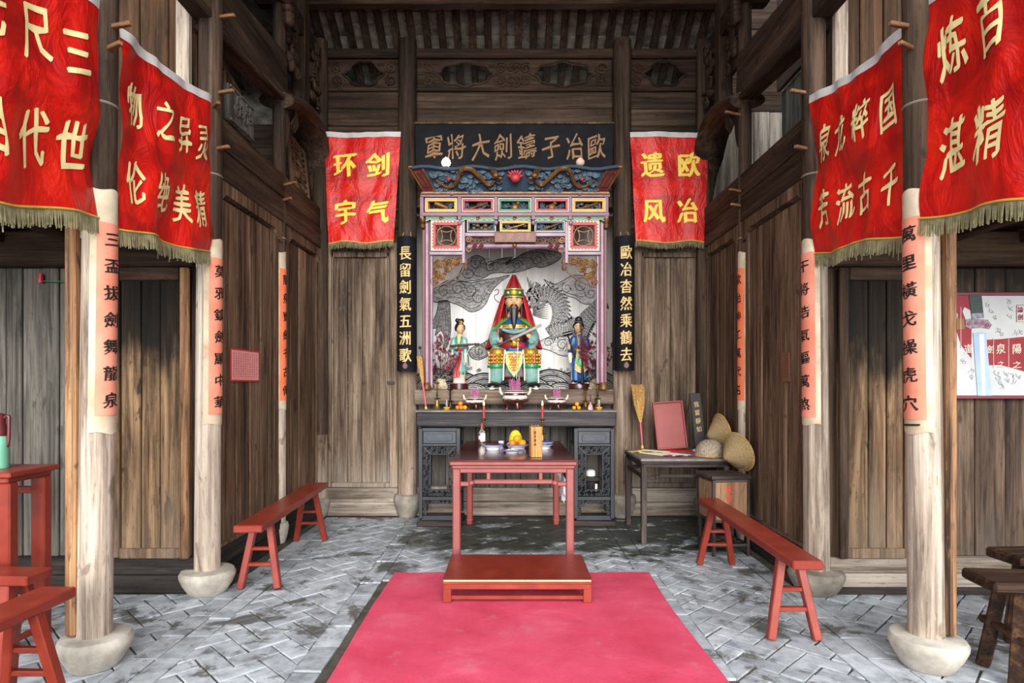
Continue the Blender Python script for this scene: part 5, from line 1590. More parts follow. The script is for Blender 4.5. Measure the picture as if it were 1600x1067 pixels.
B().lathe([(0, 0), (.03, .002), (.052, .02), (.063, .055), (.060, .09), (.048, .125), (.03, .148), (.012, .156), (0, .155)], n=24).obj('peel', pm('pomelo_peel', '#d8cf3a', .4, color2='#c6b92c', nscale=10, bump=.05), po, smooth=True)
B().tube([(0, 0, .153), (.002, 0, .163)], .005, 6).obj('stem_end', M_leaf, po)
def cup(label, px, y):
    t = thing('cup', label, 'cup', (X(px, y), y, TZ), group='small white wine cups')
    B().lathe([(0, 0), (.016, 0), (.018, .004), (.026, .03), (.029, .046), (.027, .046), (.024, .03), (.012, .008), (0, .007)], n=20).obj('bowl', M_porc, t, smooth=True)
    b = B()
    for k in range(3): b.prism([V((.0272 * math.sin(-.5 + k * .5) + .005 * math.cos(a), -.0272 * math.cos(-.5 + k * .5) - .0005, .03 + .006 * math.sin(a))) for a in [i * PI / 4 for i in range(8)]], (0, -.001, 0))
    b.obj('blue_motif', M_cobalt, t)
cup('small white wine cup behind the plate of dates', 783, 5.78)
cup('small white wine cup left of the pomelo', 797, 5.60); cup('small white wine cup right of the pomelo', 817, 5.60)
bo = thing('bottle', 'glass liquor bottle with red cap and white and red label', 'bottle', (X(753, 5.95), 5.95, TZ))
B().lathe([(0, 0), (.030, 0), (.033, .006), (.033, .105), (.028, .122), (.013, .14), (.011, .175), (0, .176)], n=24).obj('glass_body', M_glass, bo, smooth=True)
B().lathe([(.0335, .03), (.0338, .03), (.0338, .105), (.0335, .105)], n=24).obj('white_label', M_band if 0 else pm('white_paper_label', '#ece9e6', .7), bo, smooth=True)
for z0, z1 in ((.03, .05), (.085, .105)): B().lathe([(.0342, z0), (.0345, z0), (.0345, z1), (.0342, z1)], n=12, a0=-PI * .98, a1=-PI * .62).obj('red_label_band', M_crim, bo)
B().lathe([(0, .206), (.015, .204), (.016, .17), (.014, .165), (0, .166)], n=18).obj('red_cap', M_crim, bo, smooth=True)
B().lathe([(0, .004), (.028, .004), (.029, .028), (0, .028)], n=20).obj('dark_base_wrap', M_glaze, bo, smooth=True)
# bamboo fortune-stick box
fx, fy = X(837, 4.93), 4.93
fb_ = thing('fortune_stick_box', 'split bamboo fortune-stick box standing at the front of the offering table', 'box', (fx, fy, TZ))
M_bam = wood('bamboo_box', '#5a3a20', '#a8773f', '#d3a668', 'z', 1.6, rough=.45, var=.05)
b = B()
for a in range(4):
    m_ = rz(a * PI / 2 + .12)
    b.box(m_ @ V((0, -.042, .123)), (.092, .010, .245), .004, m_)
b.obj('box_wall', M_bam, fb_)
B().box((0, 0, .006), (.08, .08, .010), .002, rz(.12)).obj('bottom', M_bam, fb_)
write(fb_, M_ink, [(c, -.012, .2 - i * .032, .022, .026) for i, c in enumerate('觀音靈籤')], lambda u, v: rz(.12) @ V((u, -.0485, v)), .02, .1)
st_ = B()
for k in range(34):
    st_.box((R.uniform(-.034, .034), R.uniform(-.034, .034), .13 + R.uniform(-.005, .012)), (.006, .003, .24), 0, rz(R.random() * 3))
st_ = st_.obj('fortune_sticks', M_box if 0 else W_box, fb_, kind='stuff')

# ------------------------------------------------------------------ benches
def bench(label, p0, p1, w, h, inset0, inset1, spread=.26, mat=None, group='red wooden benches', name='bench'):
    p0, p1 = V((*p0, 0)), V((*p1, 0)); d = p1 - p0; L = d.length
    t = thing(name, label, 'bench', (p0 + p1) / 2, math.atan2(-d.x, d.y), group)
    mat = mat or M_red
    th = .05
    B().box((0, 0, h - th / 2), (w, L, th), .007).obj('seat', mat, t)
    for e, ins in ((-1, inset0), (1, inset1)):
        yt = e * (L / 2 - ins)
        yb = yt + e * .06
        for sx in (-1, 1):
            B().bar((sx * w * .28, yt, h - th + .004), (sx * spread / 2, yb, .005), .046, .05, .005, (0, 1, 0)).obj('leg', mat, t)
        for f_ in (.38, .62):
            z_ = (h - th) * f_; k = (h - th - z_) / (h - th)
            xx = w * .28 + (spread / 2 - w * .28) * k
            B().bar((-xx, yt + (yb - yt) * k, z_), (xx, yt + (yb - yt) * k, z_), .024, .034, .004, (0, 1, 0)).obj('rung', mat, t)
    return t
bench('long red bench along the left wall under the pink notice', (-1.775, 4.08), (-1.875, 5.88), .19, .5, .28, .32)
bench('long red bench at the right running toward the cabinet', (1.59, 3.26), (1.64, 5.08), .165, .5, .24, .26)
bench('red bench in the left corner foreground with its near end cut off', (-2.16, 1.25), (-2.13, 2.86), .17, .5, .2, .2)
bench('red bench end beside the tall red table at the far left', (-3.5, 3.12), (-2.39, 3.08), .17, .5, .15, .13)
# tall red table at the far left
t = thing('side_table', 'tall red table cut by the left edge of the photograph', 'table', (-3.2, 3.40, 0))
B().box((0, 0, .965), (1.08, .36, .03), .006).obj('table_top', M_red, t)
B().box((0, 0, .935), (1.02, .32, .035), .008).obj('apron', M_red, t)
for sx in (-1, 1):
    for sy in (-1, 1): B().box((sx * .475, sy * .12, .46), (.08, .065, .92), .008).obj('leg', M_red, t)
for sy in (-1, 1): B().bar((-.44, sy * .12, .84), (.44, sy * .12, .84), .03, .04).obj('stretcher', M_red, t)
th = thing('vacuum_flask', 'green flask with maroon lid and handle on the tall red table', 'flask', (X(-2, 3.40), 3.40, .981))
B().lathe([(0, 0), (.05, 0), (.052, .01), (.05, .15), (.04, .18), (0, .181)], n=22).obj('body', pm('mint_green_enamel', '#6fae93', .4), th, smooth=True)
B().lathe([(0, .18), (.042, .18), (.044, .21), (.03, .26), (.03, .3), (0, .31)], n=20).obj('lid', M_maroon, th, smooth=True)
B().tube(smoothpath([(.03, 0, .28), (.055, 0, .29), (.058, 0, .25), (.055, 0, .15), (.045, 0, .12)], 4), .009, 8).obj('handle', M_maroon, th, smooth=True)

# rustic bench and second plank at the right edge
t = thing('rustic_bench', 'heavy dark brown rustic bench in the right foreground corner', 'bench', (2.86, 2.97, 0), -.10)
B().box((0, 0, .475), (1.1, .26, .055), .012).obj('seat', W_rust, t)
for sx in (-1, 1):
    for sy in (-1, 1): B().bar((sx * .38, sy * .08, .45), (sx * .44, sy * .13, .003), .085, .06, .008).obj('leg', W_rust, t)
    B().bar((sx * .415, -.17, .23), (sx * .415, .17, .23), .05, .035, .006).obj('rung', W_rust, t)
B().bar((-.42, 0, .2), (.42, 0, .2), .04, .06, .006).obj('stretcher', W_rust, t)
t = thing('rustic_bench', 'second dark rustic bench end behind the one in the right corner', 'bench', (3.28, 3.36, 0), .06)
B().box((0, 0, .505), (1.2, .24, .055), .012).obj('seat', W_rust, t)
for sx in (-1, 1):
    for sy in (-1, 1): B().bar((sx * .42, sy * .08, .48), (sx * .46, sy * .11, .003), .07, .06, .008).obj('leg', W_rust, t)

# ------------------------------------------------------------------ small dark table at the right, its cabinet and what lies on them
x0, x1, yA, yB_ = 1.165, 1.975, 5.49, 6.29
t = thing('small_table', 'worn dark square table right of the altar with incense on it', 'table', ((x0 + x1) / 2, (yA + yB_) / 2, 0))
hw, hd = (x1 - x0) / 2, (yB_ - yA) / 2
B().box((0, 0, .762), (2 * hw, 2 * hd, .026), .005).obj('table_top', pm('dusty_table_top', '#8a8078', .7, color2='#6a625b', nscale=7), t, label='dusty grey top')
b = B()
for sy in (-1, 1): b.box((0, sy * (hd - .012), .742), (2 * hw - .01, .024, .03), .006); b.box((0, sy * (hd - .025), .712), (2 * hw - .04, .03, .035), .006)
for sx in (-1, 1): b.box((sx * (hw - .012), 0, .742), (.024, 2 * hd - .01, .03), .006); b.box((sx * (hw - .025), 0, .712), (.03, 2 * hd - .04, .035), .006)
b.obj('apron', W_tab, t)
for sx in (-1, 1):
    for sy in (-1, 1): B().box((sx * (hw - .03), sy * (hd - .03), .355), (.05, .05, .71), .006).obj('leg', W_tabz, t)
for sy in (-1, 1):
    b = B()
    pts = [(-hw + .05, sy * (hd - .03), .60), (-.27, sy * (hd - .03), .60), (-.24, sy * (hd - .03), .615), (.24, sy * (hd - .03), .615), (.27, sy * (hd - .03), .60), (hw - .05, sy * (hd - .03), .60)]
    for p, q in zip(pts, pts[1:]): b.bar(p, q, .028, .034, .006)
    b.obj('humpback_stretcher', W_tab, t)
for sx in (-1, 1): B().bar((sx * (hw - .03), -hd + .05, .6), (sx * (hw - .03), hd - .05, .6), .028, .034, .006).obj('stretcher', W_tab, t)
SZ = .776
t = thing('lot_cabinet', 'small dark-framed cabinet with red characters behind the right bench', 'cabinet', (1.83, 5.27, 0), .10)
w_, d_ = .33, .32
for sx in (-1, 1):
    for sy in (-1, 1): B().box((sx * (w_ / 2 - .015), sy * (d_ / 2 - .015), .32), (.028, .028, .64), .004).obj('leg', W_tabz, t)
B().box((0, 0, .664), (w_ + .02, d_ + .02, .03), .005).obj('top', W_tab, t)
b = B()
for z_ in (.635, .295, .09):
    for sy in (-1, 1): b.bar((-w_ / 2 + .02, sy * (d_ / 2 - .015), z_), (w_ / 2 - .02, sy * (d_ / 2 - .015), z_), .024, .024, .004)
    for sx in (-1, 1): b.bar((sx * (w_ / 2 - .015), -d_ / 2 + .02, z_), (sx * (w_ / 2 - .015), d_ / 2 - .02, z_), .024, .024, .004)
b.obj('frame_rail', W_tab, t)
fp = B().box((0, -d_ / 2 + .014, .465), (w_ - .05, .012, .32), .003).obj('front_panel', W_box, t)
for sx in (-1, 1): B().box((sx * (w_ / 2 - .014), 0, .465), (.012, d_ - .05, .32), .003).obj('side_panel', W_box, t)
B().box((0, d_ / 2 - .014, .465), (w_ - .05, .012, .32), .003).obj('back_panel', W_box, t)
write(fp, pm('red_paint_lettering', '#d6301e', .6), [(c, -.02, .56 - i * .075, .055, .065) for i, c in enumerate('签诗')], lambda u, v: V((u, -d_ / 2 + .0065, v)), .025, .15)
B().box((-w_ / 2 + .012, -.08, .44), (.012, .02, .03), .003).obj('hasp', M_iron, t)
b = B()
for k in range(5): b.bar((-w_ / 2 + .03 + k * .068, -d_ / 2 + .02, .092), (-w_ / 2 + .03 + k * .068, d_ / 2 - .02, .092), .014, .014, .002)
for k in range(4): b.bar((-w_ / 2 + .02, -d_ / 2 + .05 + k * .075, .092), (w_ / 2 - .02, -d_ / 2 + .05 + k * .075, .092), .014, .014, .002)
b.obj('lattice_shelf', W_tab, t)

# red tray and inscribed board leaning on the wall
t = thing('red_tray', 'red lacquered tray standing on the small table against the wall', 'tray', (X(1050, 6.22), 6.2, SZ + .012), rot=(math.radians(-10), math.radians(-4), 0))
M_tray = pm('red_lacquer_tray', '#94403c', .5, color2='#8a3834', nscale=5)
tw, thh = .31, .49
B().box((0, .01, thh / 2), (tw, .012, thh), .003).obj('tray_bottom', M_tray, t)
for sx in (-1, 1): B().box((sx * (tw / 2 - .008), -.004, thh / 2), (.016, .036, thh), .004).obj('rim', M_tray, t)
for z_ in (.008, thh - .008): B().box((0, -.004, z_), (tw - .03, .036, .016), .004).obj('rim', M_tray, t)
t = thing('ancestor_board', 'narrow black board with four gold characters leaning beside the red tray', 'board', (X(1094, 6.24), 6.22, SZ + .008), rot=(math.radians(-9), math.radians(-3.5), 0))
M_dkbrd = pm('dark_brown_board', '#2e2624', .6)
B().box((0, 0, .29), (.115, .03, .58), .006).obj('board', M_dkbrd, t)
write(t, M_goldb, [(c, 0, .46 - i * .085, .055, .062) for i, c in enumerate('我當靜如')], lambda u, v: V((u, -.0165, v)), .02, .1)
broom('straw hand broom standing bristles up on the small table', (X(1004, 6.2), 6.2, SZ + .013), (X(996, 6.42), 6.42, Z(600, 6.42)), .40, .6, wmax=.135)

# incense packets on the small table
M_pack = pm('cream_incense_paper', '#d8cdb2', .8, color2='#bcae92', nscale=20)
M_purp = pm('purple_incense_tips', '#8c2a72', .7)
for i, (lb, xx, yy, a) in enumerate((('bundle of cream incense with purple tips at the left front', 1.40, 5.72, .62), ('bundle of cream incense with purple tips in the middle', 1.51, 5.70, .64), ('bundle of cream incense with purple tips at the right', 1.63, 5.72, .66), ('bundle of cream incense lying behind the others', 1.50, 5.98, .85))):
    t = thing('incense_bundle', lb + ' of the small table', 'incense', (xx, yy, SZ), a, 'incense bundles on the small table')
    for k in range(9): B().tube([((k - 4) * .0075, -.05, .007 + .003 * (k % 2)), ((k - 4) * .0075, .24, .007 + .003 * (k % 2))], .0045, 5).obj('incense_stick', M_pack, t)
    b = B()
    for k in range(26): b.tube([(R.uniform(-.035, .035), -.05, .008), (R.uniform(-.045, .045), R.uniform(-.12, -.07), R.uniform(.006, .016))], .0022, 4)
    b.obj('purple_tips', M_purp, t, kind='stuff')
t = thing('red_packet', 'crumpled red ribbon packet lying behind the incense bundles', 'packet', (1.70, 6.08, SZ), -.25)
b = B().grid(lambda u, v: ((u - .5) * .34, (v - .5) * .06 + .01 * math.sin(u * 9), .006 + .012 * abs(math.sin(u * 13 + v * 4)) * math.sin(PI * v)), 20, 6, (0, 0, -.005)); b.obj('wrapper', M_satin, t, smooth=True)
b = B()
for k in range(5): b.tube(smoothpath([(.15, 0, .008), (.2, R.uniform(-.03, .03), .01), (.25, R.uniform(-.06, .06), .005)], 4), .003, 5)
b.obj('tassel', M_crim, t)
b = B().ball((.12, -.02, .016), (.018, .014, .014), 8, 6); b.obj('white_knot', M_band, t)
t = thing('dried_herb', 'yellow straw twig lying at the left corner of the small table', 'twig', (1.27, 6.02, SZ), .4)
b = B()
for k in range(4): b.tube(smoothpath([(-.12, .02 * k - .03, .006), (0, .012 * k - .02, .012), (.12, .03 * k - .05, .006)], 4), .003, 5)
b.obj('twig_stems', M_bristle, t)
b = B().ball((-.02, -.02, .012), (.03, .02, .012), 8, 6); b.obj('twig_knot', M_cord, t)

# straw hats
def hatmat(name, a, b_, sc):
    s = NT(name); p = s.tc.outputs['Object']
    v = s.n.new('ShaderNodeTexVoronoi'); v.inputs['Scale'].default_value = sc; s.link(p, v.inputs['Vector'])
    col = s.ramp(v.outputs['Distance'], [(.1, a), (.5, b_)])
    s.bump(v.outputs['Distance'], .7, .008)
    return s.done(col, .8)
M_hat = hatmat('woven_bamboo', '#6d5838', '#a08a62', 120)
M_hat2 = hatmat('fibre_hat', '#655648', '#a39380', 60)
def aim(a): return tuple(V(a).to_track_quat('Z', 'Y').to_euler())
def hat(label, loc, rot, r, h, mat, dome=False):
    t = thing('straw_hat', label, 'hat', loc, rot=rot, group='woven hats by the corner column')
    if dome: prof = [(r, 0), (r * .98, h * .2), (r * .88, h * .5), (r * .66, h * .8), (r * .35, h * .96), (0, h)]
    else: prof = [(r, 0), (r * .93, h * .10), (r * .75, h * .30), (r * .5, h * .58), (r * .28, h * .82), (r * .12, h * .96), (0, h)]
    inner = [(max(0, p - .008), z - .008) for p, z in prof[::-1]]
    B().lathe(prof + inner, n=34).obj('crown', mat, t, smooth=True)
    B().tube([(r * math.cos(2 * PI * k / 34), r * math.sin(2 * PI * k / 34), 0) for k in range(35)], .008, 6).obj('rim', M_bristle, t, smooth=True)
    if not dome:
        b = B()
        for k in range(3): b.tube([(r * (.9 - k * .25) * math.cos(2 * PI * i / 30), r * (.9 - k * .25) * math.sin(2 * PI * i / 30), h * (.12 + .25 * k) + .006) for i in range(31)], .003, 5)
        b.obj('weave_ring', M_bristle, t)
    return t
hat('round fibre hat lying crown up on the right end of the small table', (1.85, 5.68, SZ + .009), (0, 0, .3), .14, .15, M_hat2, True)
hat('conical woven hat leaning upright behind against the corner wall', (2.03, 5.86, .985), aim((-.97, -.10, -.22)), .18, .16, M_hat)
hat('conical woven hat leaning upright in front on the cabinet edge', (2.0, 5.36, .855), aim((-.88, -.34, -.3)), .175, .17, M_hat)

# ------------------------------------------------------------------ notices and sword poster
M_notice = pm('pink_notice_paper', '#eaa09b', .9, color2='#e39690', nscale=4)
M_redink = pm('red_ink', '#b8322a', .8)
t = thing('notice', 'pink paper notice with red border on the left wall', 'notice', (-2.03, 4.79, 1.47))
# on the wall plane X = -2.1: spans 0.5 m along Y
def wallpt(y, z, e=0): return V((-.075 + e, y, z))
B().prism([wallpt(-.25, .0), wallpt(.26, .0), wallpt(.26, .25), wallpt(-.25, .25)], (.005, 0, 0)).obj('sheet', M_redink, t)
B().prism([wallpt(-.235, .012, .005), wallpt(.245, .012, .005), wallpt(.245, .238, .005), wallpt(-.235, .238, .005)], (.002, 0, 0)).obj('paper', M_notice, t)
b = B()
for i in range(11):
    items = [(c, -.205 + i * .041, .215 - j * .0195, .014, .016) for j, c in enumerate(R.sample('欧冶子铸剑龙泉湖光山色天地人和', 10))]
    letters(b, items, lambda u, v: wallpt(-u, v, .0078), .01, .05)
b.obj('lettering', M_redink, t, kind='stuff')
t = thing('small_notice', 'small brown wooden notice on the right wall', 'notice', (2.045, 4.66, 1.47))
B().prism([(.06, -.06, 0), (.06, .06, 0), (.06, .06, .22), (.06, -.06, .22)], (-.012, 0, 0)).obj('sheet', pm('brown_notice', '#8a5a42', .7, color2='#7b4d38', nscale=6), t)
b = B()
for i in range(6): letters(b, [(c, -.042 + i * .017, .2 - j * .018, .010, .012) for j, c in enumerate(R.sample('欧冶子铸剑龙泉湖光山色天地人和', 10))], lambda u, v: V((.0475, u, v)), .01, .05)
b.obj('lettering', M_ink, t, kind='stuff')

py0, Ys = 1.345, 4.20
xl = X(1487, Ys); xr = xl + 1.02; zt = Z(457, Ys); zb = Z(623, Ys)
po = thing('sword_poster', 'framed sword poster on the right aisle wall', 'poster', ((xl + xr) / 2, Ys, zb))
def PP(px, py, e=0): return V((X(px, Ys) - (xl + xr) / 2, -.012 - e, Z(py, Ys) - zb))
hw_ = (xr - xl) / 2; hh_ = zt - zb
for bx in (((0, 0, .012), (2 * hw_, .03, .024)), ((0, 0, hh_ - .012), (2 * hw_, .03, .024)), ((-hw_ + .012, 0, hh_ / 2), (.024, .03, hh_ - .048)), ((hw_ - .012, 0, hh_ / 2), (.024, .03, hh_ - .048))):
    B().box(*bx, .004).obj('frame_bar', pm('maroon_frame', '#6a2c33', .5), po)
sheet = B().box((0, .0, hh_ / 2), (2 * hw_ - .04, .02, hh_ - .04), 0).obj('sheet', pm('poster_paper', '#b4b5b4', .6, color2='#a6a8aa', nscale=3), po)
M_pred = pm('poster_red', '#7a0f1b', .6, color2='#8a1a26', nscale=8)
B().prism([PP(1489, 461), PP(1513, 461), PP(1514, 485), PP(1505, 480), PP(1502, 487), PP(1507, 500), PP(1516, 512), PP(1516, 560), PP(1500, 540), PP(1492, 515), PP(1495, 492), PP(1489, 480)], (0, .001, 0)).obj('red_flourish', M_pred, sheet)
bx = xr - (xl + xr) / 2 - .03
B().prism([PP(1538, 531), PP(1560, 530), PP(1600, 526), V((bx, -.012, PP(0, 524).z)), V((bx, -.012, PP(0, 590).z)), PP(1600, 581), PP(1580, 575), PP(1560, 570), PP(1538, 571)], (0, .001, 0)).obj('red_band', M_pred, sheet)
B().prism([PP(1492, 498, .002), PP(1504, 498, .002), PP(1505, 514, .002), PP(1492, 515, .002)], (0, .001, 0)).obj('ochre_patch', M_goldl, sheet)
B().prism([PP(1518, 520, .003), PP(1538, 520, .003), PP(1547, 618, .003), PP(1525, 618, .003)], (0, .002, 0)).obj('sword_blade', pm('poster_blade', '#8297b5', .5, color2='#9fb1c8', nscale=3), sheet)
B().prism([PP(1527, 522, .004), PP(1535, 522, .004), PP(1537, 618, .004), PP(1532, 618, .004)], (0, .001, 0)).obj('blade_ridge', pm('poster_blade_light', '#b9c4d4', .5), sheet)
B().prism([PP(1511, 461, .003), PP(1531, 461, .003), PP(1534, 489, .003), PP(1515, 490, .003)], (0, .002, 0)).obj('sword_grip', pm('poster_grip', '#1c2a28', .5), sheet)
b = B()
for k in range(9): b.ribbon([PP(1511.5 + k * .35, 463 + k * 3, .006), PP(1531 + k * .25, 462.5 + k * 3, .006)], .004, NY)
b.obj('grip_wrap', pm('poster_grip_line', '#3c524c', .5), sheet)
b = B().prism([PP(1515, 490, .004), PP(1534, 489, .004), PP(1535, 497, .004), PP(1516, 498, .004)], (0, .002, 0))
b.prism([PP(1506, 500, .004), PP(1512, 498, .004), PP(1530, 499, .004), PP(1541, 500, .004), PP(1547, 508, .004), PP(1543, 514, .004), PP(1530, 512, .004), PP(1512, 514, .004), PP(1506, 510, .004)], (0, .002, 0))
b.obj('sword_guard', pm('poster_guard', '#57555c', .5, color2='#8d8a90', nscale=40), sheet)
b = B()
for x_, y_ in ((1511, 506), (1522, 505), (1532, 505), (1540, 508)):
    b.prism([PP(x_ + 3.2 * math.cos(a), y_ + 3.2 * math.sin(a), .006) for a in [i * PI / 5 for i in range(10)]], (0, .001, 0))
b.obj('guard_jewel', pm('poster_jewel', '#8a3a5c', .4), sheet)
write(sheet, M_white, [('道', X(1511, Ys) - (xl + xr) / 2, PP(0, 545).z, .062, .066), ('劍', X(1545, Ys) - (xl + xr) / 2, PP(0, 546).z, .05, .06), ('泉', X(1561, Ys) - (xl + xr) / 2, PP(0, 545).z, .066, .072), ('陽', X(1586, Ys) - (xl + xr) / 2, PP(0, 545).z, .066, .072), ('之', X(1561, Ys) - (xl + xr) / 2, PP(0, 569).z, .05, .045), ('之', X(1586, Ys) - (xl + xr) / 2, PP(0, 570).z, .066, .05)], lambda u, v: V((u, -.0145, v)), .02, .1)
b = B()
for xx in (1550, 1573.5, 1598): b.ribbon([PP(xx, 528, .0015), PP(xx, 575, .0015)], .003, NY)
for q in ((1499, 480, 545),): b.ribbon([PP(q[0], q[1], .0015), PP(q[0], q[2], .0015)], .003, NY)
b.obj('rule_line', M_white, sheet)
b = B(); letters(b, [('論', X(1592, Ys) - (xl + xr) / 2, PP(0, 484).z, .04, .042), ('劍', X(1592, Ys) - (xl + xr) / 2, PP(0, 496).z, .04, .042)], lambda u, v: V((u, -.0135, v)), .015, .05)
sq = [PP(1586, 477, .001), PP(1600.5, 477, .001), PP(1600.5, 503, .001), PP(1586, 503, .001)]
b.ribbon(sq + sq[:1], .003, NY); b.obj('red_seal', M_pred, sheet)
b = B(); R13 = random.Random(77)
def scribble(x_, y_, s_):
    p = [PP(x_ + R13.uniform(-3, 3) * s_, y_ + k * 1.5 * s_ + R13.uniform(-1, 1), .0005) for k in range(6)]
    b.ribbon(smoothpath(p, 3), .002, NY, .0008)
for x_, y_ in [(1540, 472), (1545, 482), (1550, 492), (1572, 468), (1575, 478), (1573, 490), (1555, 512), (1560, 518), (1582, 516), (1590, 515), (1553, 578), (1556, 586), (1558, 594), (1562, 600), (1568, 580), (1570, 590), (1578, 583), (1580, 592), (1588, 584), (1514, 575), (1514, 585), (1500, 560)]:
    scribble(x_, y_, 1); scribble(x_ + 4, y_ + 2, .8)
b.obj('handwriting', pm('poster_grey_ink', '#77777c', .6), sheet, kind='stuff')

# ------------------------------------------------------------------ leaning lattice panels in the gaps above the side rails
def lattice(label, c, w, h, rot, slats, carved):
    t = thing('lattice_panel', label, 'panel', c, rot=rot)
    for sx in (-1, 1): B().box((sx * (w / 2 - .02), 0, h / 2), (.04, .035, h), .005).obj('stile', W_lat, t)
    for z_ in (.02, h - .02) + ((h * .42,) if carved else ()): B().box((0, 0, z_), (w - .08, .035, .04), .005).obj('rail', W_lat, t)
    for k in range(slats): B().box((-w / 2 + .04 + (k + .5) * (w - .08) / slats, 0, h / 2), (.022, .02, h - .08), .003).obj('slat', W_lat, t)
    if carved:
        b = B()
        for k in range(9): b.bar((-w / 2 + .04, -.004, .06 + k * h * .1), (w / 2 - .04, -.004, .06 + k * h * .1), .014, .016, .002)
        for k in range(14): b.tube(spiral((R.uniform(-w / 3, w / 3), -.01, R.uniform(.06, h - .08)), .04, .01, 1.3, 10, R.random() * 6), .006, 5)
        b.obj('carved_tracery', W_lat, t)
lattice('slatted wooden screen leaning in the gap over the left wall rail near second column', (-2.19, 4.66, 3.362), .55, .62, (math.radians(-8), math.radians(14), PI / 2), 7, False)
lattice('carved lattice panel leaning in the gap beside the left back corner', (-2.15, 6.2, 3.362), .42, .62, (math.radians(-10), math.radians(10), PI / 2 - .1), 2, True)
t = thing('carved_box', 'grey carved wooden box end resting on the left wall rail', 'box', (-2.10, 4.62, 3.363), 0)
B().box((0, 0, .14), (.10, .44, .27), .01).obj('body', W_grey, t)
b = B()
for k in range(10): b.tube(spiral((.055, R.uniform(-.14, .14), R.uniform(.06, .22)), .05, .01, 1.4, 12, R.random() * 6, (0, 1, 0)), .007, 5)
for z_ in (.02, .26): b.bar((.053, -.2, z_), (.053, .2, z_), .012, .02, .002)
b.obj('carving', W_grey, t)
# hook with a green cord on the left plank wall
t = thing('green_cord', 'green cord with a red end tied across the grey planks at the left', 'cord', (X(62, 4.2), 4.215, Z(438, 4.2)))
B().tube(smoothpath([(0, 0, 0), (.08, -.008, -.006), (.16, -.008, -.005), (.26, 0, 0)], 4), .004, 6).obj('cord', pm('green_cord_plastic', '#2f6b4c', .6), t)
B().tube([(0, -.006, .05), (0, -.010, .0), (0, -.008, -.012)], [.012, .018, .02], 8).obj('red_end', M_crim, t, smooth=True)
# ------------------------------------------------------------------ painted statues
M_skin = pm('painted_skin', '#cda67a', .4, nscale=6, var=.05)
M_hair = pm('painted_black_hair', '#141214', .45)
M_eyew = pm('painted_eye_white', '#f1ece0', .4)
M_lip = pm('painted_lip', '#b23a2e', .5)
M_teal = pm('painted_pale_teal', '#7ba097', .35, color2='#698f87', nscale=8)
M_cream2 = pm('painted_cream', '#d8cfb8', .4)
M_gold = pm('painted_gold', '#b98a1e', .32, metal=.45, color2='#8f6514', nscale=60, bump=.3)
M_mar = pm('painted_dark_maroon', '#3d1618', .4)
M_grn = pm('painted_green', '#1d7a3c', .35)
M_blu = pm('painted_blue', '#1c4f8a', .35, color2='#174375', nscale=10)
M_redp = pm('painted_red', '#b3171c', .4)
M_pinkw = pm('painted_pale_pink', '#dcc0b4', .45, color2='#c79f98', nscale=20)
M_shoe = pm('painted_black_shoe', '#121214', .28, coat=.4)
M_steel = pm('grey_steel', '#6f6a64', .45, metal=.2)
M_sheath = pm('dark_sheath', '#3a211b', .45)
M_hood = pm('red_hood_cloth', '#b01218', .7, color2='#8d0e13', nscale=7, bump=.2)
M_base = pm('maroon_round_base', '#3d1719', .25, coat=.3)

def head(b, c, s, yaw=0.0, tilt=0.0):
    """adds a sculpted head of height s to builder b; returns fn(x, y, z) mapping head space (unit = s) to the figure"""
    m = Matrix.Rotation(yaw, 3, 'Z') @ Matrix.Rotation(tilt, 3, 'X'); c = V(c)
    f = lambda x, y, z: c + m @ V((x * s, y * s, z * s))
    n, k = 28, 22; rings = []
    for i in range(k + 1):
        t = -PI / 2 + PI * i / k; z = .5 * math.sin(t); cr = math.cos(t)
        ring = []
        for j in range(n):
            a = 2 * PI * j / n; x = .36 * cr * math.cos(a); y = .43 * cr * math.sin(a)
            if z < 0: x *= 1 - .30 * (-z / .5) ** 1.5; y *= 1 - .12 * (-z / .5) ** 2 if y < 0 else 1 - .3 * (-z / .5)
            if y < 0:
                y -= .10 * math.exp(-((x / .055) ** 2)) * math.exp(-(((z + .06) / .075) ** 2)) + .05 * math.exp(-((x / .04) ** 2)) * math.exp(-(((z - .05) / .1) ** 2))
                y += .045 * math.exp(-(((abs(x) - .13) / .065) ** 2)) * math.exp(-(((z - .03) / .045) ** 2))
                y -= .03 * math.exp(-((x / .1) ** 2)) * math.exp(-(((z + .21) / .035) ** 2))
                y -= .035 * math.exp(-((x / .09) ** 2)) * math.exp(-(((z + .38) / .06) ** 2))
            ring.append(f(x, y, z))
        rings.append(ring)
    b.loft(rings)
    for sx in (-1, 1): b.ball(f(sx * .35, .04, .0), (s * .045, s * .07, s * .11), 8, 6, m)
    return f

def face(par, f, s, brow=.05):
    b = B()
    for sx in (-1, 1): b.ball(f(sx * .135, -.355, .03), (s * .06, s * .03, s * .024), 10, 6)
    b.obj('eye_white', M_eyew, par, smooth=True)
    b = B()
    for sx in (-1, 1): b.ball(f(sx * .13, -.378, .03), (s * .026, s * .018, s * .024), 8, 6)
    b.obj('pupil', M_hair, par, smooth=True)
    b = B()
    for sx in (-1, 1):
        b.tube([f(sx * .05, -.405, .10), f(sx * .13, -.40, .135), f(sx * .22, -.35, .12 + brow)], [s * .012, s * .016, s * .007], 6)
        b.tube([f(sx * .075, -.385, .045), f(sx * .13, -.392, .06), f(sx * .195, -.36, .045)], s * .007, 5)
    b.obj('eyebrow', M_hair, par, smooth=True)
    b = B().ball(f(0, -.415, -.205), (s * .075, s * .025, s * .022), 10, 6)
    b.obj('lips', M_lip, par, smooth=True)

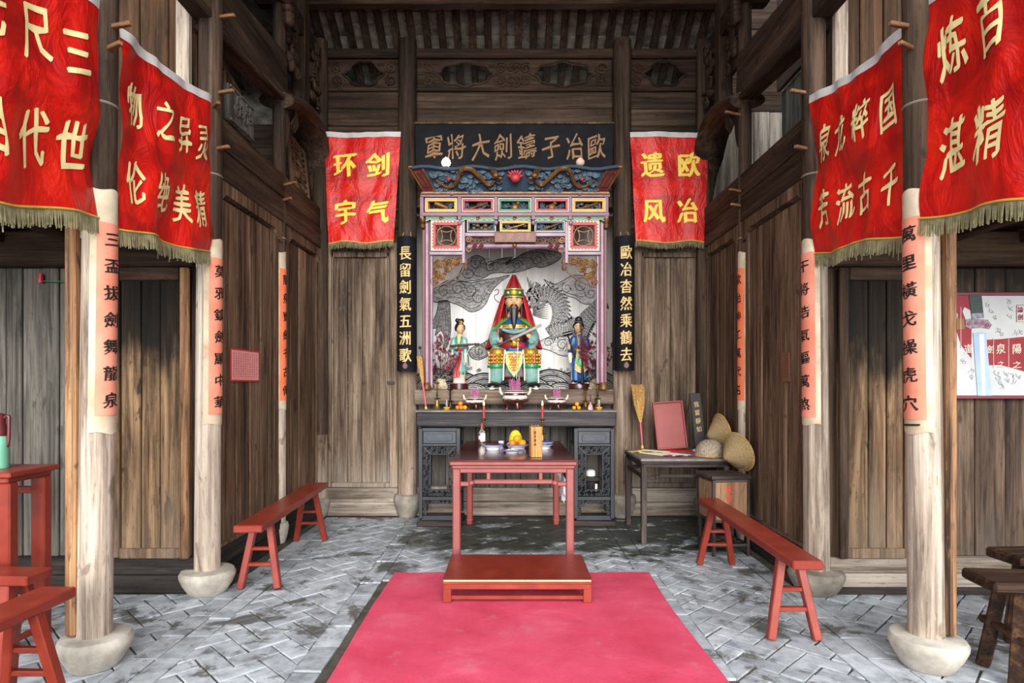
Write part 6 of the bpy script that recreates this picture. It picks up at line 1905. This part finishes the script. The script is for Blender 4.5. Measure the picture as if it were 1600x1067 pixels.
def hand(b, wrist, d, palm_n, s, curl=1.1, side=1):
    """a hand of length s from the wrist along d; fingers curl toward palm_n; side: which side the thumb leaves"""
    wrist, d, pn = V(wrist), V(d).normalized(), V(palm_n).normalized()
    w = d.cross(pn).normalized() * side
    b.tube([wrist, wrist + d * s * .25, wrist + d * s * .5], [s * .17, (s * .24), s * .24], 8)
    for k, L in enumerate((.42, .5, .47, .36)):
        o = wrist + d * s * .48 + w * s * (.17 - .115 * k); p = [o]; a = .25
        for j in range(3):
            a += curl * .55
            p.append(p[-1] + (d * math.cos(a) + pn * math.sin(a)) * s * L / 3)
        b.tube(p, [s * .062, s * .06, s * .055, s * .045], 7); b.ball(p[-1], s * .045, 6, 5)
    o = wrist + d * s * .18 + w * s * .17
    p = [o, o + (d * .6 + w * .7) * s * .18, o + (d * .8 + w * .35 + pn * .4) * s * .34, o + (d * .8 + pn * .8) * s * .44]
    b.tube(p, [s * .075, s * .07, s * .06, s * .045], 7); b.ball(p[-1], s * .045, 6, 5)

def cap(b, p, q, r0, r1, n=12):
    b.tube([p, q], [r0, r1], n); b.ball(p, r0, n, 8); b.ball(q, r1, n, 8)

# ---- central seated warrior
YC = 7.0
g = thing('seated_statue', 'large seated bearded statue under a red hood holding a sword', 'statue', (X(803, YC), YC, 1.391))
b = B()
b.loft([[V((rx * math.cos(2 * PI * k / 20), dy + ry * math.sin(2 * PI * k / 20), z)) for k in range(20)] for z, rx, ry, dy in ((.36, .20, .15, .05), (.45, .17, .125, .05), (.55, .165, .115, .05), (.68, .18, .115, .05), (.78, .165, .095, .05), (.84, .09, .07, .045), (.9, .06, .06, .04))])
for sx in (-1, 1):
    cap(b, (sx * .10, .05, .38), (sx * .185, -.16, .40), .105, .095)       # thigh
    cap(b, (sx * .185, -.16, .40), (sx * .20, -.14, .13), .092, .085)      # shin under the skirt
    b.loft([[V((sx * .195 + rx * math.cos(2 * PI * k / 16), -.12 + ry * math.sin(2 * PI * k / 16), z)) for k in range(16)] for z, rx, ry in ((.10, .075, .09), (.2, .085, .10), (.34, .09, .10))])
    cap(b, (sx * .165, .05, .76), (sx * .235, .0, .60), .068, .06)         # upper arm
b.box((0, -.10, .27), (.24, .10, .32), .04)
cap(b, (-.235, .0, .60), (-.17, -.15, .56), .058, .04); cap(b, (.235, .0, .60), (.17, -.15, .585), .058, .04)
for sx in (-1, 1):   # wide sleeves
    b.tube([(sx * .23, -.02, .62), (sx * .215, -.08, .57), (sx * .20, -.13, .52)], [.06, .068, .07], 12)
me = remeshed(b, .0095, 3)
def rg(c):
    if c.z > .835: return 4
    if c.z < .345 and abs(c.x) < .105: return 1
    if c.z < .30: return 0
    if c.z < .46 and abs(c.x) > .10 and c.y < -.03: return 3
    if .44 < c.z < .54 and abs(c.x) < .17: return 2
    if c.z > .70 or abs(c.x) > .17: return 3 if c.z > .71 else 0
    return 5
paint(me, [M_teal, M_mar, M_blu, M_gold, M_skin, M_mar], rg)
body = link('robed_body', me, g)
b = B(); f = head(b, (.0, .02, 1.005), .265, 0, .02)
b.tube([(0, .04, .84), (0, .035, .92)], [.055, .05], 12)
me = remeshed(b, .0062, 1); paint(me, [M_skin], lambda c: 0)
hd = link('head', me, g); face(hd, f, .265, .03)
bd = B()
bd.loft([[f(rx * math.cos(2 * PI * k / 14), yy + ry * math.sin(2 * PI * k / 14), z) for k in range(14)] for z, rx, ry, yy in ((-.27, .17, .06, -.35), (-.36, .17, .08, -.36), (-.5, .15, .08, -.38), (-.72, .13, .07, -.40), (-.95, .10, .055, -.42), (-1.1, .06, .035, -.43), (-1.18, .02, .015, -.43))])
for sx in (-1, 1):
    bd.tube([f(sx * .015, -.435, -.15), f(sx * .09, -.42, -.165), f(sx * .15, -.38, -.26), f(sx * .17, -.37, -.5), f(sx * .15, -.4, -.75)], [.006, .011, .011, .009, .003], 7)
    bd.tube([f(sx * .33, -.06, -.08), f(sx * .33, -.12, -.4), f(sx * .30, -.16, -.75)], [.008, .013, .004], 7)
bd.obj('beard', M_hair, hd, smooth=True)
# crown: green cap with gold band and a sun disc
hb = B().loft([[f(rx * math.cos(2 * PI * k / 24), .02 + ry * math.sin(2 * PI * k / 24), z) for k in range(24)] for z, rx, ry in ((.17, .395, .45), (.22, .42, .48), (.38, .44, .49), (.52, .41, .45), (.60, .30, .33), (.64, .1, .1))])
cr = hb.obj('green_crown', pm('crown_green', '#2b6a60', .35, color2='#1f5048', nscale=14), hd, smooth=True)
cb = B()
for z_, r_ in ((.19, .42), (.52, .42)): cb.tube([f(r_ * math.cos(2 * PI * k / 28), .02 + (r_ + .05) * math.sin(2 * PI * k / 28), z_) for k in range(29)], .007, 6)
cb.ball(f(0, -.47, .36), (.033, .014, .033), 12, 8)
for sx in (-1, 1): cb.ball(f(sx * .25, -.38, .36), (.018, .014, .02), 10, 6)
cb.obj('gold_ornament', pm('crown_gold', '#d9a326', .3, metal=.3), hd, smooth=True)
# red hood draped from a peak over the crown down both sides
def hood(u, v):
    a = PI * (-.26 + 1.52 * u)                     # opening to the front
    z = 1.33 - (1.33 - .47) * v
    k = v ** .75
    rx = .012 + .30 * k ** 1.0; ry = .012 + .17 * min(1, k * 1.2)
    if v < .3: rx = .012 + .30 * (v / .3) ** .9 * .3 ** .75 * .92
    fold = 1 + .05 * math.sin(u * 40) * v
    return (rx * fold * math.cos(a), .085 + ry * fold * math.sin(a) - .02 * v, z + .01 * math.sin(u * 22) * v)
b = B().grid(hood, 60, 30, None)
me = b.mesh('hood', M_hood, True, False); ho = link('red_hood', me, g)
so = ho.modifiers.new('s', 'SOLIDIFY'); so.thickness = .008
# armour pieces
def shell(name, rings, mat, par=g, caps=True): return B().loft(rings, caps).obj(name, mat, par, smooth=True)
ap = [V((x, -.205 + .02 * abs(x) / .1, z)) for x, z in ((-.105, .43), (.105, .43), (.10, .30), (.06, .20), (0, .13), (-.06, .20), (-.10, .30))]
fr = B().prism(ap, (0, .03, 0)).obj('front_apron', M_grn, g)
sc_ = lambda k, e: [V((p.x * k, p.y - e, .31 + (p.z - .31) * k)) for p in ap]
B().prism(sc_(.88, .006), (0, .02, 0)).obj('white_trim', M_cream2, fr)
B().prism(sc_(.80, .010), (0, .02, 0)).obj('gold_scales', M_gold, fr)
B().prism([(-.008, -.222, .42), (.008, -.222, .42), (.005, -.222, .19), (-.005, -.222, .19)], (0, .01, 0)).obj('red_stripe', M_redp, fr)
b = B()
for i in range(7):
    for j in range(6):
        x = (j - 2.5 + .5 * (i % 2)) * .026; z = .40 - i * .03
        if abs(x) < .075 * (1 - .115 * i): b.ball((x, -.214 + .02 * abs(x) / .1, z), (.013, .005, .014), 7, 5)
b.obj('scale_relief', M_gold, fr, smooth=True)
for sx in (-1, 1):
    b = B().loft([[V((sx * .195 + rx * math.cos(2 * PI * k / 18), -.15 + ry * math.sin(2 * PI * k / 18), z)) for k in range(18)] for z, rx, ry in ((.24, .103, .112), (.255, .108, .117), (.27, .103, .112))])
    b.obj('green_knee_band', M_grn, g, smooth=True)
    b = B(); [b.ball((sx * .195 + .1 * math.cos(a), -.152 + .1 * math.sin(a), z), (.02, .012, .02), 7, 5) for z in (.30, .34, .38) for a in (-2.5, -2.1, -1.7, -1.3, -.9, -.5)]
    kp = b.obj('knee_scales', M_gold, g, smooth=True)
    B().bar((sx * .23, -.262, .29), (sx * .225, -.255, .41), .016, .012, .003, (0, 1, 0)).obj('red_strap', M_redp, kp)
    B().tube([(sx * .275, -.19, .02), (sx * .275, -.2, .25), (sx * .285, -.14, .42)], .009, 6).obj('cream_edge', M_cream2, g)
    B().tube([(sx * .12, -.215, .10), (sx * .115, -.225, .30), (sx * .10, -.2, .44)], .009, 6).obj('cream_edge', M_cream2, g)
    # boots
    bt = B().tube([(sx * .20, -.12, .17), (sx * .205, -.13, .08)], [.052, .055], 14)
    bt.loft([[V((sx * (.205 + .03 * t_) + rx * math.cos(2 * PI * k / 16), -.10 - .15 * t_ + .0, .012 + hz_ + hz_ * math.sin(2 * PI * k / 16))) for k in range(16)] for t_, rx, hz_ in ((-.25, .04, .035), (0, .058, .045), (.4, .064, .042), (.8, .066, .036), (1.1, .052, .028), (1.25, .02, .012))])
    bo_ = bt.obj('boot', M_shoe, g, smooth=True)
    B().loft([[V((sx * (.205 + .03 * t_) + rx * math.cos(2 * PI * k / 16), -.10 - .15 * t_, .010 + .010 * math.sin(2 * PI * k / 16))) for k in range(16)] for t_, rx in ((-.3, .03), (0, .06), (.5, .07), (1.0, .064), (1.3, .03))]).obj('white_sole', M_cream2, bo_, smooth=True)
    # shoulder collar bands
    B().tube([(sx * .08, -.045, .80), (sx * .17, -.05, .74), (sx * .235, -.05, .66)], [.014, .018, .016], 8).obj('green_shoulder_band', M_grn, g, smooth=True)
B().lathe([(.168, .475), (.176, .485), (.176, .515), (.168, .525)], (0, .05, 0), 28, sy=.80).obj('red_belt', M_redp, g, smooth=True)
lf = B().ball((0, -.085, .525), (.06, .035, .05), 14, 10)
lf.ball((0, -.118, .505), (.026, .02, .018), 10, 8)
for sx in (-1, 1): lf.ball((sx * .05, -.09, .565), (.018, .015, .018), 8, 6); lf.ball((sx * .028, -.117, .54), (.014, .01, .010), 8, 6)
lf = lf.obj('lion_buckle', pm('lion_gold', '#c99a2a', .3, metal=.35), g, smooth=True)
b = B(); [b.ball((sx * .028, -.128, .54), .005, 6, 5) for sx in (-1, 1)]; b.obj('pupil', M_hair, lf)
B().ball((0, -.112, .484), (.045, .02, .012), 10, 6).obj('lion_beard', M_redp, lf, smooth=True)
B().lathe([(.05, .84), (.075, .855), (.12, .80), (.15, .745), (.12, .765)], (0, .045, 0), 26, sy=.75).obj('blue_collar', M_blu, g, smooth=True)
B().tube([(-.13, -.075, .68), (-.06, -.095, .655), (0, -.10, .645), (.06, -.095, .655), (.13, -.075, .68)], [.016, .02, .022, .02, .016], 8).obj('teal_breast_band', M_teal, g, smooth=True)
B().ball((0, -.235, .375), (.016, .008, .016), 12, 8).obj('white_pendant', M_cream2, g, smooth=True)
hb = B(); hand(hb, (-.19, -.145, .545), (.8, -.35, .0), (.1, .5, .5), .105, 1.3, 1); hand(hb, (.175, -.165, .575), (-.35, -.25, .75), (-.3, .75, 0), .105, .9, -1)
me = remeshed(hb, .0052, 1); paint(me, [M_skin], lambda c: 0); link('hands', me, g)
for p, q in (((-.23, -.115, .535), (-.195, -.14, .545)), ((.20, -.14, .53), (.18, -.16, .57))): B().tube([p, q], [.036, .034], 12).obj('cuff', M_teal, g, smooth=True)
swd = thing('statue_sword', 'long grey sword held across the chest of the seated statue', 'sword', V((X(803, YC), YC, 1.391)) + V((-.02, -.215, .565)))
d = V((.33, -.02, .155)).normalized()
B().bar(d * -.02, d * .36, .012, .032, .003).obj('blade', M_steel, swd)
B().tube([d * -.19, d * -.08, d * -.03], [.016, .014, .014], 10).obj('grip', M_sheath, swd, smooth=True)
B().tube([d * -.03, d * -.012], [.03, .028], 10).obj('guard', M_bronze, swd, smooth=True)
st2 = B().tube([(.045, -.24, .53), (.035, -.245, .30), (.028, -.245, .12)], [.004, .003, .003], 6).obj('belt_cord', M_cream2, g)

# ---- lady with a sheathed sword
YL = 7.06
g = thing('lady_statue', 'small statue of a lady in pale teal robe holding a sheathed sword', 'statue', (X(717.5, YL), YL, 1.391), group='attendant statues')
B().lathe([(0, 0), (.108, 0), (.108, .062), (.10, .066), (0, .066)], n=30).obj('round_base', M_base, g, smooth=True)
b = B()
b.loft([[V((dx + rx * (1 + .05 * math.sin(k * PI * 2 / 24 * 7) * (z < .3)) * math.cos(2 * PI * k / 24), ry * math.sin(2 * PI * k / 24), z)) for k in range(24)] for z, rx, ry, dx in ((.066, .078, .07, .0), (.12, .07, .062, .0), (.18, .085, .07, .0), (.22, .092, .074, .0), (.30, .078, .065, .0), (.40, .056, .05, .0), (.45, .05, .045, .0), (.52, .064, .052, .0), (.575, .07, .05, .0), (.605, .04, .036, .005), (.65, .024, .024, .008))])
for sx in (-1, 1): cap(b, (sx * .062, 0, .57), (sx * .085, -.015, .47), .033, .03)
cap(b, (-.085, -.015, .47), (-.03, -.085, .475), .030, .022); cap(b, (.085, -.015, .47), (.075, -.09, .50), .030, .022)
for sx in (-1, 1): b.tube([(sx * .075, -.04, .46), (sx * .075, -.045, .38), (sx * .08, -.04, .30)], [(.026, .03), (.024, .03), (.012, .02)], 10)
me = remeshed(b, .0062, 2)
paint(me, [M_teal, M_pinkw, M_grn, M_skin, M_cream2], lambda c: 3 if c.z > .60 or (c.y < -.02 and abs(c.x - .004) < .018 * (c.z - .50) / .1 + .004 and c.z > .51) else 1 if c.z < .165 else 2 if c.z < .20 and math.sin(c.x * 160) > -.2 else 4 if (abs(c.x) > .062 and c.z < .42 and c.y < .0 and c.z > .28) else 0)
body = link('robed_body', me, g)
b = B(); f = head(b, (.010, -.008, .70), .135, .42)
me = remeshed(b, .0036, 1); paint(me, [M_skin], lambda c: 0); hd = link('head', me, g); face(hd, f, .135, .0)
hr = B()
hr.ball(f(0, .08, .12), (.058, .058, .062), 16, 12); hr.ball(f(0, .10, .62), (.042, .036, .034), 12, 10); hr.ball(f(-.2, .12, .72), (.026, .026, .026), 10, 8)
hr.ball(f(.22, .12, .70), (.026, .026, .028), 10, 8)
for sx in (-1, 1): hr.tube([f(sx * .3, -.12, .28), f(sx * .37, .02, .05), f(sx * .34, .12, -.2)], [.015, .017, .008], 8)
hr.tube([f(.2, .25, 0), f(.18, .32, -.4), f(.1, .35, -.7)], [.03, .02, .008], 8)
hr.obj('hair', M_hair, hd, smooth=True)
b = B().tube([f(-.2, -.30, .42), f(0, -.36, .47), f(.2, -.30, .42)], [.006, .016, .006], 8); b.ball(f(0, -.34, .56), (.016, .008, .016), 8, 6); b.obj('gold_tiara', M_gold, hd, smooth=True)
b = B()
for sx in (-1, 1): b.tube([(sx * .03, -.030, .61), (sx * .022, -.058, .55), (-.004 * sx, -.062, .47)], [.008, .010, .007], 6)
b.obj('green_lapel', M_grn, g, smooth=True)
b = B().lathe([(.05, .44), (.056, .447), (.055, .465), (.05, .47)], (0, 0, 0), 22, sy=.92)
for sx in (-1, 1): b.ball((.015 + sx * .015, -.058, .452), (.018, .008, .008), 8, 6)
b.obj('red_sash', M_redp, g, smooth=True)
b = B().grid(lambda u, v: (.012 + (u - .5) * (.02 + .05 * v) - .03 * v + .01 * math.sin(v * 6), -.058 - .03 * v ** .7 - .004 * math.cos(u * 9), .45 - .31 * v), 8, 20, (0, .006, 0)); b.obj('red_ribbon', M_redp, g, smooth=True)
B().tube([(.105, -.03, .40), (.11, -.03, .33), (.115, -.03, .27)], [(.006, .02), (.006, .02), (.006, .018)], 8).obj('green_sleeve_end', M_grn, g, smooth=True)
hb = B(); hand(hb, (-.03, -.088, .475), (.55, -.3, .45), (.3, .4, .3), .06, 1.0, 1); hand(hb, (.075, -.095, .498), (.6, -.2, .35), (-.2, .3, .7), .06, 1.0, -1)
me = remeshed(hb, .0036, 1); paint(me, [M_skin], lambda c: 0); link('hands', me, g)
s = thing('sheathed_sword', 'dark sheathed sword held level by the lady statue', 'sword', V((X(717.5, YL), YL, 1.391)) + V((.0, -.118, .50)))
d = V((1, -.06, .07)).normalized()
B().tube([d * -.10, d * .02, d * .14, d * .245], [.011, .013, .013, .010], 10).obj('sheath', M_sheath, s, smooth=True)
for q in (.0, .10, .19): B().tube([d * q, d * (q + .012)], .015, 10).obj('fitting', M_bronze, s, smooth=True)
B().tube([d * .24, d * .235 + V((0, 0, -.06)), d * .24 + V((0, 0, -.19))], [.003, .007, .006], 6).obj('tassel', M_sheath, s)

# ---- youth with a hammer
YB2 = 7.06
g = thing('youth_statue', 'small statue of a youth in blue robe holding a hammer and rod', 'statue', (X(905.5, YB2), YB2, 1.391), group='attendant statues')
B().lathe([(0, 0), (.125, 0), (.13, .05), (.122, .066), (0, .066)], n=30, sy=.8).obj('round_base', M_base, g, smooth=True)
b = B()
for sx in (-1, 1):
    b.loft([[V((sx * .045 + rx * math.cos(2 * PI * k / 18), ry * math.sin(2 * PI * k / 18), z)) for k in range(18)] for z, rx, ry in ((.085, .055, .06), (.12, .058, .06), (.25, .056, .055), (.36, .05, .05))])
    cap(b, (sx * .07, 0, .585), (sx * .10, -.01, .47), .036, .03)
b.loft([[V((rx * math.cos(2 * PI * k / 22), ry * math.sin(2 * PI * k / 22), z)) for k in range(22)] for z, rx, ry in ((.20, .088, .062), (.30, .082, .06), (.40, .07, .054), (.46, .065, .05), (.53, .078, .055), (.585, .08, .05), (.62, .045, .04), (.66, .025, .025))])
cap(b, (-.10, -.01, .47), (-.125, -.07, .44), .028, .022); cap(b, (-.125, -.07, .44), (-.13, -.10, .49), .022, .019); cap(b, (.10, -.01, .47), (.035, -.085, .44), .030, .022)
b.tube([(-.115, -.05, .45), (-.115, -.055, .38), (-.11, -.05, .30)], [.03, .028, .016], 10)
me = remeshed(b, .0062, 2)
paint(me, [M_blu, M_skin, M_cream2], lambda c: 1 if c.z > .635 or (c.x < -.118 and c.z > .455 and c.y < -.075) else 2 if c.x < -.092 and c.z < .42 and c.y < -.02 else 0)
link('robed_body', me, g)
for sx in (-1, 1):
    b = B().loft([[V((sx * (.05 + .03 * t_) + rx * math.cos(2 * PI * k / 14), -.02 - .075 * t_, .072 + hz_ + hz_ * math.sin(2 * PI * k / 14))) for k in range(14)] for t_, rx, hz_ in ((-.3, .02, .012), (0, .034, .02), (.6, .036, .016), (1, .028, .012), (1.15, .01, .006))])
    s_ = b.obj('shoe', M_shoe, g, smooth=True)
    B().loft([[V((sx * (.05 + .03 * t_) + rx * math.cos(2 * PI * k / 14), -.02 - .075 * t_, .070 + .005 * math.sin(2 * PI * k / 14))) for k in range(14)] for t_, rx in ((-.3, .022), (0, .036), (.6, .039), (1, .031), (1.2, .012))]).obj('white_sole', M_cream2, s_, smooth=True)
b = B(); f = head(b, (-.012, -.01, .715), .145, -.22)
me = remeshed(b, .0038, 1); paint(me, [M_skin], lambda c: 0); hd = link('head', me, g); face(hd, f, .145, .0)
hr = B().ball(f(0, .06, .17), (.060, .062, .060), 16, 12)
for sx in (-1, 1): hr.tube([f(sx * .33, -.1, .25), f(sx * .36, .05, .05), f(sx * .3, .15, -.2)], [.014, .015, .008], 8)
hr.obj('hair', M_hair, hd, smooth=True)
B().ball(f(0, .05, .62), (.046, .046, .04), 14, 10).obj('hair_bun', M_hair, hd, smooth=True)
B().tube([f(.33 * math.cos(2 * PI * k / 20), .05 + .33 * math.sin(2 * PI * k / 20), .44) for k in range(21)], .007, 6).obj('green_headband', pm('headband_green', '#1f4a3a', .5), hd)
b = B()
for sx in (-1, 1): b.tube([(sx * .035, -.035, .63), (sx * .02, -.062, .56), (-.02, -.062, .50)], [.009, .011, .010], 6)
b.obj('brown_lapel', pm('lapel_brown', '#8a5f2c', .5), g, smooth=True)
b = B().lathe([(.066, .44), (.076, .445), (.076, .47), (.066, .475)], (0, 0, 0), 22, sy=.8); b.obj('gold_belt', M_gold, g, smooth=True)
b = B().grid(lambda u, v: ((u - .5) * (.10 + .05 * v) + .01, -.066 - .02 * math.sin(PI * u) - .006 * math.sin(v * 9 + u * 5), .455 - (.23 + .04 * math.sin(u * PI)) * v), 12, 12, (0, .008, 0)); apn = b.obj('gold_apron', pm('mottled_gold_apron', '#c68a2a', .4, color2='#e0d2a0', nscale=45), g, smooth=True)
b = B().grid(lambda u, v: (-.012 + (u - .5) * .04 + .018 * math.sin(v * 7), -.096 - .004 * math.sin(u * 6), .44 - .18 * v), 5, 12, (0, .006, 0)); b.obj('green_sash', pm('bright_green_sash', '#2fae62', .35), apn, smooth=True)
hb = B(); hand(hb, (-.13, -.10, .485), (.1, -.15, .8), (.7, .1, 0), .06, 1.35, -1); hand(hb, (.035, -.088, .44), (-.6, -.3, .2), (.1, .2, .8), .06, 1.2, -1)
me = remeshed(hb, .0036, 1); paint(me, [M_skin], lambda c: 0); link('hands', me, g)
s = thing('statue_hammer', 'black hammer raised by the youth statue', 'hammer', V((X(905.5, YB2), YB2, 1.391)) + V((-.115, -.125, .515)))
d = V((-.32, 0, 1)).normalized()
B().tube([d * -.17, d * .11], [.010, .009], 8).obj('handle', M_shoe, s, smooth=True)
q = V((1, -.1, .25)).normalized()
B().tube([d * .125 - q * .055, d * .125 - q * .05, d * .125 + q * .05, d * .125 + q * .055], [.018, .024, .024, .018], 10).obj('hammer_head', M_shoe, s, smooth=True)
s = thing('iron_rod', 'dark rod standing upright before the youth statue', 'rod', V((X(905.5, YB2), YB2, 1.391)) + V((.02, -.135, .068)))
B().tube([(.0, .0, 0), (-.005, .0, .34), (-.018, .012, .70)], [.012, .011, .010], 8).obj('shaft', M_sheath, s, smooth=True)
B().tube([(.0, .0, .0), (.0, .0, .16)], [.022, .014], 8).obj('foot_sheath', M_shoe, s, smooth=True)
